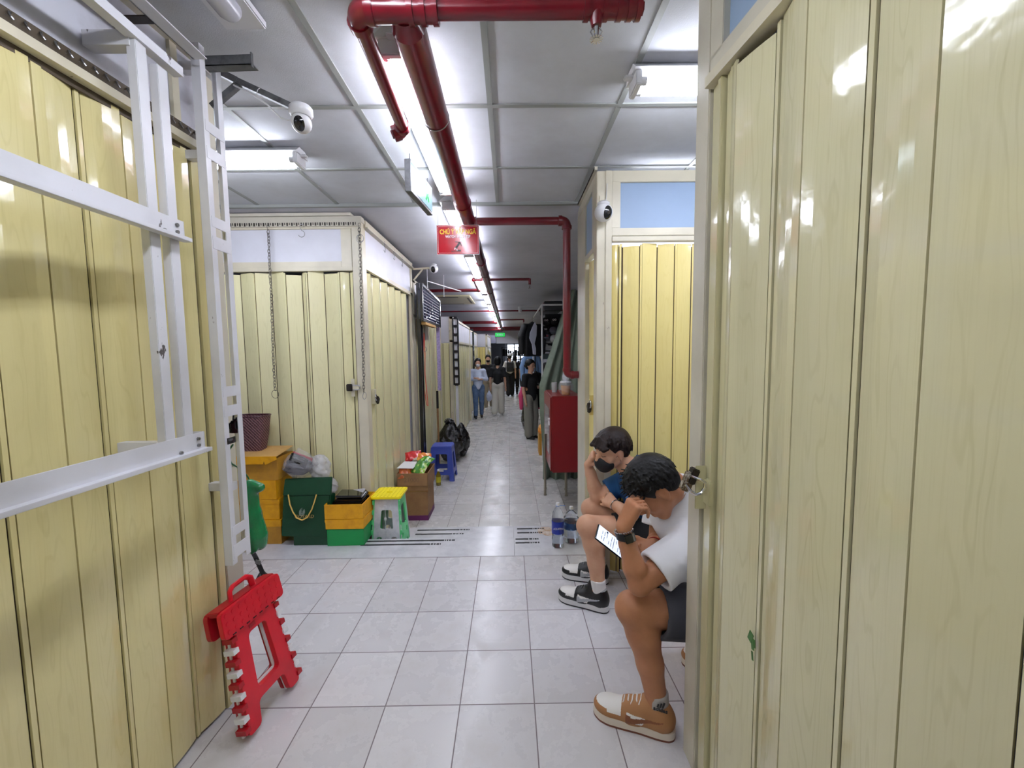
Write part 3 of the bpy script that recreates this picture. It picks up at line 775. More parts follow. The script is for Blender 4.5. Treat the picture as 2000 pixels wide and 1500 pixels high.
labs = ['lit twin tube light behind the red warning board', 'lit twin tube light just past the red warning board', 'lit twin tube light between the first and second thin red cross pipes',
        'lit tube light beyond the pipe running left over the mesh shelf', 'lit tube light in the far row, fifth along the corridor', 'lit tube light in the far row, sixth along the corridor', 'lit tube light in the far row, seventh along the corridor',
        'lit tube light in the far row, eighth along the corridor', 'lit tube light in the far row, ninth along the corridor', 'lit tube light in the far row, nearest the far green exit sign']
for yc in (3.56, 4.98, 6.4, 7.85, 9.3, 10.75, 12.2, 13.7, 15.2, 16.7):
    fixture((TX-0.02, yc, 2.495), 'y', label=labs[k]); k += 1
fixture((-1.73, 2.30, ZC), 'x', label='lit tube light over the left cross aisle, seen past the white ladder frame', L=1.22)
fixture((1.12, 1.69, ZC), 'x', label='lit twin tube light over the right cross aisle, cut off by the cream post', L=1.22)
fixture((1.2, 2.68, 2.49), 'x', label='tube light glowing inside the back right stall, behind its header', L=0.9, group='tube lights inside or behind stalls')
fixture((TX, 0.55, ZC), 'y', label='lit twin tube light directly above the viewer, ahead of the crossing pipe')
fixture((2.75, 1.75, ZC), 'x', label='unseen tube light added past the near right stall to brighten the yellow shutter', L=1.22)  # extra lamp out of view, added so the yellow shutter gets more light
fixture((TX, -1.2, ZC), 'y', label='lit twin tube light on the ceiling far behind the viewer')
# unlit batten at upper left
t = thing('tube_light', (-0.86, 0.86, 2.46), 'unlit white batten light with milky cover at the upper left ceiling', 'tube light')
mb = MB(); mb.box((-0.925, 0.22, 2.515), (-0.79, 1.45, 2.49)); mb.build('housing', 'off', t, bevel=0.004)
mb = MB(); mb.lathe((-0.857, 0.28, 2.49), [(0.001, 0), (0.03, 0.0), (0.038, 0.02), (0.038, 1.08), (0.03, 1.1), (0.001, 1.1)], 16, axis=(0, 1, 0)); mb.build('diffuser', mat('milky cover', (176, 176, 184), 0.25), t, smooth=True)

# ================================================================ red fire pipes
def elbow(mb, p, a, b, r, rr=0.05, m=0):
    """bend from direction a into direction b at corner p"""
    a = Vector(a).normalized(); b = Vector(b).normalized(); p = Vector(p); pts = []
    for i in range(9):
        t_ = i/8; pts.append((p - a*rr)*(1-t_)**2 + p*2*t_*(1-t_) + (p + b*rr)*t_**2)
    mb.path(pts, r, 16, m)
    for q, d in ((p-a*rr, a), (p+b*rr, b)): mb.cyl(q-d*0.012, q+d*0.012, r*1.14, n=16, m=m)
PZ = 2.40
t = thing('fire_pipe', (-0.29, 9, PZ), 'thick dark red pipe running along the ceiling beside the tube lights', 'pipe')
mb = MB(); mb.cyl((-0.293, 1.32, PZ), (-0.30, 17.9, PZ), 0.052, n=24); mb.cyl((-0.293, 1.272, PZ), (-0.293, 1.32, PZ), 0.036, 0.052, n=24); mb.build('main_run', 'pipe', t, smooth=True)
for y in (2.78, 4.5, 6.6, 9.8):
    mb = MB(); mb.cyl((-0.295, y-0.012, PZ), (-0.295, y+0.012, PZ), 0.058, n=24); mb.build('coupling', 'pipe', t, smooth=True)
for y in (1.8, 3.4, 5.2, 7.4, 9.2, 12):
    mb = MB(); mb.torus((-0.295, y, PZ), (0, 1, 0), 0.054, 0.003, 20, 6); mb.cyl((-0.295, y, PZ+0.05), (-0.295, y, 2.51), 0.004, n=6); mb.build('hanger', 'steel', t, smooth=True)
t = thing('fire_pipe', (-0.05, 1.26, PZ), 'dark red pipe across the top with a sprinkler under its capped right end', 'pipe')
mb = MB(); mb.cyl((-0.36, 1.26, PZ), (0.385, 1.26, PZ), 0.0255, n=20); mb.build('cross_run', 'pipe', t, smooth=True)
mb = MB(); elbow(mb, (-0.432, 1.26, PZ), (0, -1, 0), (1, 0, 0), 0.032, 0.045); mb.cyl((-0.39, 1.26, PZ), (-0.20, 1.26, PZ), 0.033, n=20)
for x in (-0.385, -0.27, -0.235, -0.2): mb.cyl((x-0.008, 1.26, PZ), (x+0.008, 1.26, PZ), 0.038, n=20)
mb.build('elbow_fitting', 'pipe', t, smooth=True)
mb = MB(); mb.cyl((-0.432, 1.30, PZ), (-0.452, 1.86, PZ), 0.026, n=20); mb.build('branch_run', 'pipe', t, smooth=True)
mb = MB(); elbow(mb, (-0.455, 1.90, PZ), (0, 1, 0), (-0.9, -0.1, -0.35), 0.029, 0.03); mb.cyl((-0.475, 1.897, PZ-0.007), (-0.50, 1.893, PZ-0.018), 0.034, n=8); mb.cyl((-0.50, 1.893, PZ-0.018), (-0.507, 1.892, PZ-0.021), 0.018, n=4); mb.build('plugged_elbow', 'pipe', t, smooth=True)
mb = MB()
for x in (0.235, 0.29, 0.33, 0.36, 0.385): mb.cyl((x-0.007, 1.26, PZ), (x+0.007, 1.26, PZ), 0.031, n=20)
mb.cyl((0.235, 1.26, PZ), (0.385, 1.26, PZ), 0.027, n=20); mb.cyl((0.385, 1.26, PZ), (0.40, 1.26, PZ), 0.018, n=6)
mb.cyl((0.265, 1.26, PZ), (0.265, 1.26, PZ-0.048), 0.026, 0.014, n=16); mb.build('end_cap', 'pipe', t, smooth=True)
mb = MB(); mb.cyl((0.265, 1.26, PZ-0.045), (0.265, 1.26, PZ-0.075), 0.009, 0.006, n=10)
for s in (-1, 1): mb.path([(0.265+s*0.008, 1.26, PZ-0.05), (0.265+s*0.017, 1.26, PZ-0.062), (0.265+s*0.006, 1.26, PZ-0.08)], 0.002, 6)
for i in range(14):
    a_ = 2*PI*i/14; mb.obox((0.265+0.013*math.cos(a_), 1.26+0.013*math.sin(a_), PZ-0.083), (0.013, 0.0035, 0.0015), Euler((0, 0, a_)).to_matrix())
mb.cyl((0.265, 1.26, PZ-0.082), (0.265, 1.26, PZ-0.085), 0.009, n=12); mb.build('sprinkler_head', 'chrome', t)

t = thing('fire_pipe', (0.1, 3.17, PZ), 'dark red pipe crossing past the warning board, then dropping beside the cream stall', 'pipe')
mb = MB(); mb.cyl((-0.25, 3.17, PZ), (0.40, 3.17, PZ), 0.029, n=20); mb.cyl((-0.25, 3.17, PZ), (-0.235, 3.17, PZ), 0.036, n=20); mb.build('cross_run', 'pipe', t, smooth=True)
mb = MB(); elbow(mb, (0.447, 3.17, PZ), (1, 0, 0), (0, 0, -1), 0.034, 0.05); mb.build('elbow_fitting', 'pipe', t, smooth=True)
mb = MB(); mb.cyl((0.447, 3.17, PZ-0.04), (0.447, 3.17, 1.27), 0.029, n=20); elbow(mb, (0.447, 3.17, 1.235), (0, 0, -1), (1, 0, 0), 0.029, 0.04); mb.cyl((0.48, 3.17, 1.235), (0.534, 3.17, 1.235), 0.029, n=20); mb.build('drop_run', 'pipe', t, smooth=True)
def cross(y, x0, x1, r, label, end=None, z=PZ):
    t = thing('fire_pipe', ((x0+x1)/2, y, z), label, 'pipe', 'thin cross pipes')
    mb = MB(); mb.cyl((x0, y, z), (x1, y, z), r, n=12)
    if end == 'headR': mb.cyl((x1, y, z+r*0.5), (x1, y, z-0.07), r, n=12)
    mb.build('pipe_run', 'pipe', t, smooth=True)
    if end == 'headR': mb = MB(); mb.cyl((x1, y, z-0.07), (x1, y, z-0.12), 0.008, n=8); mb.cyl((x1, y, z-0.12), (x1, y, z-0.125), 0.02, n=10); mb.build('sprinkler_head', 'chrome', t)
    return t
t = cross(5.63, -0.47, 0.29, 0.018, 'thin red pipe past the warning board, its right end turned down to a sprinkler', 'headR')
mb = MB(); mb.cyl((-0.47, 5.63, PZ), (-0.47, 6.55, PZ), 0.018, n=12); mb.cyl((-0.47, 6.55, PZ), (-1.28, 6.55, PZ), 0.025, n=12); mb.ball((-0.47, 6.55, PZ), 0.03); mb.ball((-0.47, 5.63, PZ), 0.024); mb.build('dog_leg_run', 'pipe', t, smooth=True)
cross(9.8, -1.6, 1.4, 0.018, 'long thin red pipe spanning the whole corridor')
cross(13.4, -1.5, -0.36, 0.05, 'dark red pipe reaching left from the thick pipe, above the white topped stalls')
cross(12.4, -0.25, 0.45, 0.022, 'short thin red pipe on the right with a sprinkler, above the jacket', 'headR')
cross(16.2, -1.7, 0.5, 0.03, 'far thin red pipe crossing above the far green exit sign')
cross(17.4, -1.5, 0.5, 0.06, 'farthest dark red pipe just before the white beam')
# ================================================================ white frames in front of the left stall
M['bracket'] = mat('galvanised angle', (120, 122, 124), 0.4, metal=0.6, mottle=(20, (92, 92, 94), 0.45, 0.7))
def angle(mb, a, b, w, up, side, t=0.003, m=0):
    """L-profile: one flange w tall along up, one flange w deep along side"""
    a = Vector(a); b = Vector(b); up = Vector(up).normalized(); side = Vector(side).normalized()
    def slab_(o, e1, l1, e2, l2):
        vs = []
        for p in (a, b):
            for (i, j) in ((0,0),(1,0),(1,1),(0,1)): vs.append(p + o + e1*(l1*i) + e2*(l2*j))
        mb.add(vs, [(3,2,1,0),(4,5,6,7),(0,1,5,4),(1,2,6,5),(2,3,7,6),(3,0,4,7)], m)
    slab_(Vector(), up, w, side, t); slab_(Vector(), side, w, up, t)
t = thing('steel_frame', (-1.03, 0.9, 1.12), 'white steel frame of two uprights and two long bars standing off the left stall front', 'steel frame')
XA = -1.035
for (ya, yb, lab) in ((1.222, 1.226, 0), (1.292, 1.296, 1)):
    mb = MB(); mb.box((XA-0.012, ya-0.018, 1.15), (XA-0.012+0.026, ya+0.018, 2.31 if lab == 0 else 2.27)); mb.build('upright', 'white', t, bevel=0.0015)
for (z, y1) in ((1.778, 1.318), (1.112, 1.342)):
    mb = MB()
    mb.beam((XA+0.018, -0.4, z+0.027), (XA+0.018+0.005, y1, z+0.027), 0.004, 0.054, m=0)
    mb.beam((XA+0.030, -0.4, z-0.004), (XA+0.030+0.005, y1, z-0.004), 0.028, 0.012, m=0)
    mb.box((XA-0.03, y1-0.004, z-0.004), (XA+0.026, y1, z+0.054), 0)
    mb.build('long_bar', 'white', t, bevel=0.001)
    for (yy, dz) in ((y1-0.03, 0.035), (y1-0.03, 0.014), (1.24, 0.006)): MB().cyl((XA+0.02, yy, z+dz), (XA+0.031, yy, z+dz), 0.0055, n=6).build('bolt', 'steel', t)
MB().box((-1.162, 1.20, 2.27), (XA, 1.235, 2.31)).build('wall_arm', 'white', t); MB().box((-1.162, 1.20, 1.13), (XA-0.01, 1.23, 1.16)).build('wall_arm', 'white', t)
mb = MB(); mb.beam((XA-0.005, 0.6, 2.32), (XA+0.01, 1.36, 2.30), 0.03, 0.028); mb.build('top_bar', 'white', t)

# slotted rail near the ceiling
t = thing('ceiling_rail', (-1.02, 1.1, 2.42), 'white slotted angle rail under the ceiling above the leaning frame at upper left', 'slotted rail')
mb = MB(); angle(mb, (-1.05, 0.5, 2.40), (-1.04, 1.45, 2.40), 0.045, (0,0,1), (1,0,0)); mb.build('rail', 'white', t)
mb = MB()
y = 0.52
while y < 1.43: mb.box((-1.0465, y, 2.418), (-1.0455, y+0.022, 2.426)); y += 0.036
for yy in (0.55, 1.3): mb.box((-1.19, yy, 2.42), (-1.05, yy+0.03, 2.424))
mb.build('slot_row', 'darksteel', t)

# ladder-like frame on the post
t = thing('ladder_frame', (-1.05, 1.53, 0.62), 'tall narrow white ladder frame hung on the corner post at left, its paint chipped', 'steel frame')
XB = -1.04
y0, y1 = 1.478, 1.583
mb = MB(); mb.prism([(0,0),(0,0.026),(-0.003,0.026),(-0.003,0.003),(-0.03,0.003),(-0.03,0)], (XB, y0, 0.632), (1,0,0), (0,1,0), (0,0,1), 1.843); mb.build('rail', 'white', t)
mb = MB(); mb.prism([(0,0),(0,0.026),(-0.03,0.026),(-0.03,0.023),(-0.003,0.023),(-0.003,0)], (XB, y1-0.026, 0.632), (1,0,0), (0,1,0), (0,0,1), 1.843); mb.build('rail', 'white', t)
def zl(py, Y=1.53): return 1.412 + (690-py)/FPX*Y
for (pt, pb) in ((75, 100), (262, 282), (308, 330), (432, 452), (468, 492), (748, 768), (785, 806), (1022, 1042), (1060, 1086)):
    mb = MB(); mb.box((XB-0.003, y0+0.006, zl(pb)), (XB+0.001, y1-0.004, zl(pt))); mb.build('rung', 'white', t, bevel=0.001)
for z in (2.42, 2.12, 0.9):
    mb = MB(); mb.box((-1.151, 1.53, z), (XB-0.02, 1.56, z+0.03)); mb.build('wall_arm', 'white', t)

# brackets and dome cameras
def dome_camera(name_label, c, look, r, upper=1, parent_arm=None, tilt=0):
    t = thing('dome_camera', c, name_label, 'security camera')
    up = Vector((0, 0, 1)); c = Vector(c)
    mb = MB()
    if upper: mb.lathe(c + Vector((0,0,r*0.55)), [(0.001, r*1.1), (r*1.0, r*1.1), (r*1.16, r*0.9), (r*1.18, r*0.35), (r*0.95, 0.05*r), (r*0.5, 0), (0.001, 0)], 24)
    else: mb.lathe(c + Vector((0,0,r*0.8)), [(0.001, r*0.45), (r*0.45, r*0.4), (r*0.7, r*0.2), (r*0.65, 0), (0.001, 0)], 24)
    mb.build('base', 'wplastic', t, smooth=True)
    mb = MB(); mb.ball(c, r, 28, 0, 18); mb.build('shell', 'wplastic', t, smooth=True)
    L = Vector(look).normalized(); x = L.cross(up).normalized(); y = x.cross(L)
    mb = MB()   # black lens window: cap of the ball
    rows = 7; n = 24; vs = [c + L*r*1.02]; fs = []
    for i in range(1, rows+1):
        a_ = 0.78*i/rows
        for j in range(n):
            b_ = 2*PI*j/n; vs.append(c + (L*math.cos(a_) + (x*math.cos(b_)*(0.62) + y*math.sin(b_)*1.0)*math.sin(a_)).normalized()*r*1.015)
    for j in range(n): fs.append((0, 1+j, 1+(j+1) % n))
    for i in range(rows-1):
        for j in range(n): fs.append((1+i*n+j, 1+(i+1)*n+j, 1+(i+1)*n+(j+1) % n, 1+i*n+(j+1) % n))
    mb.add(vs, fs); w_ = mb.build('lens_window', 'blackgloss', t, smooth=True)
    mb = MB(); mb.cyl(c + L*r*1.0, c + L*r*1.035, r*0.2, n=14); mb.build('lens', 'darksteel', w_)
    return t
t = thing('wall_bracket', (-0.95, 1.52, 2.36), 'grey steel arms sticking out from the ladder frame, the nearest camera on the longer one', 'bracket')
mb = MB(); angle(mb, (-1.09, 1.52, 2.425), (-0.885, 1.52, 2.43), 0.034, (0,0,1), (0,1,0)); mb.box((-0.889, 1.515, 2.42), (-0.885, 1.525, 2.468)); mb.build('short_arm', 'bracket', t)
mb = MB(); mb.beam((-1.09, 1.60, 2.475), (-0.985, 1.595, 2.42), 0.02, 0.022); mb.beam((-0.985, 1.595, 2.42), (-0.795, 1.605, 2.335), 0.018, 0.02); mb.build('long_arm', 'bracket', t)
mb = MB(); mb.beam((-1.09, 1.60, 2.335), (-0.985, 1.60, 2.415), 0.018, 0.02); mb.build('brace', 'bracket', t)
mb = MB(); mb.path([(-1.0, 1.59, 2.405), (-0.93, 1.59, 2.37), (-0.88, 1.59, 2.335), (-0.84, 1.60, 2.295), (-0.815, 1.61, 2.29), (-0.79, 1.61, 2.3)], 0.003, 6)
mb.torus((-0.91, 1.598, 2.38), (1, 0, -0.4), 0.016, 0.0015, 12, 5); mb.build('cable', 'fixture', t)
dome_camera('white dome camera under a grey arm at upper left, nearest of the four cameras', (-0.772, 1.62, 2.285), (0.12, -0.9, -0.5), 0.036)
t = thing('wall_bracket', (0.56, 2.48, 2.25), 'small cream bracket on the back right stall post holding a dome camera', 'bracket')
mb = MB(); mb.box((0.548, 2.44, 2.268), (0.578, 2.5, 2.278)); mb.box((0.548, 2.492, 2.25), (0.578, 2.5, 2.33)); mb.build('plate', 'cream', t)
mb = MB(); mb.path([(0.575, 2.47, 2.28), (0.585, 2.485, 2.32), (0.59, 2.49, 2.40)], 0.002, 5); mb.build('cable', 'fixture', t)
dome_camera('white dome camera on the cream post of the back right stall', (0.557, 2.435, 2.215), (0.38, -0.9, -0.28), 0.052, 0)
t = thing('wall_bracket', (-1.0, 4.85, 2.36), 'cream triangular bracket at the corridor end of the pale corner stall', 'bracket')
mb = MB(); mb.beam((-1.11, 4.88, 2.40), (-0.92, 4.88, 2.41), 0.02, 0.02); mb.beam((-1.11, 4.88, 2.27), (-1.0, 4.88, 2.395), 0.016, 0.016); mb.build('arm', 'cream', t)
dome_camera('white dome camera on the bracket past the pale corner stall', (-0.868, 4.88, 2.40), (-0.05, -0.9, -0.35), 0.05, 0)
dome_camera('tiny white dome camera under the far ceiling right of the tube lights', (0.28, 9.6, 2.43), (-0.1, -0.9, -0.3), 0.045, 0)

# ================================================================ signs
t = thing('warning_board', (-0.355, 3.0, 2.12), 'red warning board with yellow capitals and a falling figure, hung below the tube lights', 'sign')
M['signred'] = mat('sign red', (172, 6, 28), 0.18, coat=0.4); M['signwhite'] = mat('sign white', (240, 236, 236), 0.3)
M['signyel'] = mat('sign yellow', (246, 206, 40), 0.35); M['signblk'] = mat('sign black', (34, 8, 12), 0.4)
mb = MB(); mb.box((-0.508, 3.0, 2.118), (-0.204, 3.006, 2.325)); mb.build('board', 'signwhite', t)
mb = MB(); mb.box((-0.504, 2.998, 2.122), (-0.208, 3.0005, 2.321)); mb.build('face', 'signred', t)
mb = MB()
for (a, b) in (((-0.497, 2.1285), (-0.215, 2.1298)), ((-0.497, 2.3132), (-0.215, 2.3145)), ((-0.497, 2.1285), (-0.4957, 2.3145)), ((-0.2163, 2.1285), (-0.215, 2.3145))): mb.box((a[0], 2.9972, a[1]), (b[0], 2.9985, b[1]))
mb.build('border_line', 'signwhite', t)
text_mesh('CHÚ Ý VẤP NGÃ', 0.046, (-0.356, 2.9975, 2.262), (1,0,0), (0,0,1), 'main_text', 'signyel', t, sx=0.74, bold=0.0012)
text_mesh('WATCH YOUR STEP', 0.025, (-0.356, 2.9975, 2.236), (1,0,0), (0,0,1), 'small_text', 'signwhite', t, sx=0.78, bold=0.0007)
mb = MB()   # stumbling figure over a step
def blob(cx, cz, r, m=0): mb.lathe((cx, 2.9985, cz), [(0.0005, 0), (r, 0), (r, -0.0012), (0.0005, -0.0012)], 14, m=m, axis=(0,1,0))
blob(-0.333, 2.215, 0.0085, 1)
for (a, b, w_, m_) in (((-0.341, 2.205), (-0.360, 2.178), 0.014, 0), ((-0.343, 2.203), (-0.375, 2.208), 0.006, 0), ((-0.338, 2.2), (-0.332, 2.178), 0.006, 0), ((-0.36, 2.18), (-0.376, 2.166), 0.009, 0), ((-0.376, 2.166), (-0.381, 2.152), 0.008, 1), ((-0.36, 2.178), (-0.366, 2.16), 0.008, 0), ((-0.366, 2.16), (-0.362, 2.146), 0.007, 1), ((-0.405, 2.141), (-0.36, 2.143), 0.005, 0), ((-0.36, 2.145), (-0.335, 2.145), 0.011, 0)):
    mb.beam((a[0], 2.998, a[1]), (b[0], 2.998, b[1]), 0.0012, w_, up=(0, 0, 1) if abs(a[0]-b[0]) > abs(a[1]-b[1]) else (1, 0, 0), m=m_)
mb.build('pictogram', ['signblk', 'signwhite'], t)
mb = MB()
for x in (-0.495, -0.22): mb.cyl((x, 3.003, 2.325), (x, 3.003, 2.50), 0.0012, n=5)
mb.build('hanging_wire', 'steel', t)

M['green_on'] = mat('lit exit green', (4, 96, 36), 0.3, emit=(20, 210, 80), estr=0.55)
M['exitface'] = mat('exit sign face', (104, 130, 134), 0.2, coat=0.5, emit=(150, 190, 195), estr=0.12)
def exit_sign(c, ang, w_, h_, label, near):
    t = thing('exit_sign', (c[0], c[1], c[2]-h_/2), label, 'exit sign')
    Rm = Euler((0, 0, ang)).to_matrix(); ex = Rm @ Vector((1,0,0)); ey = Rm @ Vector((0,-1,0)); C_ = Vector(c)
    mb = MB(); mb.obox(c, (w_, 0.034, h_), Rm); mb.build('housing', 'bracket' if near else 'black', t, bevel=0.002)
    mb = MB(); mb.obox(C_ + ey*0.0175, (w_-0.024, 0.002, h_-0.03), Rm); mb.build('face', 'exitface' if near else 'green_on', t)
    mb = MB(); g = C_ + ey*0.0195
    if near:
        o = g + ex*0.09
        for (a, b, ww) in (((-0.01, 0.035), (0.0, 0.0), 0.022), ((0, 0), (0.03, -0.03), 0.014), ((0, 0), (-0.03, -0.035), 0.014), ((-0.01, 0.03), (0.025, 0.012), 0.01), ((-0.01, 0.03), (-0.035, 0.01), 0.01)):
            mb.beam(o + ex*a[0] + Vector((0,0,a[1])), o + ex*b[0] + Vector((0,0,b[1])), 0.0015, ww, up=tuple(ex))
        mb.lathe(o + ex*(-0.01) + Vector((0,0,0.055)), [(0.001, 0), (0.012, 0), (0.012, 0.0012), (0.001, 0.0012)], 12, axis=tuple(ey))
        mb.build('running_figure', 'green_on', t)
    else:
        for dx in (-0.08, 0.0, 0.07): mb.obox(g + ex*dx, (0.04, 0.002, h_*0.35), Rm)
        mb.build('pictogram', 'exitface', t)
    for s in (-1, 1): MB().cyl(C_ + ex*(s*w_*0.4) + Vector((0,0,h_/2)), C_ + ex*(s*w_*0.4) + Vector((0,0,2.5-c[2])), 0.003, n=6).build('hanging_rod', 'steel', t)
    return t
t = exit_sign((-0.512, 2.48, 2.372), math.radians(84), 0.40, 0.17, 'lit exit sign with a green running figure, beside the nearest tube light', True)
t = exit_sign((-0.31, 14.4, 2.04), 0.0, 0.36, 0.16, 'small green lit exit sign at the far end of the corridor', False)

# ceiling cassette of the air conditioner
t = thing('air_conditioner', (-0.85, 8.3, 2.46), 'flat beige ceiling cassette air conditioner over the corridor at left', 'air conditioner')
M['beige'] = mat('beige plastic', (196, 186, 152), 0.4)
mb = MB(); mb.box((-1.55, 7.75, 2.47), (-0.72, 9.0, 2.5)); mb.build('panel', 'beige', t, bevel=0.006)
mb = MB()
for (a, b) in (((-1.5, 7.82), (-0.95, 7.87)), ((-1.5, 8.88), (-0.95, 8.93)), ((-0.80, 7.95), (-0.76, 8.8))): mb.box((a[0], a[1], 2.466), (b[0], b[1], 2.471))
mb.build('louvre', 'darksteel', t)

# ================================================================ chains, hooks, padlocks on the pale corner stall
def chain_thing(label, pts, cat='chain', ring=None, link=0.030, r=0.0024, mname='darksteel2', hook=True):
    t = thing('hanging_chain', pts[-1], label, cat, 'chains hanging on the pale corner stall')
    P = [Vector(p) for p in pts]; seg = [(P[i+1]-P[i]).length for i in range(len(P)-1)]; tot = sum(seg); n = int(tot/(link*0.8))
    mb = MB()
    for i in range(n):
        s = (i+0.5)/n*tot; k = 0
        while k < len(seg)-1 and s > seg[k]: s -= seg[k]; k += 1
        d = (P[k+1]-P[k]).normalized(); c = P[k] + d*s
        jit = Vector((R.uniform(-.003, .003), 0, 0))
        ax = Vector((1, 0, 0)) if i % 2 else Vector((0.25, 1, 0))
        mb.torus(c + jit, ax, link*0.36, r, 8, 4, sx=1.75, upv=d)
    mb.build('links', mname, t)
    if hook:
        mb = MB(); h = P[0]; q = []
        for i in range(12): a_ = -0.6 + 4.2*i/11; q.append(h + Vector((0.010*math.cos(a_), 0, 0.03+0.010*math.sin(a_))))
        q.append(h + Vector((-0.004, 0, 0.0)))
        for i in range(10): a_ = PI*0.5 + 3.9*i/9; q.append(h + Vector((0.012*math.cos(a_), 0, -0.012+0.012*math.sin(a_))))
        mb.path(q, 0.0018, 5); mb.build('s_hook', mname, t)
    if ring:
        mb = MB(); mb.torus(P[-1] - Vector((0,0,ring)), (0.25, 1, 0), ring, 0.002, 26, 5); mb.build('ring', mname, t)
    return t
def wq(px, py, Y): return ((px-1000-0.0061*FPX+4.9)/FPX*Y*1.0, Y, 1.412+(690-py)/FPX*Y)
def w3(px, py, Y):
    """world point seen at a photo position on the upright plane y=Y"""
    d = _F + _R*((px-1000)/FPX) + _U*((750-py)/FPX); k = Y/d.y
    return Vector((d.x*k, Y, CAM_Z + d.z*k))
M['darksteel2'] = mat('worn steel chain', (104, 98, 92), 0.35, metal=0.8)
yc = 3.215
chain_thing('steel chain ending in a ring, in front of the pale corner stall', [w3(524, 450, yc), w3(527, 520, yc), w3(531, 600, yc), w3(534, 700, yc), w3(537, 762, yc)], ring=0.032)
chain_thing('steel chain with a snap clip, hanging along the cream corner post', [w3(702, 446, yc), w3(704, 540, yc), w3(708, 660, yc), w3(711, 765, yc)], ring=None)
t = thing('snap_clip', w3(712, 785, yc), 'small steel snap clip at the lower end of the chain on the corner post', 'clip')
mb = MB(); c = w3(712, 773, yc); mb.torus(c, (0, 1, 0), 0.014, 0.0022, 16, 5, sx=2.0, upv=(0.15, 0, 1)); mb.build('clip_body', 'steel', t)
def s_hook(label, c, ax=(1, 0, 0), s=1.0):
    mb = MB(); c = Vector(c); A = Vector(ax); q = []
    for i in range(12): a_ = -0.4 + 3.9*i/11; q.append(c + A*(0.016*s*math.cos(a_)) + Vector((0, 0, (0.03+0.016*math.sin(a_))*s)))
    for i in range(14): a_ = PI*0.45 - 4.2*i/13; q.append(c + A*(-0.006*s + 0.024*s*math.cos(a_)) + Vector((0, 0, (-0.026+0.024*math.sin(a_))*s)))
    mb.path(q, 0.0022, 6); o = mb.build('s_hook', 'steel'); tag(o, label, 'hook', 'S hooks on the pale corner stall')
s_hook('empty steel S hook on the front rail between the two chains', w3(590, 450, 3.21))
for y, l in ((3.75, 'S hook on the corridor side rail of the pale stall, nearest of three'), (4.05, 'S hook on the corridor side rail of the pale stall, middle of three'), (4.35, 'S hook on the corridor side rail of the pale stall, farthest of three')):
    s_hook(l, (XS+0.03, y, 2.37), (0, 1, 0))
mb = MB(); c = w3(703, 466, 3.2); mb.torus(c, (0.1, 1, 0), 0.03, 0.0018, 24, 5); mb.torus(c + Vector((0.003, 0.004, 0.005)), (0.3, 1, 0.1), 0.026, 0.0018, 24, 5)
tag(mb.build('key_ring', 'steel'), 'pair of thin steel rings near the top of the corner post', 'ring')

def padlock(label, c, ax, size=1.0, body='darksteel', rot=0.0, long=False):
    """body hangs along -z rotated by rot in the plane of ax"""
    t = thing('padlock', c, label, 'padlock'); A = Vector(ax).normalized(); Zv = Vector((0,0,1)); B = A.cross(Zv)
    Rm = Matrix((A, B, Zv)).transposed() @ Euler((0, rot, 0)).to_matrix(); C_ = Vector(c)
    mb = MB(); mb.obox(C_ + Rm @ Vector((0, 0, -0.03*size)), (0.044*size, 0.018*size, 0.036*size), Rm); mb.build('body', body, t, bevel=0.004*size)
    mb = MB(); q = [C_ + Rm @ Vector((-0.014*size, 0, -0.014*size))]
    hh = 0.018*size if not long else 0.04*size
    for i in range(9): a_ = PI - PI*i/8; q.append(C_ + Rm @ Vector((0.014*size*math.cos(a_), 0, hh*0.5 + 0.014*size*math.sin(a_))))
    q.append(C_ + Rm @ Vector((0.014*size, 0, -0.014*size))); mb.path(q, 0.0036*size, 8); mb.build('shackle', 'chrome', t, smooth=True)
    return t
padlock('steel padlock on the front shutter of the pale corner stall, lying sideways', w3(690, 757, 3.222) + Vector((0.01, 0, 0.0)), (1, 0, 0), 1.3, rot=PI/2, long=True)
mb = MB(); c = w3(690, 757, 3.24); mb.box((c.x-0.012, 3.228, c.z-0.07), (c.x+0.014, 3.24, c.z+0.07)); mb.box((c.x-0.03, 3.222, c.z-0.02), (c.x+0.05, 3.232, c.z+0.02)); mb.build('latch_plate', 'cream', stallLB)
padlock('steel padlock on the corridor side shutter of the pale corner stall', (XS+0.012, 3.42, 1.05), (0, 1, 0), 1.3, rot=-0.9)
mb = MB(); mb.box((XS-0.02, 3.40, 1.0), (XS+0.006, 3.44, 1.12)); mb.build('latch_plate', 'cream', stallLB)
padlock('steel padlock on the narrow side shutter of the back right stall', (XQ-0.018, 2.60, 1.075), (0, 1, 0), 1.3, rot=-0.9)
mb = MB(); mb.box((XQ-0.012, 2.64, 1.0), (XQ+0.014, 2.66, 1.13)); mb.build('latch_plate', 'shut_y', stallRB)
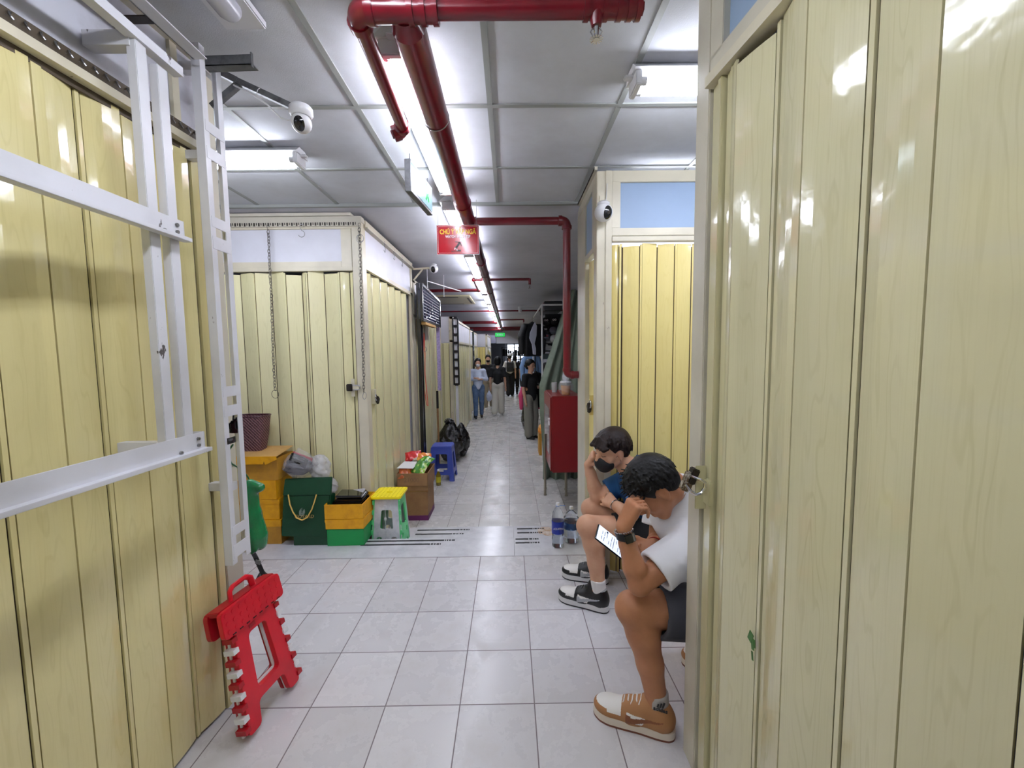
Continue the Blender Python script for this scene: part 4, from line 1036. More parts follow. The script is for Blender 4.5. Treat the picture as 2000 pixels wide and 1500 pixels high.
# big padlock of the near right stall
t = thing('padlock', (0.575, 1.235, 0.99), 'heavy padlock with brown worn body hooked open on the near right stall latch', 'padlock')
C0 = w3(1343, 940, 1.235)
Rm = Euler((0, math.radians(22), 0)).to_matrix()
mb = MB(); mb.obox(C0, (0.030, 0.026, 0.062), Rm); mb.build('body', mat('worn lock body', (104, 88, 70), 0.4, metal=0.5, mottle=(60, (190, 186, 178), 0.52, 0.6)), t, bevel=0.005)
mb = MB(); c = C0 + Vector((0.014, -0.002, 0.018)); mb.obox(c, (0.022, 0.03, 0.05), Rm); mb.build('lock_end', 'darksteel', t, bevel=0.003)
mb = MB(); a_ = w3(1348, 968, 1.225); b_ = w3(1372, 978, 1.235); 
mb.path([w3(1340, 948, 1.22), w3(1350, 960, 1.19), w3(1360, 966, 1.178), w3(1370, 963, 1.176), w3(1377, 952, 1.178), w3(1377, 943, 1.18), w3(1370, 938, 1.183), w3(1360, 934, 1.20), w3(1350, 930, 1.225)], 0.0048, 8); mb.build('shackle', 'chrome', t, smooth=True)
# ================================================================ stools
def smooth_poly(pts, r=0.02, n=4):
    """round the corners of a closed outline"""
    out = []; k = len(pts)
    for i in range(k):
        p = Vector(pts[i]); a = Vector(pts[i-1]); b = Vector(pts[(i+1) % k])
        da = (a-p); db = (b-p); q = min(r, da.length*0.45, db.length*0.45); A = p + da.normalized()*q; B = p + db.normalized()*q
        for j in range(n+1):
            t_ = j/n; v = A*(1-t_)**2 + p*2*t_*(1-t_) + B*t_**2; out.append((v.x, v.y))
    return out
# red folding stool leaning folded against the left stall
t = thing('folding_stool', (-1.0, 1.55, 0.0), 'red and white folding plastic stool folded flat, leaning against the left stall', 'folding stool')
M['redpl'] = mat('red plastic', (206, 16, 38), 0.32, mottle=(7, (186, 12, 34), 0.4, 0.7)); M['redpl2'] = mat('deep red plastic', (160, 10, 26), 0.38)
A0 = Vector((-1.005, 1.405, 0.012)); B0 = Vector((-0.962, 1.675, 0.012))       # foot line
eu = (B0-A0).normalized()
ev = Vector((-0.20, 0.02, 0.98)); ev = (ev - eu*ev.dot(eu)).normalized(); en = eu.cross(ev).normalized()
if en.x < 0: en = -en
def S(u, v, w_=0.0): return A0 + eu*u + ev*v + en*w_
W = 0.275
hx = [0.3, 0.44]
outer = [(0.0, 0), (0.06, 0), (0.072, 0.085), (0.205, 0.085), (0.218, 0), (W, 0), (W-0.042, 0.41), (0.042, 0.41)]
hole = smooth_poly([(0.082, 0.125), (0.195, 0.125), (0.182, 0.335), (0.094, 0.335)], 0.02)
mb = MB(); mb.prism(smooth_poly(outer, 0.018), A0 + en*0.020, eu, ev, en, 0.022, 0, [hole[::-1]]); mb.build('leg_frame', 'redpl', t, bevel=0.002)
mb = MB(); mb.prism(smooth_poly(outer, 0.018), A0 - en*0.004, eu, ev, en, 0.013, 0, [hole[::-1]]); mb.build('leg_frame', 'redpl2', t, bevel=0.002)
mb = MB(); mb.prism([(u*1.0 - (0.004 if u < W/2 else -0.004), v) for (u, v) in outer], A0 + en*0.0095, eu, ev, en, 0.010, 0, [[(0.088, 0.131), (0.189, 0.131), (0.176, 0.329), (0.099, 0.329)][::-1]]); mb.build('inner_frame', 'wplastic', t, bevel=0.001)
for side in (0, 1):   # hinge knuckles on both slanted edges
    mb = MB()
    for i in range(9):
        f = (i+0.5)/9; v = 0.01 + 0.365*f; u = (0.042*v/0.41 - 0.007) if side == 0 else (W - 0.042*v/0.41 + 0.007)
        mb.prism([(u-0.012, v-0.009), (u+0.012, v-0.009), (u+0.012, v+0.009), (u-0.012, v+0.009)], A0 + en*0.004, eu, ev, en, 0.044, 0 if i % 2 else 1)
    mb.build('hinge_knuckles', ['wplastic', 'redpl2'], t)
mb = MB()   # seat halves folded down over the frame
top = smooth_poly([(-0.012, 0.375), (W+0.012, 0.375), (W+0.008, 0.475), (-0.008, 0.475)], 0.02)
mb.prism(top, A0 + en*0.036, eu, ev, en, 0.02); mb.build('seat_half', 'redpl', t, bevel=0.003)
mb = MB(); mb.prism(top, A0 - en*0.022, eu, ev, en, 0.02); mb.build('seat_half', 'redpl2', t, bevel=0.003)
mb = MB(); mb.prism([(0.0, 0.46), (W, 0.46), (W, 0.478), (0.0, 0.478)], A0 - en*0.01, eu, ev, en, 0.05); mb.build('spine', 'redpl2', t, bevel=0.002)
mb = MB()
for i in range(9):
    for j in range(3): c = S(0.012+0.031*i, 0.397+0.03*j, 0.057); mb.cyl(c, c + en*0.001, 0.0085, n=8)
mb.build('anti_slip_dots', 'redpl', t)
mb = MB()
for i in range(8): c0 = S(0.02+0.032*i, 0.380, 0.0562); mb.beam(c0, c0 + eu*0.016, 0.004, 0.001, up=tuple(en))
mb.build('seat_slots', 'blackgloss', t)
mb = MB(); q = [S(0.08, 0.475, 0.015), S(0.085, 0.51, 0.015), S(0.10, 0.522, 0.015), S(0.165, 0.525, 0.015), S(0.185, 0.512, 0.015), S(0.19, 0.475, 0.015)]
q2 = []
for i in range(len(q)-1):
    for j in range(4): q2.append(q[i].lerp(q[i+1], j/4))
q2.append(q[-1]); mb.path(q2, 0.009, 8, flat=1.3); mb.build('carry_handle', 'redpl', t, smooth=True)
mb = MB(); c = S(0.118, 0.355, 0.043); mb.obox(c, (0.001, 0.03, 0.014), Matrix((en, eu, ev)).transposed()); mb.build('moulded_badge', 'redpl2', t)

# white and green folding stool with yellow seat, standing on the lower step
t = thing('folding_stool', (-0.97, 3.22, -0.125), 'open folding stool with yellow seat, white front and green sides, on the step', 'folding stool')
M['yellowpl'] = mat('yellow plastic', (246, 226, 20), 0.35); M['greenpl'] = mat('mint green plastic', (96, 214, 136), 0.35); M['greypl'] = mat('white plastic sheet', (214, 216, 220), 0.35, mottle=(9, (180, 182, 190), 0.45, 0.7))
zb = -0.125; zt = 0.30
def trap(x0, x1, xa, xb, z0, z1): return [(x0, z0), (x1, z0), (xb, z1), (xa, z1)]
fx0, fx1 = -1.10, -0.855; tx0, tx1 = -1.075, -0.878
for (yb, yt, nm) in ((3.10, 3.135, 'front_panel'), (3.345, 3.31, 'back_panel')):
    ey_ = Vector((0, yt-yb, zt-0.012-zb)).normalized(); L = math.hypot(yt-yb, zt-0.012-zb)
    mb = MB(); o = Vector((fx0, yb, zb)); wid = fx1-fx0
    ol = [(0, 0), (0.03, 0), (0.04, 0.02), (wid-0.04, 0.02), (wid-0.03, 0), (wid, 0), (wid-0.024, L), (0.024, L)]
    hw = smooth_poly([(0.07, 0.17), (wid-0.07, 0.17), (wid-0.082, 0.32), (0.082, 0.32)], 0.018)
    def circ(cx, cz, r): return [(cx+r*math.cos(2*PI*i/16), cz+r*math.sin(2*PI*i/16)) for i in range(16)]
    mb.prism(ol, o, (1,0,0), ey_, (0,1,0), 0.012, 0, [hw[::-1], circ(0.065, 0.085, 0.026)[::-1], circ(wid-0.065, 0.085, 0.026)[::-1]])
    mb.build(nm, 'greypl', t, bevel=0.001)
mb = MB(); mb.box((-0.979, 3.096, zb+0.04), (-0.976, 3.099, zt-0.02)); 
for i in range(4): mb.box((-0.986, 3.094, zb+0.05+0.1*i), (-0.969, 3.0985, zb+0.07+0.1*i))
mb.build('centre_hinge', 'greypl', t)
for (s, xb_, xt_) in ((-1, fx0+0.004, tx0), (1, fx1-0.004, tx1)):
    ey_ = Vector((xt_-xb_, 0, zt-0.012-zb)).normalized(); L = math.hypot(xt_-xb_, zt-0.012-zb); wid = 0.245
    mb = MB(); ol = [(0, 0), (0.035, 0), (0.05, 0.03), (wid-0.05, 0.03), (wid-0.035, 0), (wid, 0), (wid-0.034, L), (0.034, L)]
    hw = smooth_poly([(0.062, 0.2), (wid-0.062, 0.16), (wid-0.075, 0.335), (0.07, 0.335)], 0.015)
    mb.prism(ol, (xb_, 3.10, zb), (0,1,0), ey_, (1,0,0), 0.010*s*-1, 0, [hw[::-1], circ(0.06, 0.1, 0.02)[::-1], circ(wid-0.06, 0.11, 0.02)[::-1]])
    mb.build('side_panel', 'greenpl', t, bevel=0.001)
mb = MB()
for i in range(5):
    z = zb+0.05+i*0.078; f = (z-zb)/(zt-zb)
    for x in (fx0+(tx0-fx0)*f-0.006, fx1+(tx1-fx1)*f-0.004): mb.box((x, 3.095+0.035*f, z), (x+0.011, 3.108+0.035*f, z+0.035))
mb.build('hinge_loops', 'greenpl', t, bevel=0.001)
mb = MB(); seat = smooth_poly([(-1.095, 3.105), (-0.858, 3.105), (-0.858, 3.345), (-1.095, 3.345)], 0.022)
slot = [(-1.0, 3.215), (-0.955, 3.215), (-0.955, 3.235), (-1.0, 3.235)]
mb.prism(seat, (0, 0, zt-0.012), (1,0,0), (0,1,0), (0,0,1), 0.018, 0, [slot[::-1]]); mb.build('seat', 'yellowpl', t, bevel=0.003)
mb = MB()
for i in range(8):
    for j in range(8):
        if 2 < i < 5 and 2 < j < 5: continue
        x = -1.08+0.03*i; y = 3.12+0.03*j; mb.cyl((x, y, zt+0.006), (x, y, zt+0.0068), 0.006, n=7)
mb.build('anti_slip_dots', mat('dark yellow dots', (206, 186, 20), 0.5), t)
mb = MB(); mb.box((-0.99, 3.216, zt-0.018), (-0.965, 3.234, zt-0.005)); mb.build('finger_slot', 'black', t)

# blue plastic stool
def plastic_stool(c, s, h, mname, label, topw=0.26):
    t = thing('plastic_stool', c, label, 'stool'); x0, y0, z0 = c
    b = s/2; a = topw/2
    mb = MB(); seat = smooth_poly([(-a, -a), (a, -a), (a, a), (-a, a)], 0.03)
    mb.prism(seat, (x0, y0, z0+h-0.014), (1,0,0), (0,1,0), (0,0,1), 0.014); mb.build('seat', mname, t, bevel=0.004)
    for (dx, dy) in ((0,-1), (1,0), (0,1), (-1,0)):   # four pierced skirts
        ex = Vector((-dy, dx, 0)); out = Vector((dx, dy, 0)); ey_ = (Vector((0,0,h-0.01)) - out*(b-a)).normalized(); L = math.hypot(h-0.01, b-a)
        o = Vector(c) + out*b
        ol = [(-b, 0), (-b+0.062, 0), (-b+0.066, 0.07), (-b+0.075, 0.085), (b-0.075, 0.085), (b-0.066, 0.07), (b-0.062, 0), (b, 0), (a+0.004, L), (-a-0.004, L)]
        hl = smooth_poly([(-b+0.085, 0.15), (b-0.085, 0.15), (a-0.055, L-0.09), (-a+0.055, L-0.09)], 0.02)
        mb = MB(); mb.prism(ol, o, ex, ey_, -out, 0.006, 0, [hl[::-1]]); mb.build('side_wall', mname, t, bevel=0.001)
    for (dx, dy) in ((-1,-1), (1,-1), (1,1), (-1,1)):
        mb = MB(); mb.cyl((x0+dx*(b-0.012), y0+dy*(b-0.012), z0), (x0+dx*(a-0.012), y0+dy*(a-0.012), z0+h-0.02), 0.016, 0.013, n=10); mb.build('leg', mname, t, smooth=True)
    mb = MB(); rim = smooth_poly([(-a-0.006, -a-0.006), (a+0.006, -a-0.006), (a+0.006, a+0.006), (-a-0.006, a+0.006)], 0.03)
    mb.prism(rim, (x0, y0, z0+h-0.034), (1,0,0), (0,1,0), (0,0,1), 0.02); mb.build('rim', mname, t, bevel=0.003)
    return t
M['bluepl'] = mat('blue plastic', (66, 84, 176), 0.35)
t = plastic_stool((-0.90, 5.38, -0.25), 0.33, 0.455, 'bluepl', 'blue plastic stool standing in the corridor before the black rubbish bags')
mb = MB(); mb.box((-0.94, 5.205, -0.115), (-0.87, 5.212, -0.098)); mb.build('paper_tag', 'wplastic', t)

# ================================================================ boxes
def carton(name, x0, x1, y0, y1, z0, z1, m, label, group=None, lid=0.0, lidm=None, rz=0.0, cat='box', open_top=False, parts=True):
    t = thing(name, ((x0+x1)/2, (y0+y1)/2, z0), label, cat, group)
    mb = MB()
    if open_top:
        th = 0.004
        mb.box((x0, y0, z0), (x1, y1, z0+th)); mb.box((x0, y0, z0+th), (x0+th, y1, z1)); mb.box((x1-th, y0, z0+th), (x1, y1, z1)); mb.box((x0+th, y0, z0+th), (x1-th, y0+th, z1)); mb.box((x0+th, y1-th, z0+th), (x1-th, y1, z1))
        mb.build('box_body', m, t)
    else: mb.box((x0, y0, z0), (x1, y1, z1)); mb.build('box_body', m, t, bevel=0.002)
    if lid: mb = MB(); mb.box((x0-0.003, y0-0.003, z1-lid), (x1+0.003, y1+0.003, z1+0.003)); mb.build('lid', lidm or m, t, bevel=0.002)
    if rz:
        t.rotation_euler[2] = rz
    return t
M['ybox'] = mat('yellow card', (226, 162, 8), 0.5, mottle=(14, (206, 142, 6), 0.45, 0.7)); M['ybox2'] = mat('ochre card', (184, 132, 36), 0.6, mottle=(14, (164, 116, 34), 0.45, 0.7)); M['kraft'] = mat('brown cardboard', (150, 112, 72), 0.8, mottle=(9, (128, 94, 60), 0.4, 0.7))
M['kraft2'] = mat('pale cardboard', (190, 150, 88), 0.75, mottle=(9, (170, 132, 78), 0.4, 0.7))
gb = 'yellow shoe boxes stacked at left'
carton('shoe_box', -2.02, -1.725, 2.985, 3.21, 0.0, 0.185, 'ybox2', 'ochre shoe box at the bottom of the yellow stack, on the floor', gb, 0.05, 'ybox')
carton('shoe_box', -2.03, -1.735, 2.99, 3.215, 0.189, 0.34, 'ybox', 'bright yellow shoe box, second from the bottom of the stack', gb, 0.035, rz=0.01)
carton('shoe_box', -2.03, -1.745, 2.985, 3.21, 0.344, 0.485, 'ybox', 'bright yellow shoe box, directly beneath the box with the open lid', gb, 0.03, rz=-0.012)
t = carton('shoe_box', -2.02, -1.725, 2.985, 3.21, 0.489, 0.655, 'ybox2', 'topmost shoe box of the yellow stack, its brown lid flap lifted', gb)
mb = MB(); mb.prism(smooth_poly([(-0.31, 0), (0.0, 0), (0.004, 0.235), (-0.29, 0.24)], 0.004), (-1.72, 2.965, 0.67), (1,0,0), (0,1,0.12), (0,0,1), 0.003); mb.build('lid_flap', 'kraft2', t)
mb = MB(); mb.prism([(-0.31, -0.055), (-0.10, -0.055), (-0.09, -0.03), (-0.08, -0.06), (0.005, -0.02), (0.0, 0.003), (-0.31, 0.003)], (-1.72, 2.962, 0.672), (1,0,0), (0,0.02,1), (0,1,0), 0.003); mb.build('front_flap', 'ybox', t)
# woven maroon basket on top
t = thing('woven_basket', (-1.99, 3.14, 0.685), 'dark maroon woven basket standing on top of the yellow shoe boxes', 'basket')
wm = mat('maroon weave', (84, 44, 52), 0.5); q = NT(wm)
tc = q.n('TexCoord'); ck = q.n('TexWave', wave_type='BANDS', bands_direction='DIAGONAL'); ck.inputs['Scale'].default_value = 26; ck.inputs['Distortion'].default_value = 3.0; ck.inputs['Detail Scale'].default_value = 6
q.L(tc.outputs['Object'], ck.inputs['Vector']); q.L(q.mix(ck.outputs['Fac'], srgb(58, 30, 38), srgb(140, 96, 100)), q.b.inputs['Base Color'])
bp = q.n('Bump'); bp.inputs['Distance'].default_value = 0.004; q.L(ck.outputs['Fac'], bp.inputs['Height']); q.L(bp.outputs['Normal'], q.b.inputs['Normal'])
mb = MB(); vs = []; cx, cy = -1.985, 3.13
for (z, hw, hd) in ((0.685, 0.085, 0.05), (0.80, 0.105, 0.065), (0.955, 0.125, 0.075)):
    for j in range(24):
        a_ = 2*PI*j/24; c_, s_ = math.cos(a_), math.sin(a_); vs.append((cx + hw*math.copysign(abs(c_)**0.5, c_), cy + hd*math.copysign(abs(s_)**0.5, s_), z))
fs = [(i*24+j, i*24+(j+1) % 24, (i+1)*24+(j+1) % 24, (i+1)*24+j) for i in range(2) for j in range(24)] + [tuple(range(23, -1, -1))]
mb.add(vs, fs); mb.build('basket_body', wm, t, smooth=True)
mb = MB(); mb.path([Vector(v) for v in vs[48:72]], 0.005, 6, closed=True); mb.build('rim', mat('maroon rim', (74, 36, 46), 0.4), t, smooth=True)

# dark green paper shopping bag
t = thing('shopping_bag', (-1.5, 2.99, 0.0), 'dark green paper shopping bag with gold rope handle and small crest', 'shopping bag')
M['dgreen'] = mat('dark green paper', (4, 58, 30), 0.45, bump=(6, 0.4, 0.01)); M['rope'] = mat('gold cord', (226, 186, 96), 0.6)
def P2(px, py, Y): v = w3(px, py, Y); return v
bag = [w3(555, 1050, 2.945), w3(641, 1050, 2.955), w3(652, 934, 3.0), w3(553, 934, 3.0)]
mb = MB()
f = [w3(549, 1048, 2.95), w3(638, 1050, 2.95), w3(645, 966, 2.985), w3(553, 968, 2.985)]
b_ = [v + Vector((0.01, 0.13, 0)) for v in f]; b_[0].z = f[0].z; b_[1].z = f[1].z
b_[2] = f[2] + Vector((0.02, 0.05, 0.0)); b_[3] = f[3] + Vector((0.0, 0.05, 0.0))
mb.add(f + b_, [(0,1,2,3), (4,7,6,5), (0,3,7,4), (1,5,6,2), (3,2,6,7), (0,4,5,1)]); mb.build('bag_body', 'dgreen', t, bevel=0.006)
mb = MB(); f2 = [w3(552, 969, 2.98), w3(646, 967, 2.98), w3(648, 932, 3.02), w3(556, 936, 3.02)]; mb.add(f2 + [v + Vector((0, 0.02, 0)) for v in f2], [(0,1,2,3), (4,7,6,5), (0,3,7,4), (1,5,6,2), (3,2,6,7), (0,4,5,1)]); mb.build('folded_top', 'dgreen', t, bevel=0.004)
mb = MB(); g = [w3(563, 966, 2.968), w3(566, 985, 2.96), w3(572, 1000, 2.952), w3(580, 1012, 2.945), w3(590, 1016, 2.944), w3(600, 1011, 2.945), w3(609, 995, 2.95), w3(614, 980, 2.96), w3(618, 966, 2.97)]
g2 = []
for i in range(len(g)-1):
    for j in range(3): g2.append(g[i].lerp(g[i+1], j/3))
g2.append(g[-1]); mb.path(g2, 0.0048, 8); mb.build('rope_handle', 'rope', t, smooth=True)
o = w3(594, 1012, 2.9505)
text_mesh('GOYARD', 0.034, o, (1,0,0.0), (0,0.38,1), 'maker_name', mat('gold print', (186, 150, 84), 0.4), t)
mb = MB(); c = w3(590, 1000, 2.956)
for k_ in range(5): mb.torus(c + Vector((0, -0.002, 0)), (0.05, -1, 0.38), 0.006+0.0035*k_, 0.0011, 20, 4, sx=1.4, a0=0.5*(k_ % 2), a1=5.6, upv=(0, 0.38, 1))
mb.build('crest', mat('silver print', (150, 160, 150), 0.4), t)
carton('shoe_box', -1.62, -1.365, 2.955, 3.20, 0.0, 0.075, 'dgreen', 'dark green flat box lying under the green shopping bag', None)

# clear plastic bag of dark goods on the shopping bag
M['clear'] = mat('clear plastic film', (236, 236, 240), 0.12, alpha=0.22, spec=0.9, bump=(14, 0.9, 0.02)); M['clear2'] = mat('milky plastic film', (232, 232, 238), 0.2, alpha=0.5, spec=0.8, bump=(14, 0.9, 0.02))
M['greycl'] = mat('grey cloth', (84, 84, 90), 0.6); M['redcl'] = mat('red wallet', (168, 30, 48), 0.4)
def lumpy(name, c, r, m, parent, seed=1, amp=0.22, n=26, pinch=0.0, fold=5.0):
    """crumpled blob"""
    n = int(n*1.7); from mathutils import noise as N_; of = Vector((seed*3.1, seed*1.7, seed*0.3))
    rr = random.Random(seed); ph = [(rr.uniform(0, 6.3), rr.uniform(2, fold), rr.uniform(0, 6.3), rr.uniform(1.5, fold)) for _ in range(7)]
    k = n*3//4; vs = []; fs = []
    for i in range(k+1):
        a_ = -PI/2 + PI*i/k
        for j in range(n):
            b2 = 2*PI*j/n; s_ = sum(math.sin(p[0]+p[1]*b2*1.0 + 1.3*p[3]*a_)*math.cos(p[2]+p[3]*a_*2) for p in ph)/7
            ridge = 1-abs(sum(math.sin(p[2] + round(p[1])*b2 + p[3]*2.1*a_) for p in ph[:3]))/3
            pv = Vector((math.cos(a_)*math.cos(b2), math.cos(a_)*math.sin(b2), math.sin(a_)*1.2)); cr = N_.ridged_multi_fractal(pv*1.6+of, 0.9, 2.1, 4, 1.0, 2.0, noise_basis='PERLIN_ORIGINAL')
            q = 1 + amp*(s_ + 0.35*(ridge-0.6) + 0.38*(cr-1.1)); ca = math.cos(a_)
            pz = 1 - pinch*max(0, math.sin(a_))**1.5
            vs.append((c[0]+r[0]*q*ca*pz*math.cos(b2), c[1]+r[1]*q*ca*pz*math.sin(b2), max(c[2]+r[2]*math.sin(a_)*(0.9+0.1*q), c[2]-r[2]*0.92)))
    for i in range(k):
        for j in range(n): fs.append((i*n+j, i*n+(j+1) % n, (i+1)*n+(j+1) % n, (i+1)*n+j))
    mb = MB(); mb.add(vs, fs); return mb.build(name, m, parent, smooth=True)
t = thing('plastic_bag', (-1.52, 3.07, 0.52), 'clear plastic bag of grey and black goods resting on the green shopping bag', 'plastic bag')
c = w3(583, 908, 3.06)
lumpy('grey_bundle', (c.x, c.y, c.z-0.005), (0.095, 0.07, 0.075), 'greycl', t, 3, 0.3)
mb = MB()
for i in range(4): mb.obox((c.x+0.015, c.y-0.05+0.012*i, c.z+0.01+0.012*i), (0.13, 0.012, 0.07), Euler((0.5, 0.45, 0.1)).to_matrix())
mb.build('black_pouches', 'blackgloss', t, bevel=0.003)
mb = MB(); mb.obox((c.x+0.03, c.y+0.005, c.z+0.055), (0.15, 0.012, 0.05), Euler((0.4, 0.42, 0.1)).to_matrix()); mb.build('red_wallet', 'redcl', t, bevel=0.003)
lumpy('film', (c.x+0.01, c.y, c.z+0.015), (0.115, 0.08, 0.115), 'clear', t, 8, 0.4, pinch=0.75)
t = thing('plastic_bag', (-1.33, 3.1, 0.40), 'milky white plastic bag bulging behind the right edge of the green shopping bag', 'plastic bag')
c = w3(625, 915, 3.13); lumpy('film', (c.x, c.y, c.z), (0.08, 0.06, 0.11), 'clear2', t, 11, 0.3)
c = w3(645, 950, 3.12); lumpy('film_corner', (c.x, c.y, c.z), (0.055, 0.05, 0.07), 'clear2', t, 12, 0.3)

# green box with yellow boxes and black goods
M['gbox'] = mat('green card', (12, 140, 66), 0.45)
carton('shoe_box', -1.365, -1.095, 2.94, 3.20, 0.0, 0.125, 'gbox', 'bright green shoe box under the open yellow boxes, on the floor', None, rz=0.02)
carton('shoe_box', -1.37, -1.09, 2.935, 3.21, 0.129, 0.20, 'ybox', 'shallow yellow box lid wedged between the green box and the filled yellow box', 'yellow boxes on the green box', 0.02)
t = carton('shoe_box', -1.372, -1.092, 2.935, 3.215, 0.206, 0.315, 'ybox', 'open yellow box filled with black pouches, on top of the green box', 'yellow boxes on the green box', open_top=True)
for i in range(5):
    tag(MB().obox((-1.23+0.006*(i % 2), 3.075+0.004*i, 0.262+0.0205*i), (0.235-0.01*i, 0.23-0.018*i, 0.017), Euler((0.05*(i % 2)-0.02, 0.02*(i-2), 0.05*(i-2))).to_matrix()).build('pouch', 'blackgloss', bevel=0.005),
        'glossy black pouch in the open yellow box, ' + ['lowest of the pile', 'second from the bottom', 'in the middle of the pile', 'second from the top', 'topmost of the pile'][i], 'pouch', 'black pouches in the yellow box')
mb = MB(); c = w3(690, 966, 3.12); mb.obox(c, (0.19, 0.10, 0.018), Euler((0.15, 0.05, 0.1)).to_matrix()); mb.obox(c + Vector((0, 0, 0.018)), (0.17, 0.09, 0.01), Euler((0.1, -0.06, 0.16)).to_matrix())
tag(mb.build('wrapped_packet', 'clear2', bevel=0.004), 'white film-wrapped packet lying on top of the black pouches', 'packet')

# cardboard boxes with snacks in the corridor
t = carton('cardboard_box', -1.105, -0.83, 3.985, 4.31, -0.25, 0.055, 'kraft', 'brown cardboard box on the corridor floor under the open snack box', 'cardboard boxes of snacks')
mb = MB(); mb.box((-1.107, 3.982, -0.25), (-0.827, 4.313, -0.20)); mb.build('purple_band', mat('purple print', (96, 28, 84), 0.6), t)
mb = MB(); mb.box((-1.106, 3.983, 0.045), (-0.828, 4.312, 0.05)); mb.build('tape_line', 'kraft2', t)
t = carton('cardboard_box', -1.125, -0.82, 3.965, 4.33, 0.06, 0.235, 'kraft', 'open cardboard box full of snack bags, standing on another box', 'cardboard boxes of snacks', open_top=True)
mb = MB(); mb.prism([(0, 0), (0.0, -0.14), (0.33, -0.1), (0.365, 0)], (-0.818, 3.965, 0.235), (0,1,0), (0.12,0,1), (1,0,0), 0.004); mb.build('side_flap', 'kraft', t)
mb = MB(); mb.prism([(0, 0), (0.305, 0), (0.30, -0.12), (0.01, -0.115)], (-1.125, 3.962, 0.236), (1,0,0), (0,0.12,1), (0,-1,0), 0.004); mb.build('front_flap', 'kraft', t)
text_mesh('21000', 0.06, (-0.975, 3.943, 0.155), (1,0,0), (0,0.12,1), 'handwriting', mat('faded pen', (112, 84, 62), 0.8), t, align='CENTER', bold=-0.001)
def pkt(c, size, rot, m, label, wave=0.004, extra=None):
    """puffed snack packet"""
    Rm = Euler(rot).to_matrix(); mb = MB(); nx, ny = 12, 10; vs = []; fs = []
    for s_ in (1, -1):
        for i in range(nx+1):
            for j in range(ny+1):
                u = i/nx*2-1; v = j/ny*2-1; h = (1-u**4)*(1-v**6)*size[2]/2*(1+0.25*math.sin(7*u+3*v)); 
                vs.append(Vector(c) + Rm @ Vector((u*size[0]/2*(1-0.06*(1-abs(v))), v*size[1]/2, s_*h)))
    N = (nx+1)*(ny+1)
    for s_ in range(2):
        for i in range(nx):
            for j in range(ny):
                a = s_*N+i*(ny+1)+j; f_ = (a, a+ny+1, a+ny+2, a+1); fs.append(f_ if s_ == 0 else f_[::-1])
    mb.add(vs, fs); o = mb.build('snack_packet', m, smooth=True); tag(o, label, 'snack packet', 'snack packets in the cardboard box'); return o
def foil(name, c1, c2, c3, sc=14):
    m = mat(name, c1, 0.25, spec=0.7); q = NT(m); tc = q.n('TexCoord'); n_ = q.n('TexNoise'); n_.inputs['Scale'].default_value = sc; n_.inputs['Detail'].default_value = 2
    q.L(tc.outputs['Object'], n_.inputs['Vector']); r = q.n('ValToRGB'); q.L(n_.outputs['Fac'], r.inputs[0]); e = r.color_ramp.elements
    r.color_ramp.interpolation = 'CONSTANT'; e[0].color = srgb(*c1); e[1].position = 0.52; e[1].color = srgb(*c2); e2 = e.new(0.6); e2.color = srgb(*c3)
    q.L(r.outputs[0], q.b.inputs['Base Color']); return m
M['snackg'] = foil('green snack foil', (60, 130, 40), (150, 190, 70), (220, 220, 170)); M['snacko'] = foil('orange snack foil', (222, 120, 44), (236, 170, 60), (120, 150, 50)); M['snackr'] = foil('red snack foil', (196, 24, 36), (216, 40, 44), (240, 220, 200)); M['snackt'] = foil('orange brown foil', (190, 92, 50), (222, 128, 70), (230, 190, 120))
pkt((-0.905, 4.05, 0.275), (0.15, 0.17, 0.05), (0.5, 0.05, -0.3), 'snackg', 'green and yellow snack packet at the front right of the open box')
pkt((-0.89, 4.17, 0.30), (0.14, 0.18, 0.05), (0.35, 0.15, -0.6), 'snackg', 'green snack packet behind the front one, near the right flap')
pkt((-0.91, 4.26, 0.325), (0.16, 0.14, 0.05), (0.3, 0.1, 0.3), 'snacko', 'orange and green snack packet at the back right of the box')
pkt((-1.03, 4.27, 0.335), (0.17, 0.14, 0.05), (0.5, -0.1, 0.2), 'snackr', 'bright red snack packet standing highest at the back of the box')
pkt((-1.05, 4.0, 0.235), (0.13, 0.13, 0.04), (0.8, 0, 0.1), 'snackt', 'orange brown snack packet at the front left of the box, under the paper')
mb = MB(); mb.prism([(-1.13, 3.99), (-0.965, 3.98), (-0.955, 4.16), (-1.10, 4.18)], (0, 0, -0.118), (1,0,0), (0,1,0.1), (0,0,1), 0.002)
o = mb.build('paper_sheet', mat('white card', (236, 236, 238), 0.5)); tag(o, 'white sheet of card lying over the snack packets', 'card')

# bottles
def bottle(c, prof, label, cat, bodym, labz, labr, labm, capm, liquid=None, group=None, caph=0.02, capr=0.014, name='water_bottle'):
    t = thing(name, c, label, cat, group); mb = MB(); mb.lathe(c, prof, 26); mb.build('bottle_body', bodym, t, smooth=True)
    if liquid: mb = MB(); mb.lathe(c, liquid[0], 24); mb.build('liquid', liquid[1], t, smooth=True)
    mb = MB(); mb.lathe(c, [(labr, labz[0]), (labr, labz[1])], 26); mb.build('label_band', labm, t, smooth=True)
    top = prof[-1][1]; mb = MB(); mb.lathe(c, [(0.001, top-0.004), (capr, top-0.004), (capr, top+caph*0.8), (capr*0.9, top+caph), (0.001, top+caph)], 18); mb.build('cap', capm, t, smooth=True)
    return t
M['pet'] = mat('clear PET', (240, 244, 248), 0.05, trans=0.92, ior=1.12); M['water'] = mat('water', (235, 242, 250), 0.02, trans=0.95, ior=1.15)
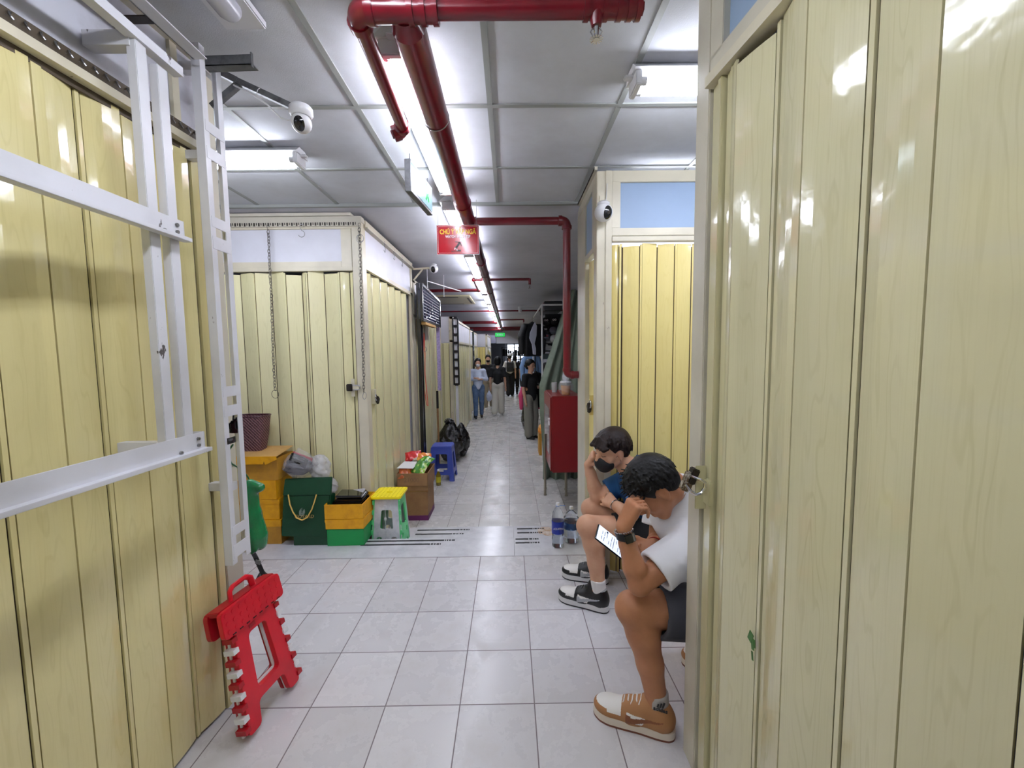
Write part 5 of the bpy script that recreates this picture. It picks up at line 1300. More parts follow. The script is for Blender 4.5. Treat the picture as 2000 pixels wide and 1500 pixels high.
M['lab_b'] = mat('blue label', (24, 48, 150), 0.35); M['lab_n'] = mat('navy label', (26, 60, 110), 0.35, mottle=(20, (120, 150, 190), 0.55, 0.62)); M['capblue'] = mat('blue ring', (80, 120, 190), 0.4)
petp = [(0.001, 0.006), (0.02, 0), (0.040, 0.004), (0.043, 0.02), (0.041, 0.04), (0.044, 0.06), (0.041, 0.085), (0.044, 0.105), (0.044, 0.19), (0.042, 0.205), (0.043, 0.22), (0.036, 0.255), (0.02, 0.285), (0.0135, 0.295), (0.0135, 0.305)]
t = bottle((0.338, 2.885, 0.0), petp, 'tall clear water bottle with blue label standing on the upper slab', 'bottle', 'pet', (0.105, 0.195), 0.0448, 'lab_b', 'wplastic', ([(0.001, 0.008), (0.038, 0.008), (0.040, 0.03), (0.040, 0.088), (0.001, 0.088)], 'water'))
text_mesh('AQUAFINA', 0.02, (0.338, 2.8395, 0.143), (1,0,0), (0,0,1), 'label_text', 'wplastic', t, sx=0.72)
mb = MB(); mb.torus((0.338, 2.885, 0.303), (0,0,1), 0.0145, 0.002, 18, 6); mb.box((0.352, 2.88, 0.302), (0.39, 2.884, 0.306)); mb.build('cap_ring', 'capblue', t)
bigp = [(0.001, 0.006), (0.03, 0), (0.052, 0.005), (0.056, 0.025), (0.053, 0.045), (0.056, 0.065), (0.053, 0.085), (0.056, 0.10), (0.056, 0.155), (0.05, 0.175), (0.055, 0.185), (0.04, 0.215), (0.022, 0.232), (0.015, 0.24), (0.015, 0.248)]
t = bottle((0.447, 2.96, 0.0), bigp, 'wide clear water bottle with dark blue label, right of the taller bottle', 'bottle', 'pet', (0.105, 0.155), 0.0568, 'lab_n', 'wplastic', ([(0.001, 0.008), (0.05, 0.008), (0.051, 0.10), (0.001, 0.10)], 'water'))
bottle((-0.915, 5.08, -0.25), [(0.001, 0), (0.03, 0.0), (0.031, 0.09), (0.029, 0.13), (0.012, 0.175), (0.011, 0.185)], 'small bottle of yellow green drink on the floor beside the blue stool', 'bottle', mat('olive drink', (120, 104, 20), 0.1, coat=0.5), (0.04, 0.11), 0.0318, mat('yellow label', (196, 190, 40), 0.4), 'wplastic', name='drink_bottle')
# brown stain beside the bottles
mb = MB(); rr = random.Random(3); pts_ = [(0.30+0.075*math.cos(2*PI*i/18)*rr.uniform(.8, 1.15), 3.42+0.09*math.sin(2*PI*i/18)*rr.uniform(.8, 1.15)) for i in range(18)]
mb.prism(pts_, (0, 0, -0.1252), (1,0,0), (0,1,0), (0,0,1), 0.001); o = mb.build('floor_stain', mat('brown stain', (176, 142, 104), 0.5, mottle=(16, (206, 196, 186), 0.4, 0.6))); tag(o, 'brown stain on the lower step behind the water bottles', 'stain')

# black rubbish bags
M['bin'] = mat('black bin liner', (10, 10, 12), 0.22, coat=0.4, bump=(20, 1.0, 0.03))
t = thing('rubbish_bag', (-0.99, 6.55, -0.25), 'black rubbish bag knotted on top, behind the blue stool', 'rubbish bag', 'black rubbish bags')
lumpy('bag_body', (-0.92, 6.2, 0.08), (0.19, 0.17, 0.34), 'bin', t, 21, 0.3, 34, 0.55, 7); lumpy('knot', (-0.93, 6.18, 0.38), (0.07, 0.06, 0.05), 'bin', t, 22, 0.5, 20)
t = thing('rubbish_bag', (-0.80, 6.6, -0.25), 'smaller black rubbish bag leaning at the corridor side of the knotted one', 'rubbish bag', 'black rubbish bags')
lumpy('bag_body', (-0.79, 6.52, 0.02), (0.13, 0.14, 0.28), 'bin', t, 25, 0.34, 30, 0.5, 7)

# green plastic bag and black strap by the ladder frame
M['gbag'] = mat('green plastic bag', (2, 118, 62), 0.2, coat=0.5, bump=(12, 0.8, 0.02), mottle=(4, (0, 84, 44), 0.4, 0.7))
t = thing('plastic_bag', (-1.10, 1.79, 0.56), 'bright green plastic bag hanging behind the lower end of the ladder frame', 'plastic bag')
s = SDF(0.02)
def gq(px, py, Y=1.79): v = w3(px, py, Y); return (v.x, v.y, v.z)
s.cap(gq(488, 945), gq(508, 952), 0.022, 0.02); s.cap(gq(490, 960), gq(494, 1005), 0.03, 0.03); s.cap(gq(494, 1005), gq(498, 1045), 0.034, 0.052); s.cap(gq(490, 1060), gq(508, 1062), 0.03, 0.028)
for i in range(9): 
    a_ = gq(482+R.uniform(0, 12), 945+R.uniform(0, 30)); b_ = gq(486+R.uniform(0, 30), 1010+R.uniform(0, 65)); s.cap((a_[0], a_[1]-0.02, a_[2]), (b_[0], b_[1]-0.038, b_[2]), 0.005, 0.008, 0.012)
s.build('bag_body', 'gbag', t, 0.005)
mb = MB(); v = [Vector(gq(*p)) for p in ((455, 868, 1.62), (447, 880, 1.62), (446, 893, 1.63), (452, 905, 1.66), (462, 912, 1.7), (476, 920, 1.75), (486, 935, 1.78))]; mb.path(v, 0.0035, 6); mb.build('hook_wire', mat('green wire', (14, 92, 48), 0.4), t, smooth=True)
t = thing('binder_clip', (-1.06, 1.55, 1.2), 'black spring clamp gripping the ladder frame above the green hook', 'clamp')
mb = MB(); c = w3(455, 832, 1.545); mb.obox(c, (0.012, 0.05, 0.035), Euler((0.15, 0, 0)).to_matrix()); mb.obox(c + Vector((0.004, -0.004, -0.018)), (0.012, 0.045, 0.018), Euler((-0.2, 0, 0)).to_matrix()); mb.obox(c + Vector((0.004, 0.006, 0.02)), (0.012, 0.04, 0.012), Euler((0.3, 0, 0)).to_matrix()); mb.build('clamp_body', 'blackgloss', t, bevel=0.003)
mb = MB(); mb.path([c, c + Vector((0, 0.005, 0.03)), c + Vector((0, 0.014, 0.075))], 0.003, 6); mb.build('clamp_arm', 'black', t)
t = thing('hook_plate', (-1.05, 1.5, 1.07), 'small black plate with a round stud on the ladder frame', 'hook'); mb = MB(); c = w3(452, 860, 1.475); mb.obox(c, (0.004, 0.04, 0.022)); mb.build('plate', 'black', t)
mb = MB(); mb.cyl(c + Vector((0.002, 0, 0)), c + Vector((0.007, 0, 0)), 0.006, n=12); mb.build('stud', 'chrome', t)
t = thing('shoulder_bag', (-1.09, 1.86, 0.0), 'black bag behind the red folding stool, its strap hanging from the green bag', 'bag')
mb = MB(); mb.ribbon([w3(490, 1068, 1.80), w3(492, 1075, 1.82), w3(500, 1090, 1.84), w3(508, 1108, 1.84), w3(517, 1128, 1.845), w3(522, 1150, 1.85), w3(520, 1175, 1.85)], (1, 0, -0.3), 0.026, 0.004); mb.build('strap', 'black', t)
mb = MB(); c = w3(504, 1098, 1.834); mb.obox(c, (0.024, 0.004, 0.02), Euler((0, 0.3, 0)).to_matrix()); mb.build('buckle', 'steel', t)
c = w3(512, 1142, 1.88); lumpy('bag_body', (c.x, c.y, c.z), (0.024, 0.04, 0.065), 'black', t, 31, 0.12)

# ================================================================ red fire hose cabinet
t = thing('fire_cabinet', (0.56, 4.5, -0.25), 'dark red fire hose cabinet on a steel stand at the right of the corridor', 'fire cabinet')
M['cab'] = mat('cabinet red', (124, 2, 7), 0.35, coat=0.2); M['cabl'] = mat('cabinet glass', (92, 64, 70), 0.12, coat=0.4, alpha=0.9)
x0, x1, y0, y1, z0, z1 = 0.415, 0.73, 4.12, 4.86, 0.175, 0.965
mb = MB(); mb.box((x0+0.01, y0, z0), (x1, y1, z1)); mb.build('cabinet_body', 'cab', t, bevel=0.006)
mb = MB(); mb.box((x0-0.004, y0+0.012, z0+0.012), (x0+0.010, y1-0.012, z1-0.012)); d_ = mb.build('door', 'cab', t, bevel=0.003)
mb = MB(); mb.box((x0-0.007, y0+0.12, z0+0.16), (x0-0.003, y1-0.10, z1-0.14)); mb.build('pane', 'cabl', d_)
mb = MB(); mb.cyl((x0-0.004, y0+0.07, 0.72), (x0-0.022, y0+0.07, 0.72), 0.016, n=14); mb.box((x0-0.02, y0+0.05, 0.66), (x0-0.006, y0+0.09, 0.70)); mb.build('latch', 'wplastic', d_)
for (x, y) in ((0.40, 4.66), (0.42, 4.88), (0.64, 4.62), (0.665, 4.84)):
    mb = MB(); mb.cyl((x, y, -0.25), (x, y, z0+0.01 if x > 0.41 else z0+0.3), 0.014, n=10); mb.cyl((x, y, -0.25), (x, y, -0.235), 0.018, n=10); mb.build('leg', mat('stand steel', (140, 132, 116), 0.4, metal=0.4) if 'standst' not in M else M['standst'], t, smooth=True)
t = thing('takeaway_cup', (0.55, 4.2, 0.965), 'plastic cup of amber tea in a tied clear carrier bag on the red cabinet', 'cup')
cx, cy, cz = 0.585, 4.24, 0.967
mb = MB(); mb.lathe((cx, cy, cz), [(0.001, 0.002), (0.042, 0.0), (0.056, 0.13), (0.057, 0.135)], 24); mb.build('cup', mat('cup plastic', (232, 232, 232), 0.15, alpha=0.15), t, smooth=True)
mb = MB(); mb.lathe((cx, cy, cz), [(0.001, 0.004), (0.041, 0.004), (0.052, 0.10), (0.001, 0.10)], 24); mb.build('tea', mat('amber tea', (206, 140, 30), 0.15, emit=None), t, smooth=True)
mb = MB(); mb.lathe((cx, cy, cz), [(0.058, 0.128), (0.060, 0.138), (0.050, 0.142), (0.001, 0.144)], 24); mb.build('lid', 'wplastic', t, smooth=True)
lumpy('carrier_film', (cx, cy, cz+0.085), (0.078, 0.07, 0.10), 'clear', t, 41, 0.2, 26, 0.4); lumpy('tied_top', (cx+0.002, cy, cz+0.185), (0.035, 0.03, 0.05), 'clear2', t, 42, 0.5, 22, 0.3)
mb = MB(); mb.torus((cx-0.005, cy, cz+0.215), (0, 1, 0), 0.022, 0.006, 18, 6, sx=1.5, upv=(0.2, 0, 1)); mb.build('carrier_handle', 'clear2', t, smooth=True)
t = thing('drinking_glass', (0.50, 4.55, 0.965), 'small clear glass on the red cabinet, left of the tea cup', 'glass')
mb = MB(); mb.lathe((0.50, 4.55, 0.966), [(0.001, 0.004), (0.028, 0), (0.034, 0.11), (0.032, 0.11), (0.027, 0.006), (0.001, 0.008)], 20); mb.build('glass_body', mat('glass', (220, 224, 224), 0.05, alpha=0.4), t, smooth=True)
t = carton('snack_box', 0.465, 0.60, 6.5, 6.8, -0.25, 0.10, 'ybox2', 'tall orange carton on the floor behind the red cabinet')
lumpy('orange_film', (0.52, 6.6, 0.14), (0.06, 0.1, 0.11), mat('orange film', (240, 140, 30), 0.2, coat=0.5, mottle=(12, (250, 200, 120), 0.45, 0.6)), t, 51, 0.4)
# ================================================================ right side of the corridor: tarp, wares
def sheet(name, fn, nu, nv, m, parent, t_=0.004):
    vs = [fn(i/nu, j/nv) for i in range(nu+1) for j in range(nv+1)]; fs = []
    for i in range(nu):
        for j in range(nv): a = i*(nv+1)+j; fs.append((a, a+1, a+nv+2, a+nv+1))
    mb = MB(); mb.add(vs, fs); o = mb.build(name, m, parent, smooth=True)
    md = o.modifiers.new('thick', 'SOLIDIFY'); md.thickness = t_; return o
M['tarp'] = mat('grey green tarpaulin', (112, 124, 108), 0.6, mottle=(5, (90, 102, 88), 0.4, 0.7), bump=(30, 0.3, 0.004))
t = thing('tarpaulin', (0.6, 5.3, -0.25), 'grey green tarpaulin draped behind the red pipe and cabinet', 'tarpaulin')
def fn(u, v):    # v from top to bottom, u across (left = 0)
    Y = 5.25
    top = w3(1112, 566, Y); mid = w3(1056, 745, Y); low = w3(1058, 962, Y)
    zz = top.z + (low.z-top.z)*v
    k = min(v/0.46, 1.0); xl = (top.x + (mid.x-top.x)*(k**0.9)) if v < 0.46 else mid.x + (low.x-mid.x)*(v-0.46)/0.54
    xr = 0.95; x = xl + (xr-xl)*u
    f_ = 0.045*math.sin(u*26 + 3*v) * (0.3+0.7*v) + 0.03*math.sin(u*11+1+v*5)
    return (x + 0.02*math.sin(v*9)*(1-u), Y + f_ + 0.05*math.sin(v*7), zz)
sheet('tarp_cloth', fn, 60, 50, 'tarp', t)
def wall_back(): pass
M['dark'] = mat('dark shop interior', (30, 30, 34), 0.8)
t = thing('clothing_stall', (1.2, 8.5, -0.25), 'dark open clothing stall on the right behind the tarpaulin, with black mesh back', 'clothing stall')
MB().box((1.30, 5.6, -0.25), (1.34, 12.9, 2.15)).build('side_board', 'dark', t)
MB().box((0.66, 7.45, 1.42), (1.3, 7.48, 2.1)).build('mesh_back', 'dark', t)
mb = MB()
for y in (6.2, 8.5): mb.cyl((0.50, y, -0.25), (0.50, y, 2.12), 0.013, n=8)
mb.cyl((0.50, 6.2, 2.12), (0.50, 8.5, 2.12), 0.013, n=8); mb.cyl((0.5, 6.2, 2.12), (0.95, 6.2, 2.12), 0.013, n=8); mb.build('rail_frame', 'fixture', t, smooth=True)
mb = MB(); mb.box((0.62, 7.2, 2.14), (0.94, 8.2, 2.30)); o = mb.build('storage_box', 'black', bevel=0.01); tag(o, 'black storage box on top of the clothing stall frame', 'box')
t = thing('hanging_bracket', (0.35, 6.9, 2.3), 'white hanging bracket and small white sensor below the ceiling near the jacket', 'bracket')
MB().beam((0.22, 8.6, 2.37), (0.62, 8.6, 2.37), 0.02, 0.02).build('arm', 'fixture', t); MB().beam((0.61, 8.6, 2.37), (0.61, 8.6, 2.13), 0.02, 0.03).build('drop', 'fixture', t)
MB().lathe((0.24, 8.6, 2.24), [(0.001, 0), (0.035, 0.01), (0.035, 0.10), (0.05, 0.12), (0.001, 0.125)], 14).build('sensor', 'wplastic', t, smooth=True)

def garment(c, w_, h_, m, label, cat='jacket', sleeve=True, yaw=0.0, group=None, m2=None, parts=True, d=0.07, k=0.02, hh=0.012):
    """hanging top: c = hook point"""
    t = thing('hanging_garment', c, label, cat, group)
    s = SDF(k); z = -0.07; a = w_/2
    s.box((0, 0, z-h_*0.5), (a*0.62, d*0.4, h_*0.44), None, 0.02); s.cap((-a*0.7, 0, z-0.06), (a*0.7, 0, z-0.06), d*0.5)
    s.cap((0, 0, z-0.05), (0, 0, z-0.02), 0.05, 0.045)
    s.build('garment_body', m, t, hh)
    for o_ in list(t.children): pass
    if sleeve:
        for q in (-1, 1):
            s = SDF(k); s.chain([(q*a*0.7, 0, z-0.07), (q*a*0.98, 0.01, z-h_*0.4), (q*a*0.95, 0.0, z-h_*0.85)], [0.06, 0.055, 0.045]); s.build('sleeve', m2 or m, t, hh)
    mb = MB(); mb.torus((0, 0, 0.012), (0, 1, 0), 0.014, 0.003, 10, 5, a0=-1.2, a1=3.4); mb.path([(0, 0, -0.002), (0, 0, -0.05), (-a*0.7, 0, z-0.05)], 0.003, 5); mb.path([(0, 0, -0.05), (a*0.7, 0, z-0.05)], 0.003, 5); mb.build('hanger', 'steel', t)
    t.rotation_euler[2] = yaw
    return t
# geometry of garments is written around their hook point
def at0(fn_, c, *a, **kw):
    global ROOT
    t = fn_((0, 0, 0), *a, **kw); t.location = c; return t
M['jackb'] = mat('black padded cloth', (14, 14, 16), 0.6); M['jackw'] = mat('white padded cloth', (206, 208, 222), 0.6)
c = w3(1046, 628, 7.0)
t = at0(garment, (0.40, 7.0, 1.98), 0.46, 0.58, 'jackb', 'black and white bomber jacket hanging at the front of the clothing stall', yaw=0.55, m2='jackb')
# white front panels of the jacket
ROOT[t.name] = (0, 0, 0)
mb = MB(); mb.prism([(0.02, -0.06), (-0.015, -0.10), (-0.085, -0.24), (-0.10, -0.33), (-0.05, -0.43), (-0.035, -0.52), (-0.03, -0.60), (0.035, -0.61), (0.035, -0.50), (0.01, -0.42), (0.05, -0.28), (0.06, -0.12)], (0, -0.058, 0.0), (1,0,0), (0,0,1), (0,1,0), 0.02); mb.build('white_front', 'jackw', t, bevel=0.006)
t2 = at0(garment, (0.44, 7.5, 1.97), 0.44, 0.56, 'jackb', 'plain black jacket hanging just behind the black and white one', yaw=1.2)
# caps
M['capb'] = mat('black cap cloth', (16, 16, 18), 0.7); M['capw'] = mat('white cap cloth', (206, 206, 208), 0.7); M['capg'] = mat('grey cap cloth', (92, 96, 106), 0.7); M['shoew'] = mat('white shoe leather', (220, 220, 224), 0.4)
def cap_obj(c, m, label, logo=None):
    t = thing('baseball_cap', (0, 0, 0), label, 'cap', 'caps hanging in the clothing stall')
    s = SDF(0.012); s.ell((0, 0, 0.0), (0.078, 0.085, 0.075)); s.cut((0, 0, -0.02), (0, 0.35, -1)); s.build('crown', m, t, 0.008)
    s = SDF(0.008); s.ell((0, -0.09, -0.035), (0.065, 0.065, 0.014), Euler((0.5, 0, 0)).to_matrix()); s.build('brim', m, t, 0.007)
    if logo: mb = MB(); mb.torus((-0.018, -0.084, 0.015), (0, 1, -0.2), 0.013, 0.004, 10, 5); mb.torus((0.018, -0.084, 0.015), (0, 1, -0.2), 0.013, 0.004, 10, 5); mb.build('emblem', logo, t)
    t.location = c; return t
for (px, py, m, lg, lab) in ((1066, 628, 'capb', 'signwhite', 'black cap with a white emblem, top left of the cap rack'), (1082, 627, 'capb', 'signwhite', 'black cap with a small badge, top middle of the cap rack'),
    (1097, 629, 'capb', None, 'plain black cap at the top right of the cap rack, by the tarpaulin'), (1064, 645, 'capb', 'signwhite', 'black cap with two white marks, left of the grey cap'), (1081, 646, 'capg', None, 'plain grey cap in the middle of the rack'),
    (1066, 658, 'capg', 'redcl', 'dark grey cap with a reddish emblem, above the white shoe'), (1082, 662, 'capw', None, 'white cap low on the rack, right of the white shoe')):
    cap_obj(w3(px, py, 7.2), m, lab, lg)
def shelf_shoe(c, label, m='shoew', yaw=0.0):
    t = thing('shoe', (0, 0, 0), label, 'shoe', 'shoes displayed in the clothing stall')
    s = SDF(0.02); s.cap((-0.10, 0, 0.045), (-0.02, 0, 0.05), 0.042, 0.04); s.ell((0.07, 0, 0.035), (0.075, 0.042, 0.035)); s.cap((-0.08, 0, 0.06), (-0.08, 0, 0.085), 0.036); s.cap((-0.07, 0, 0.16), (-0.06, 0, 0.09), 0.028, 0.022, sub=True); s.cut((0, 0, 0.02), (0, 0, -1)); s.build('upper', m, t, 0.008)
    mb = MB(); mb.prism(smooth_poly([(-0.145, -0.035), (0.06, -0.042), (0.15, -0.02), (0.15, 0.02), (0.06, 0.042), (-0.145, 0.035)], 0.03), (0, 0, 0), (1,0,0), (0,1,0), (0,0,1), 0.025); mb.build('sole', 'wplastic', t)
    t.location = c; t.rotation_euler[2] = yaw; return t
for i, (px, py, lab) in enumerate(((1068, 669.5, 'white shoe on the upper black shelf of the clothing stall'), (1075, 684, 'white shoe on the lower shelf, standing higher and to the right'), (1062, 686, 'white low shoe at the left end of the lower shelf'))):
    c = w3(px, py, 7.25); shelf_shoe(c, lab, yaw=0.2+i*0.3)
    mb = MB(); mb.box((c.x-0.2, 7.15, c.z-0.014), (c.x+0.16, 7.4, c.z-0.001)); o = mb.build('display_shelf', 'black'); tag(o, 'black display shelf under ' + ['the upper white shoe', 'the right hand white shoe', 'the left low white shoe'][i], 'shelf', 'display shelves')
for (px, py, m, lab) in ((1066, 696, mat('teal grey box', (70, 86, 90), 0.6), 'grey box below the lower shelf of the clothing stall'), (1078, 696, mat('red shoe carton', (170, 30, 46), 0.6), 'red box below the lower shelf of the clothing stall')):
    c = w3(px, py, 7.3); mb = MB(); mb.box((c.x-0.05, 7.25, c.z-0.05), (c.x+0.05, 7.4, c.z+0.05)); tag(mb.build('shoe_carton', m, bevel=0.003), lab, 'box', 'small boxes in the clothing stall')
# clothes on rails further back
cols = [('light denim', (126, 160, 204)), ('sky blue', (96, 140, 196)), ('dark denim', (46, 62, 92)), ('pink', (206, 66, 112)), ('white cloth', (206, 206, 212)), ('black cloth', (20, 20, 24)), ('teal', (60, 120, 130)), ('grey cloth two', (110, 110, 118))]
CM = {n: mat(n, c, 0.75) for n, c in cols}
lines = [(0.30, 8.9, 1.42, 0, 0.62, 'light blue denim top, nearest on the clothes rail'), (0.31, 9.1, 1.42, 1, 0.6, 'sky blue top second on the clothes rail'), (0.32, 9.3, 1.42, 2, 0.6, 'dark denim top third on the clothes rail'),
    (0.33, 9.55, 1.40, 5, 0.6, 'black top fourth on the clothes rail'), (0.34, 9.8, 1.42, 4, 0.58, 'white top fifth on the clothes rail'), (0.36, 10.1, 1.42, 5, 0.6, 'black coat toward the back of the clothes rail'), (0.38, 10.4, 1.42, 7, 0.6, 'grey top at the back of the clothes rail'),
    (0.27, 8.95, 0.78, 3, 0.6, 'pink garment on the lower rail below the denim top'), (0.30, 9.15, 0.78, 6, 0.6, 'teal garment on the lower rail'), (0.31, 9.4, 0.78, 5, 0.6, 'black garment on the lower rail'), (0.33, 9.7, 0.78, 4, 0.58, 'white garment on the lower rail')]
for (x, y, z, ci, h_, lab) in lines:
    at0(garment, (x+0.18, y, z), 0.42, h_, CM[cols[ci][0]], lab, 'clothes', True, 0.25, 'clothes on the rail', hh=0.016)
t = thing('clothes_rail', (0.45, 9.8, -0.25), 'black steel clothes rail with two bars, holding denim and pink garments', 'clothes rail')
for y in (8.8, 11.0): MB().cyl((0.56, y, -0.25), (0.56, y, 1.46), 0.014, n=8).build('upright', 'black', t)
for z in (1.44, 0.80): MB().cyl((0.52, 8.8, z), (0.56, 11.0, z), 0.012, n=8).build('rail_bar', 'black', t)
# rack of dark goods hanging around the jacket and under it
for i, (px, py, Y, w_, h_) in enumerate(((1076, 740, 8.75, 0.34, 0.9), (1096, 740, 8.95, 0.34, 0.8), (1046, 760, 8.72, 0.3, 0.8))):
    c = w3(px, py-40, Y); at0(garment, (c.x, Y, c.z), w_, h_, 'jackb', ['long black coat hanging behind the woman with the phone', 'black coat hanging beside the tarpaulin', 'black coat hanging low at the left of the stall'][i], 'coat', True, 0.4*i, 'black coats in the stall', hh=0.016)
lumpy('rubbish_bag', (0.36, 8.5, 0.05), (0.12, 0.2, 0.30), 'bin', None, 61, 0.3)
tag(bpy.data.objects['rubbish_bag.002'] if 'rubbish_bag.002' in bpy.data.objects else list(bpy.data.objects)[-1], 'black rubbish bag on the floor behind the standing woman with the phone', 'rubbish bag')
# shelves and racks at the far end
for i, (x, y, w_, lab) in enumerate(((-0.35, 20.5, 0.9, 'black rack of folded goods at the far end, left of the lit window'), (0.45, 19.5, 0.5, 'black open rack before the lit window'), (0.6, 21.5, 0.5, 'black rack at the far right end of the corridor'))):
    t = thing('display_rack', (x, y, -0.25), lab, 'display rack', 'racks at the far end')
    for dx in (0, w_):
        MB().box((x+dx-0.02, y-0.02, -0.25), (x+dx+0.02, y+0.02, 1.7)).build('upright', 'black', t)
    for z in (0.3, 0.8, 1.25, 1.65): MB().box((x, y-0.15, z), (x+w_, y+0.15, z+0.025)).build('shelf', 'black', t)
    if i != 1:
        for z in (0.325, 0.825, 1.275):
            mb = MB(); xx = x+0.03
            while xx < x+w_-0.1: hh_ = R.uniform(0.12, 0.34); ww = R.uniform(0.06, 0.12); mb.box((xx, y-0.1, z), (xx+ww, y+0.1, z+hh_)); xx += ww+0.015
            o = mb.build('folded_goods', ['dark', 'greycl', 'capb'][int(z*2) % 3], t); o['kind'] = 'stuff'
# corridor left: things by the narrow stall
M['meshb'] = mat('blue black mesh', (38, 42, 66), 0.35, coat=0.3)
t = thing('mesh_shelf', (-1.0, 5.4, 1.8), 'black wire mesh shelf frame hung high on the narrow stall', 'mesh shelf')
for (a, b) in (((-1.0, 4.78, 1.80), (-1.0, 4.78, 2.22)), ((-1.0, 5.98, 1.80), (-1.0, 5.98, 2.17)), ((-1.0, 4.78, 2.21), (-1.0, 5.98, 2.16)), ((-1.0, 4.78, 1.80), (-1.0, 5.98, 1.80))): MB().beam(a, b, 0.03, 0.03, up=(1, 0, 0)).build('frame_bar', 'blacksat', t)
mb = MB(); y = 4.82
while y < 5.96: mb.cyl((-1.0, y, 1.8), (-1.0, y, 2.2), 0.005, n=5); y += 0.045
z = 1.83
while z < 2.18: mb.cyl((-1.0, 4.78, z), (-1.0, 5.98, z-0.0), 0.005, n=5); z += 0.036
mb.build('wire_mesh', 'meshb', t)
MB().box((-1.05, 4.82, 1.82), (-1.01, 5.94, 2.15)).build('backing', 'meshb', t)
mb = MB()
for (y, z) in ((4.95, 1.86), (5.2, 1.9), (5.35, 1.95), (5.6, 1.84)): mb.torus((-0.985, y, z), (1, 0, 0), 0.03, 0.003, 12, 5); mb.cyl((-0.985, y, z+0.03), (-0.985, y, z+0.12), 0.004, n=5)
mb.build('hooks', 'chrome', t)
MB().beam((-1.0, 4.85, 1.77), (-1.0, 5.5, 1.77), 0.05, 0.03, up=(0, 0, 1)).build('wood_batten', 'kraft2', t)
for i, (y, z0_, z1_) in enumerate(((4.93, -0.1, 2.25), (5.03, -0.05, 2.2))):
    mb = MB(); mb.box((-1.09, y-0.02, z0_), (-1.05, y+0.02, z1_)); tag(mb.build('black_upright', 'blacksat', bevel=0.003), ['tall black steel upright at the corner of the narrow stall, nearer one', 'tall black steel upright at the narrow stall, second one'][i], 'upright', 'black uprights at the narrow stall')
c = w3(828, 690, 5.15)
t = thing('red_cord', c, 'looped red cord hanging from a steel hook at the narrow stall', 'cord')
mb = MB(); q = [w3(828, 650, 5.15), w3(827, 690, 5.15), w3(825, 720, 5.15), w3(829, 760, 5.15), w3(833, 790, 5.15), w3(836, 793, 5.15), w3(834, 770, 5.15), w3(830, 730, 5.15), w3(830, 690, 5.15), w3(828, 650, 5.15)]; mb.path(q, 0.005, 6); mb.build('cord_loop', mat('red cord', (206, 60, 44), 0.5), t, smooth=True)
mb = MB(); mb.torus(w3(829, 682, 5.15), (0, 1, 0), 0.03, 0.004, 16, 5); mb.cyl(w3(828, 628, 5.15), w3(828, 676, 5.15), 0.004, n=6); mb.build('ring_hook', 'steel', t)
mb = MB(); a_ = w3(856, 640, 6.1); b_ = w3(856, 762, 6.1); mb.box((a_.x-0.022, 6.05, b_.z), (a_.x+0.022, 6.1, a_.z))
tag(mb.build('hanging_strip', mat('lilac foil strip', (176, 162, 208), 0.4, mottle=(40, (140, 128, 176), 0.45, 0.6))), 'long narrow lilac strip of small packets hanging at the narrow stall', 'hanging strip')
t = thing('broom', (-1.0, 6.2, -0.25), 'brown handled pole standing by the narrow stall, dark grip at its top', 'pole')
MB().cyl((-1.07, 6.05, -0.25), (-1.075, 6.05, 0.72), 0.014, n=8).build('pole_handle', 'kraft', t, smooth=True); MB().cyl((-1.075, 6.05, 0.6), (-1.075, 6.05, 0.86), 0.018, n=8).build('grip', 'blacksat', t, smooth=True)
# black ladder frame on the white topped stall, and pipe riser
t = thing('ladder_frame', (-0.9, 6.9, 0.9), 'black ladder frame hung on the corner of the white topped stall', 'steel frame')
a_ = w3(889, 622, 6.88); b_ = w3(889, 752, 6.88)
for dx in (-0.04, 0.04): MB().box((a_.x+dx-0.012, 6.87, b_.z), (a_.x+dx+0.012, 6.90, a_.z)).build('rail', 'blacksat', t)
n = 9
for i in range(n): z = b_.z + (a_.z-b_.z)*i/(n-1); MB().box((a_.x-0.03, 6.872, z-0.012), (a_.x+0.03, 6.895, z+0.03)).build('rung', 'blacksat', t)
MB().box((a_.x-0.022, 6.90, -0.25), (a_.x+0.022, 6.93, a_.z)).build('white_backing', 'panelc', t)
for i, y in enumerate((10.42, 10.62)):
    mb = MB(); mb.box((-0.93, y, -0.25), (-0.90, y+0.04, 1.95)); tag(mb.build('black_upright', 'blacksat'), ['black steel upright between two far stalls, nearer one', 'black steel upright between two far stalls, farther one'][i], 'upright', 'black uprights between far stalls')
t = thing('ceiling_trapeze', (-0.9, 5.6, 2.3), 'thin white steel hanger rods under the ceiling above the mesh shelf', 'hanger')
MB().beam((-1.05, 5.4, 2.35), (-0.72, 6.3, 2.35), 0.012, 0.012).build('bar', 'fixture', t)
for (x, y) in ((-1.05, 5.4), (-0.9, 5.8)): MB().cyl((x, y, 2.2), (x, y, 2.5), 0.006, n=6).build('rod', 'fixture', t)
t = thing('duct_unit', (-0.7, 16.9, 1.9), 'grey slatted unit under the beam at the far left end', 'unit')
mb = MB(); mb.box((-1.3, 17.2, 1.82), (-0.55, 18.0, 2.15)); mb.build('unit_body', mat('grey unit', (120, 122, 138), 0.5), t)
mb = MB()
for z in (1.88, 1.96, 2.04): mb.box((-1.28, 17.18, z), (-0.75, 17.2, z+0.025))
mb.build('slats', 'black', t)
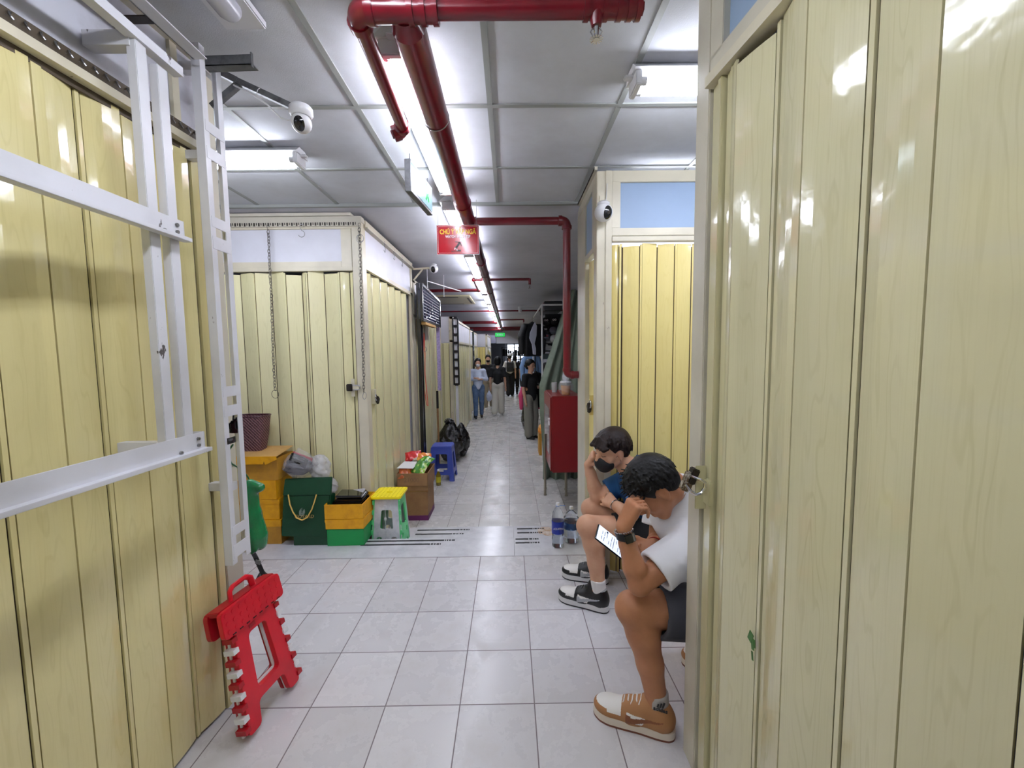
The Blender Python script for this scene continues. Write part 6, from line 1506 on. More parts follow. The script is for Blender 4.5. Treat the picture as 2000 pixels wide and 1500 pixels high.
# ================================================================ people
def skin_mat(name, c, c2):
    m = mat(name, c, 0.5, spec=0.35, mottle=(10, c2, 0.4, 0.75), bump=(90, 0.12, 0.002)); b = m.node_tree.nodes['Principled BSDF']
    b.inputs['Subsurface Weight'].default_value = 0.08; b.inputs['Subsurface Radius'].default_value = (0.012, 0.005, 0.003); return m
M['skin_a'] = skin_mat('tan skin', (176, 122, 88), (160, 106, 74)); M['skin_b'] = skin_mat('light skin', (206, 160, 130), (192, 142, 112)); M['skin_c'] = skin_mat('pale skin', (206, 164, 138), (190, 148, 122))
M['hairb'] = mat('black hair', (9, 8, 8), 0.55, spec=0.25, bump=(60, 0.6, 0.004)); M['hairbr'] = mat('dark brown hair', (26, 13, 10), 0.5, spec=0.25, bump=(60, 0.6, 0.004))
M['tee_w'] = mat('white cotton', (230, 230, 234), 0.85, bump=(9, 0.5, 0.012)); M['tee_b'] = mat('blue cotton', (22, 74, 124), 0.85, bump=(9, 0.5, 0.012)); M['short_g'] = mat('charcoal shorts', (64, 64, 70), 0.85, bump=(10, 0.5, 0.01)); M['short_k'] = mat('black shorts', (16, 16, 18), 0.85, bump=(10, 0.5, 0.01))
M['sock'] = mat('white sock', (226, 224, 222), 0.9, bump=(120, 0.3, 0.002)); M['sockg'] = mat('grey sock', (176, 170, 164), 0.9, bump=(120, 0.3, 0.002)); M['mask'] = mat('black face mask', (14, 14, 16), 0.75)

def frame(yaw, bow, roll=0.0):
    """head axes; yaw 0 faces -x, positive yaw turns toward the camera (-y); bow tips the face down. rows: right, fwd, up"""
    f0 = Vector((-math.cos(yaw), -math.sin(yaw), 0)); up0 = Vector((0, 0, 1)); rt = f0.cross(up0)
    f = f0*math.cos(bow) - up0*math.sin(bow); u = f0*math.sin(bow) + up0*math.cos(bow)
    if roll:
        r2 = rt*math.cos(roll) + u*math.sin(roll); u = u*math.cos(roll) - rt*math.sin(roll); rt = r2
    return rt, f, u
def head(s, c, fr, closed=True, k=1.0):
    rt, f, u = fr; c = Vector(c); rot = [list(rt), list(f), list(u)]
    def P(x, y, z): v = c + rt*(x*k) + f*(y*k) + u*(z*k); return (v.x, v.y, v.z)
    def r(*a): return tuple(v*k for v in a)
    s.ell(P(0, -0.012, 0.025), r(0.076, 0.096, 0.086), rot, k=0.01)
    s.ell(P(0, 0.028, -0.035), r(0.058, 0.062, 0.078), rot, k=0.025)
    s.ell(P(0, 0.055, -0.098), r(0.030, 0.026, 0.022), rot, k=0.02)
    for q in (-1, 1):
        s.cap(P(q*0.055, 0.0, -0.05), P(q*0.022, 0.055, -0.095), 0.018*k, 0.016*k, k=0.02)       # jaw
        s.ell(P(q*0.040, 0.055, -0.030), r(0.022, 0.020, 0.022), rot, k=0.02)                       # cheek
        s.ell(P(q*0.031, 0.092, 0.002), r(0.018, 0.014, 0.012), rot, k=0.008, sub=True)             # socket
        s.ell(P(q*0.031, 0.073, 0.001), r(0.014, 0.013, 0.0115), rot, k=0.003)                      # lid
        s.cap(P(q*0.046, 0.068, 0.022), P(q*0.014, 0.085, 0.024), 0.009*k, 0.009*k, k=0.012)       # brow ridge
        e = P(q*0.077, -0.006, -0.008); s.ell(e, r(0.010, 0.019, 0.031), rot, k=0.006)
        s.ell(P(q*0.089, -0.002, -0.004), r(0.008, 0.011, 0.020), rot, k=0.004, sub=True)
        s.ell(P(q*0.080, -0.001, -0.034), r(0.007, 0.008, 0.009), rot, k=0.004)
        s.ell(P(q*0.012, 0.093, -0.036), r(0.009, 0.010, 0.008), rot, k=0.006)                      # nostril wings
    s.cap(P(0, 0.086, 0.008), P(0, 0.108, -0.030), 0.0085*k, 0.011*k, k=0.010)
    s.cap(P(-0.018, 0.083, -0.063), P(0.018, 0.083, -0.063), 0.007*k, k=0.006); s.cap(P(-0.015, 0.082, -0.075), P(0.015, 0.082, -0.075), 0.0075*k, k=0.006)
    s.cap(P(-0.022, 0.095, -0.0692), P(0.022, 0.095, -0.0692), 0.0022*k, k=0.003, sub=True)
    return P, rot
def hair_tufts(s, c, fr, n, seed, lo=-0.2, length=0.05, r=0.006, front=0.35, skew=0.0, base=(0.081, 0.101, 0.092), kk=0.006):
    rt, f, u = fr; c = Vector(c); rr = random.Random(seed)
    for i in range(n):
        while True:
            z = rr.uniform(lo, 1); a_ = rr.uniform(0, 2*PI); q = math.sqrt(max(0, 1-z*z)); x = q*math.cos(a_); y = q*math.sin(a_)
            if z < 0.25 + front*max(0, y)*1.6 and y > 0.1: continue
            break
        p = c + rt*(x*base[0]) + f*(y*base[1]-0.012) + u*(z*base[2]+0.025)
        # combed away from the crown
        d = (rt*x*0.9 + f*(y*1.0+0.25+skew) - u*(0.9-0.3*z)).normalized()
        nrm = (rt*x + f*y + u*z).normalized(); d = (d - nrm*d.dot(nrm)*0.85).normalized(); L = length*rr.uniform(0.6, 1.2)
        m_ = p + d*L*0.5 + nrm*0.004; e = p + d*L - nrm*0.002
        s.cap(tuple(p), tuple(m_), r, r*0.9, kk); s.cap(tuple(m_), tuple(e), r*0.9, r*0.35, kk)
def hand(s, wrist, palm_c, knuck, normal, fingers, thumb, r=0.0085):
    """wrist->palm; knuck: centre of the knuckle line; normal: back-of-hand direction; fingers: list of 3-point chains offset"""
    w = Vector(wrist); kc = Vector(knuck); ax = (kc-w).normalized(); n = Vector(normal).normalized(); n = (n-ax*n.dot(ax)).normalized(); sd = ax.cross(n)
    for i, q in enumerate((-1.5, -0.5, 0.5, 1.5)):
        s.cap(tuple(w + sd*q*0.010), tuple(kc + sd*q*0.019), 0.0165, 0.0125, k=0.010)
    for i, q in enumerate((-1.5, -0.5, 0.5, 1.5)):
        p0 = kc + sd*q*0.0195; L = (0.036, 0.044, 0.042, 0.032)[i]; ang = 0; p = p0; d = ax
        for j, b in enumerate(fingers[i] if isinstance(fingers[0], (list, tuple)) else fingers):
            ang += b; d = ax*math.cos(ang) - n*math.sin(ang); e = p + d*L*(1.0, 0.66, 0.52)[j]
            s.cap(tuple(p), tuple(e), r*(1.0, 0.93, 0.86)[j], r*(0.93, 0.86, 0.76)[j], k=0.0022); p = e
    b0 = w + ax*0.025 - sd*0.022*thumb[0]
    td = (ax*thumb[1] - sd*thumb[0]*thumb[2] - n*thumb[3]).normalized(); e1 = b0 + td*0.038; td2 = (td + ax*0.5).normalized(); e2 = e1 + td2*0.030
    s.cap(tuple(w + ax*0.01 - sd*0.012*thumb[0]), tuple(b0), 0.016, 0.014, k=0.01); s.cap(tuple(b0), tuple(e1), 0.0125, 0.0100, k=0.006); s.cap(tuple(e1), tuple(e2), 0.0098, 0.0078, k=0.003)

def shoe(parent, toe, heel, side, mats, h=0.003, high=False, soleh=0.034, seed=0):
    """side: +1 when the visible flank is on the viewer side; mats: (upper, panel, swoosh, sole, outsole, lace, collar)"""
    toe = Vector(toe); heel = Vector(heel); ax = toe-heel; L = ax.length; ax.normalize(); up = Vector((0,0,1)); sd = up.cross(ax).normalized()
    # sd points to the wearer's left
    def W(x, y, z): v = heel + ax*(x*L/0.29) + sd*y + up*z; return v
    def T(*a): v = W(*a); return (v.x, v.y, v.z)
    rot = [list(ax), list(sd), list(up)]
    z0 = heel.z
    s = SDF(0.022)
    s.ell(T(0.225, 0, 0.042), (0.068, 0.049, 0.034), rot); s.ell(T(0.16, 0, 0.045), (0.06, 0.047, 0.045), rot)
    s.cap(T(0.155, 0, 0.062), T(0.10, 0, 0.088), 0.034, 0.036); s.cap(T(0.05, 0, 0.05), T(0.14, 0, 0.048), 0.040, 0.043)
    s.ell(T(0.048, 0, 0.062), (0.048, 0.039, 0.052 if not high else 0.06), rot)
    top = 0.10 if not high else 0.125
    s.cap(T(0.052, 0, 0.07), T(0.055, 0, top-0.008), 0.040, 0.037); s.cap(T(0.10, 0, 0.09), T(0.092, 0, top+0.006), 0.030, 0.026, k=0.015)
    s.cap(T(0.060, 0, top+0.06), T(0.068, 0, 0.062), 0.033, 0.027, k=0.006, sub=True)
    s.cut(T(0.0, 0, soleh-0.006), (0, 0, -1))
    A = np.array(list(ax)); B = np.array(list(sd)); H = np.array(list(heel))
    def cls(C):
        D = C-H; x = D@A*(0.29/L); y = D@B; z = D[:, 2]
        m = np.zeros(len(C))
        m[(x > 0.185) & (z > 0.052)] = 1                              # white toe box
        m[(x > 0.235) & (z < 0.060)] = 0
        q = (np.abs(y) > 0.014)
        wp = q & (x > 0.10) & (x < 0.165) & (z > soleh+0.006) & (z < 0.074 - (0.165-x)*0.1) & (x-0.10 > (0.06-z)*0.55)
        m[wp] = 1
        # curved stripe on both flanks: from heel collar, sweeping down to the ball and hooking up
        t_ = (0.165-x)/0.125; cz = 0.046 + 0.030*np.clip(t_, 0, 1)**1.25; wd = 0.0125*np.clip(1-np.clip(t_, 0, 1)*0.85, 0.05, 1)
        sw = q & (t_ > -0.02) & (t_ < 1.0) & (np.abs(z-cz) < wd)
        hk = q & (x > 0.15) & (x < 0.168) & (z > 0.042) & (z < 0.066)
        m[sw | hk] = 2
        m[(z > top-0.008) & (x < 0.085)] = 3
        return m
    mt, mp, ms, mso, mou, ml, mc = mats
    up_ = s.build('shoe', [mt, mp, ms, mc], parent, h, cls, relax=1)
    def outline(gx):
        pts = []
        prof = [(0.0, 0.006), (0.004, 0.022), (0.02, 0.036), (0.06, 0.041), (0.12, 0.041), (0.18, 0.047), (0.23, 0.050), (0.262, 0.042), (0.284, 0.024), (0.292, 0.006)]
        for (x, y) in prof: pts.append((x, y+gx))
        for (x, y) in reversed(prof): pts.append((x, -y-gx))
        return smooth_poly(pts, 0.008, 2)
    k = L/0.29
    for (nm, za, zb_, gx, mm) in (('sole', 0.008, soleh, 0.001, mso), ('outsole', 0.0, 0.009, 0.0005, mou)):
        mb = MB(); mb.prism([(x*k, y) for x, y in outline(gx)], tuple(heel + up*za), tuple(ax), tuple(sd), (0,0,1), zb_-za); mb.build(nm, mm, up_, smooth=True, bevel=0.0015)
    mb = MB()
    for i in range(6):
        x = 0.178-0.015*i; z = 0.083+0.0065*i+0.004
        pts = [W(x+0.006*(1 if i % 2 else -1), -0.026, z-0.010), W(x, -0.012, z+0.004), W(x, 0, z+0.007), W(x, 0.012, z+0.004), W(x-0.006*(1 if i % 2 else -1), 0.026, z-0.010)]
        mb.path(pts, 0.0034, 6, flat=0.8)
    for q in (-1, 1):
        mb.torus(W(0.095, q*0.018, top+0.012), tuple(sd*0.7+up*0.3*q+ax*0.4), 0.014, 0.0026, 12, 5, sx=1.5, upv=tuple(sd*q - up*0.5))
    mb.build('laces', ml, up_, smooth=True)
    return up_

def capc(s, cap_, k=None): pass

# ---------------------------------------------------------------- nearer man: white T-shirt, head on hand, phone
pos = (0.80, 1.58, 0.0)
man = thing('person', pos, 'seated man in a white T-shirt, head bowed on one hand, phone in the other', 'person')
fr = frame(0.06, 0.90); hc = w3(1274, 950, 1.545)
knL = w3(1236, 1188, 1.45); anL = Vector((0.533, 1.425, 0.115)); hipL = Vector((0.90, 1.50, 0.41)); hipR = Vector((0.90, 1.70, 0.41)); knR = Vector((0.66, 1.70, 0.47)); anR = Vector((0.955, 1.73, 0.115))
shL = w3(1352, 1060, 1.47); shR = Vector((0.69, 1.80, 0.79)); elL = w3(1248, 1142, 1.405); wrL = w3(1217, 1031, 1.43); elR = Vector((0.645, 1.74, 0.57)); wrR = w3(1278, 1066, 1.60)
nk = Vector((0.625, 1.58, 0.885))
s = SDF(0.014)
P1, rot1 = head(s, hc, fr)
nb = Vector(P1(0, -0.03, -0.06))
s.chain([tuple(nb), tuple(nk), (0.68, 1.61, 0.83)], [0.058, 0.056, 0.06], k=0.025)
s.cap((0.70, 1.62, 0.72), (0.88, 1.60, 0.46), 0.115, 0.125, k=0.04); s.cap(tuple(shL), tuple(shR), 0.05, 0.05, k=0.04)
def arm(s, a, b, c, ra=0.050, rb=0.040, rw=0.026):
    a, b, c = Vector(a), Vector(b), Vector(c)
    s.chain([tuple(a), tuple(a.lerp(b, 0.5)), tuple(b)], [ra, ra*0.93, rb], k=0.014)
    s.chain([tuple(b), tuple(b.lerp(c, 0.3)), tuple(b.lerp(c, 0.72)), tuple(c)], [rb*0.97, rb*1.04, rb*0.80, rw], k=0.012)
def leg(s, h, k_, a, rt_=0.085, rk=0.058, rc=0.056, ra=0.037, back=(1, 0, 0)):
    h, k_, a = Vector(h), Vector(k_), Vector(a); B = Vector(back)
    s.chain([tuple(h), tuple(h.lerp(k_, 0.5)), tuple(k_)], [rt_, (rt_+rk)/2+0.004, rk], k=0.02)
    s.chain([tuple(k_), tuple(k_.lerp(a, 0.28) + B*0.014), tuple(k_.lerp(a, 0.6) + B*0.010), tuple(a)], [rk*0.97, rc, (rc+ra)/2-0.002, ra], k=0.02)
    d = (k_-h).normalized(); s.ell(tuple(k_ + d*0.014 + Vector((0, 0, 0.002))), (0.045, 0.042, 0.050), k=0.02)
arm(s, shL, elL, wrL, 0.050, 0.038, 0.024); arm(s, shR, elR, wrR, 0.050, 0.040, 0.027)
leg(s, hipL, knL, anL, 0.092, 0.060, 0.059, 0.038); leg(s, hipR, knR, anR, 0.090, 0.058, 0.056, 0.038)
for a_, d_ in ((anL, Vector((-0.9, 0.25, 0))), (anR, Vector((-0.95, 0.1, 0)))): s.cap(tuple(a_), tuple(a_ + d_*0.09 + Vector((0, 0, -0.062))), 0.034, 0.022)
# left hand props the forehead
kn = w3(1238, 986, 1.425)
hand(s, wrL, None, kn, (-0.85, -0.35, 0.4), [(1.15, 0.8, 0.5), (1.2, 0.85, 0.5), (1.25, 0.9, 0.5), (1.3, 0.95, 0.5)], (1, 0.75, 0.25, 0.75))
kr = w3(1250, 1072, 1.60)
hand(s, wrR, None, kr, (0.1, 0.35, -0.9), [(0.7, 0.8, 0.5), (0.75, 0.8, 0.5), (0.8, 0.8, 0.5), (0.9, 0.8, 0.5)], (1, 0.8, 0.5, 0.5))
s.build('body', 'skin_a', man, 0.0042, relax=2)
# hair
s = SDF(0.008); rt_, f_, u_ = fr
s.ell(P1(0, -0.018, 0.034), (0.085, 0.101, 0.090), rot1); s.ell(P1(0, -0.05, -0.005), (0.072, 0.062, 0.075), rot1)
s.cut(P1(0, 0.052, 0.038), tuple(f_*0.86 - u_*0.50)); s.cut(P1(0, 0.0, -0.062), tuple(-u_*0.92 + f_*0.35))
s.p = s.p[:2] + s.p[2:]
hair_tufts(s, hc, fr, 520, 5, lo=-0.12, length=0.040, r=0.0042, kk=0.003)
rr = random.Random(4)
for i in range(90):   # loose strands standing off the outline
    z = rr.uniform(0.1, 1); a_ = rr.uniform(0, 2*PI); q_ = math.sqrt(1-z*z); n_ = rt_*(q_*math.cos(a_)) + f_*(q_*math.sin(a_)) + u_*z; p_ = hc + n_*0.094 + u_*0.022; e_ = p_ + n_*rr.uniform(0.006, 0.016) + (f_*0.6 + rt_*rr.uniform(-.6, .6))*0.014
    s.cap(tuple(p_ - n_*0.006), tuple(e_), 0.0045, 0.0022, 0.003)
for q in (-1, 1): s.ell(P1(q*0.092, 0.004, -0.012), (0.034, 0.026, 0.034), rot1, k=0.006, sub=True)
s.build('hair', 'hairb', man, 0.0034, relax=0)
# eyebrow and lashes
mb = MB()
for q in (-1, 1): mb.path([Vector(P1(q*0.046, 0.078, 0.026)), Vector(P1(q*0.032, 0.090, 0.031)), Vector(P1(q*0.016, 0.095, 0.027))], 0.003, 6)
mb.build('eyebrows', 'hairb', man, smooth=True)
# T-shirt
s = SDF(0.03)
s.cap((0.705, 1.62, 0.745), (0.89, 1.60, 0.47), 0.135, 0.148); s.cap(tuple(shL + Vector((0.02, 0.01, 0.0))), tuple(shR), 0.064, 0.064); s.cap((0.66, 1.60, 0.845), (0.70, 1.62, 0.80), 0.070, 0.09)
for (a_, b_) in ((shL, elL), (shR, elR)):
    m_ = a_.lerp(b_, 0.68); s.cap(tuple(a_), tuple(m_), 0.068, 0.078, k=0.03)
    d = (b_-a_).normalized(); s.cut(tuple(a_.lerp(b_, 0.70)), tuple(d), tuple(a_.lerp(b_, 0.86)), 0.105)
    s.cap(tuple(a_.lerp(b_, 0.5)), tuple(b_), 0.060, 0.064, k=0.004, sub=True)
for i in range(9):   # folds
    a_ = shL.lerp(elL, 0.1+0.05*i) + Vector((0.02*math.sin(i*2.1), -0.055, 0.03*math.cos(i*1.7))); s.cap(tuple(a_), tuple(a_ + Vector((0.07, 0.01, -0.05+0.02*(i % 3)))), 0.012, 0.008, k=0.02)
s.cut(tuple(nk + Vector((-0.004, 0, 0.012))), (-0.72, -0.1, 0.62), tuple(nk + Vector((-0.04, 0, 0.03))), 0.085)
s.cut((0.9, 1.6, 0.30), (0.1, 0, -1))
s.build('t_shirt', 'tee_w', man, 0.0055, relax=2)
mb = MB()
rgc = nk + Vector((0.022, 0.0, -0.016)); mb.torus(tuple(rgc), (-0.72, -0.1, 0.62), 0.064, 0.006, 28, 8, sx=1.0); mb.build('collar', 'tee_w', man, smooth=True)
# shorts
s = SDF(0.03)
for (h_, k_) in ((hipL, knL), (hipR, knR)):
    e = h_.lerp(k_, 0.80); s.cap(tuple(h_ + Vector((0, 0, -0.005))), tuple(e + Vector((0, 0, -0.008))), 0.112, 0.097)
    d = (k_-h_).normalized(); s.cut(tuple(h_.lerp(k_, 0.80)), tuple(d), tuple(h_.lerp(k_, 1.04)), 0.17)
s.cap(tuple(hipL + Vector((0.03, 0.03, 0.02))), tuple(hipR + Vector((0.03, -0.03, 0.02))), 0.13)
for (h_, k_) in ((hipL, knL), (hipR, knR)): s.cap(tuple(h_.lerp(k_, 0.6)), tuple(k_), 0.082, 0.084, k=0.004, sub=True)
s.cut((0.9, 1.6, 0.302), (0, 0, -1))
s.build('shorts', 'short_g', man, 0.006, relax=2)
tanm = mat('tan suede', (160, 112, 70), 0.7); whl = mat('white leather', (230, 228, 224), 0.4); brn = mat('brown leather', (122, 70, 38), 0.5); sol = mat('cream midsole', (222, 210, 194), 0.55); gum = mat('gum outsole', (112, 62, 44), 0.6)
shs = [shoe(man, (0.318, 1.512, 0.0), (0.592, 1.392, 0.0), 1, (tanm, whl, brn, sol, gum, 'sock', tanm), 0.0025), shoe(man, (0.765, 1.74, 0.0), (1.05, 1.745, 0.0), 1, (tanm, whl, brn, sol, gum, 'sock', tanm), 0.004)]
for a_ in (anL, anR):
    s = SDF(0.01); s.cap(tuple(a_ + Vector((0.004, 0, -0.06))), tuple(a_ + Vector((0.0, 0, 0.035))), 0.043, 0.0405); s.cut(tuple(a_ + Vector((0, 0, 0.040))), (0, 0, 1)); sk = s.build('sock', 'sockg', man, 0.003)
    if a_ is anL:
        text_mesh('adidas', 0.02, tuple(a_ + Vector((-0.003, -0.0445, -0.004))), (0.95, -0.25, -0.12), (0.1, 0, 1), 'sock_print', 'black', man, sx=1.0, bold=0.0006)
        mb = MB()
        for i in range(3): c = a_ + Vector((-0.012+0.010*i, -0.0455, 0.020)); mb.obox(c, (0.006, 0.002, 0.012+0.004*i), Euler((0, 0.35, 0)).to_matrix())
        mb.build('sock_stripes', 'black', man)
# watch and bracelets
def band(parent, c, ax, r, w_, m, name, t_=0.003, n=28):
    ax = Vector(ax).normalized(); mb = MB(); mb.lathe(tuple(Vector(c) - ax*w_/2), [(r, 0), (r+t_, 0), (r+t_, w_), (r, w_)], n, axis=tuple(ax)); return mb.build(name, m, parent, smooth=True)
axw = (wrL-elL).normalized(); wc = elL.lerp(wrL, 0.86)
wb = band(man, wc, axw, 0.0315, 0.026, 'black', 'watch_strap')
mb = MB(); yv = Vector((0.15, -0.95, -0.2)); yv = (yv - axw*yv.dot(axw)).normalized(); xv = axw.cross(yv)
mb.obox(wc + yv*0.036, (0.030, 0.008, 0.032), Matrix((xv, yv, axw)).transposed()); mb.build('watch_case', 'blackgloss', wb, bevel=0.003)
mb = MB(); mb.obox(wc + yv*0.0335 + xv*0.018, (0.008, 0.004, 0.026), Matrix((xv, yv, axw)).transposed()); mb.build('strap_loop', 'steel', wb)
mb = MB(); wc2 = elL.lerp(wrL, 0.96)
for i in range(26):
    a_ = 2*PI*i/26; mb.torus(tuple(wc2 + (xv*math.cos(a_) + yv*math.sin(a_))*0.0315), tuple(axw*(1 if i % 2 else 0.2) + xv*0.5), 0.0042, 0.0013, 8, 4)
mb.build('chain_bracelet', 'chrome', man, smooth=True)
axr = (wrR-elR).normalized(); rc_ = elR.lerp(wrR, 0.93)
for i, mm in enumerate((mat('orange thread', (196, 96, 30), 0.6), mat('red thread', (150, 30, 24), 0.6))): 
    mb = MB(); mb.torus(tuple(rc_ + axr*(0.008*i-0.004)), tuple(axr + Vector((0.1*i, 0, 0.1))), 0.0315, 0.0028, 26, 6); mb.build('bracelet', mm, man, smooth=True)
# phone (a held thing, top level)
pa, pb, pc, pd = w3(1166, 1035, 1.60), w3(1183, 1031, 1.65), w3(1216, 1080, 1.56), w3(1232, 1068, 1.62)
t = thing('smartphone', tuple(w3(1200, 1062, 1.60)), "black smartphone with a lit white screen in the nearer man's hand", 'phone')
ex = (w3(1213, 1083, 1.575) - w3(1162, 1043, 1.575)); ex.normalize(); nz = Vector((0.42, -0.58, 0.70)); nz = (nz - ex*nz.dot(ex)).normalized(); ey = nz.cross(ex)
o = w3(1194, 1060, 1.60); Rm = Matrix((ex, ey, nz)).transposed()
mb = MB(); mb.obox(o, (0.158, 0.075, 0.008), Rm); mb.build('phone_body', 'blackgloss', t, bevel=0.003)
mb = MB(); mb.obox(o + nz*0.0042, (0.148, 0.068, 0.0006), Rm); mb.build('screen', mat('lit screen', (226, 234, 250), 0.1, emit=(214, 226, 250), estr=0.75), t)
mb = MB()
for i in range(9):
    for j in range(2):
        if (i+j) % 4 == 3: continue
        mb.obox(o + nz*0.0048 + ex*(-0.052+0.012*i) + ey*(0.012-0.026*j), (0.003, 0.016+0.005*((i*7+j*3) % 3), 0.0004), Rm)
mb.build('screen_text', mat('screen grey', (140, 150, 170), 0.3, emit=(150, 160, 180), estr=0.3), t)
mb = MB(); mb.obox(o + nz*0.0048 + ex*0.061, (0.018, 0.03, 0.0004), Rm); mb.obox(o + nz*0.0048 + ex*(-0.03) + ey*0.026, (0.008, 0.008, 0.0004), Rm); mb.build('screen_picture', 'lab_n', t)
# his seat: red stool mostly hidden
t = plastic_stool((0.95, 1.66, 0.0), 0.29, 0.300, 'redpl', 'low red plastic stool carrying the man in the white T-shirt', 0.26)

# ---------------------------------------------------------------- farther man: blue T-shirt, black mask, head on fist
man2 = thing('person', (0.74, 2.28, 0.0), 'seated man in a blue T-shirt and black face mask, eyes shut, head on fist', 'person')
fr = frame(0.42, 0.20, 0.10); hc = w3(1194, 878, 2.30)
knL = w3(1149, 1028, 2.19); anL = Vector((0.474, 2.151, 0.115)); knR = w3(1156, 994, 2.40); anR = Vector((0.535, 2.42, 0.115)); hipL = Vector((0.82, 2.24, 0.375)); hipR = Vector((0.83, 2.39, 0.375))
shR = w3(1237, 930, 2.40); shL = Vector((0.74, 2.10, 0.735)); elR = w3(1166, 975, 2.385) + Vector((0, 0, 0.012)); wrR = w3(1149, 908, 2.42); elL = Vector((0.64, 2.13, 0.535)); wrL = w3(1199, 985, 2.25)
s = SDF(0.014); P2h, rot2 = head(s, hc, fr, k=0.99)
nk = w3(1228, 912, 2.31); s.chain([P2h(0, -0.03, -0.055), tuple(nk), (0.73, 2.29, 0.74)], [0.054, 0.054, 0.06], k=0.022)
s.cap((0.74, 2.28, 0.66), (0.82, 2.31, 0.42), 0.11, 0.115, k=0.04); s.cap(tuple(shL), tuple(shR), 0.048, 0.048, k=0.04)
arm(s, shL, elL, wrL, 0.048, 0.038, 0.025); arm(s, shR, elR, wrR, 0.048, 0.040, 0.027)
leg(s, hipL, knL, anL, 0.088, 0.060, 0.056, 0.037); leg(s, hipR, knR, anR, 0.086, 0.060, 0.056, 0.037)
for a_, d_ in ((anL, Vector((-0.9, 0.45, 0))), (anR, Vector((-0.95, 0.3, 0)))): s.cap(tuple(a_), tuple(a_ + d_*0.09 + Vector((0, 0, -0.062))), 0.034, 0.022)
kc = w3(1158, 889, 2.385)
hand(s, wrR, None, kc, (-0.9, 0.0, 0.4), [(1.5, 1.5, 0.9), (1.5, 1.55, 0.9), (1.5, 1.55, 0.9), (1.5, 1.5, 0.9)], (-1, 0.7, 0.5, 0.6))
hand(s, wrL, None, w3(1185, 972, 2.31), (-0.6, -0.5, 0.6), [(0.5, 0.5, 0.3)]*4, (1, 0.8, 0.5, 0.3))
s.build('body', 'skin_b', man2, 0.005, relax=2)
rt_, f_, u_ = fr
s = SDF(0.008); s.ell(P2h(0, -0.020, 0.040), (0.088, 0.104, 0.092), rot2); s.ell(P2h(0, -0.055, 0.0), (0.074, 0.058, 0.078), rot2)
s.cut(P2h(0, 0.058, 0.045), tuple(f_*0.80 - u_*0.60)); s.cut(P2h(0, 0.0, -0.045), tuple(-u_*0.92 + f_*0.38))
for q in (-1, 1): s.ell(P2h(q*0.096, 0.008, -0.012), (0.032, 0.034, 0.036), rot2, k=0.01, sub=True)
hair_tufts(s, hc, fr, 420, 9, lo=-0.05, length=0.050, r=0.0048, base=(0.085, 0.105, 0.096), kk=0.003)
rr = random.Random(12)
for i in range(34):   # fringe swept over the forehead
    x = rr.uniform(-0.062, 0.055); a_ = P2h(x*0.8-0.005, 0.070, 0.095-abs(x)*0.3); b_ = P2h(x-0.004, 0.099, 0.055-abs(x)*0.15); c_ = P2h(x*1.08-0.012, 0.096+rr.uniform(-.004, .006)-abs(x)*0.35, 0.042+rr.uniform(0, .014)); s.cap(a_, b_, 0.0075, 0.0065); s.cap(b_, c_, 0.0062, 0.0025)
for q in (-1, 1): s.ell(P2h(q*0.094, 0.004, -0.012), (0.036, 0.028, 0.034), rot2, k=0.006, sub=True)
s.build('hair', 'hairbr', man2, 0.0042, relax=0)
s = SDF(0.012); s.ell(P2h(0, 0.048, -0.062), (0.060, 0.067, 0.051), rot2); s.ell(P2h(0, 0.098, -0.040), (0.016, 0.018, 0.026), rot2); s.ell(P2h(0, 0.060, -0.098), (0.036, 0.034, 0.02), rot2)
s.cut(P2h(0, 0.018, -0.06), tuple(-f_)); s.build('face_mask', 'mask', man2, 0.004, relax=2)
mb = MB()
for q in (-1, 1): mb.path([Vector(P2h(q*0.056, 0.03, -0.035)), Vector(P2h(q*0.070, 0.012, -0.01)), Vector(P2h(q*0.080, -0.012, 0.022))], 0.0014, 5); mb.path([Vector(P2h(q*0.050, 0.03, -0.085)), Vector(P2h(q*0.068, 0.006, -0.055)), Vector(P2h(q*0.080, -0.014, -0.03))], 0.0014, 5)
mb.build('ear_loops', 'mask', man2, smooth=True)
mb = MB()
for q in (-1, 1):
    mb.path([Vector(P2h(q*0.049, 0.072, 0.027)), Vector(P2h(q*0.033, 0.088, 0.033)), Vector(P2h(q*0.016, 0.094, 0.029))], 0.0032, 6)
    mb.path([Vector(P2h(q*0.045, 0.074, -0.004)), Vector(P2h(q*0.032, 0.088, -0.0075)), Vector(P2h(q*0.019, 0.086, -0.004))], 0.0016, 5)
mb.build('brows_and_lashes', 'hairbr', man2, smooth=True)
s = SDF(0.03); s.cap((0.745, 2.28, 0.685), (0.83, 2.31, 0.43), 0.128, 0.142); s.cap(tuple(shL), tuple(shR), 0.060, 0.060); s.cap((0.715, 2.28, 0.755), (0.74, 2.28, 0.72), 0.064, 0.08)
for (a_, b_) in ((shL, elL), (shR, elR)):
    m_ = a_.lerp(b_, 0.68); s.cap(tuple(a_), tuple(m_), 0.062, 0.068, k=0.03); d = (b_-a_).normalized(); s.cut(tuple(a_.lerp(b_, 0.70)), tuple(d), tuple(a_.lerp(b_, 0.86)), 0.09)
    s.cap(tuple(a_.lerp(b_, 0.45)), tuple(b_), 0.054, 0.056, k=0.004, sub=True)
for i in range(6):
    a_ = shR.lerp(elR, 0.1+0.06*i) + Vector((0.01*math.sin(i*2.1), -0.05, 0.02*math.cos(i*1.7))); s.cap(tuple(a_), tuple(a_ + Vector((0.05, 0.01, -0.05))), 0.012, 0.008, k=0.02)
s.cut(tuple(nk + Vector((0.002, 0, 0.008))), (-0.72, -0.1, 0.70), tuple(nk + Vector((-0.03, 0, 0.03))), 0.08)
s.build('t_shirt', 'tee_b', man2, 0.006, relax=2)
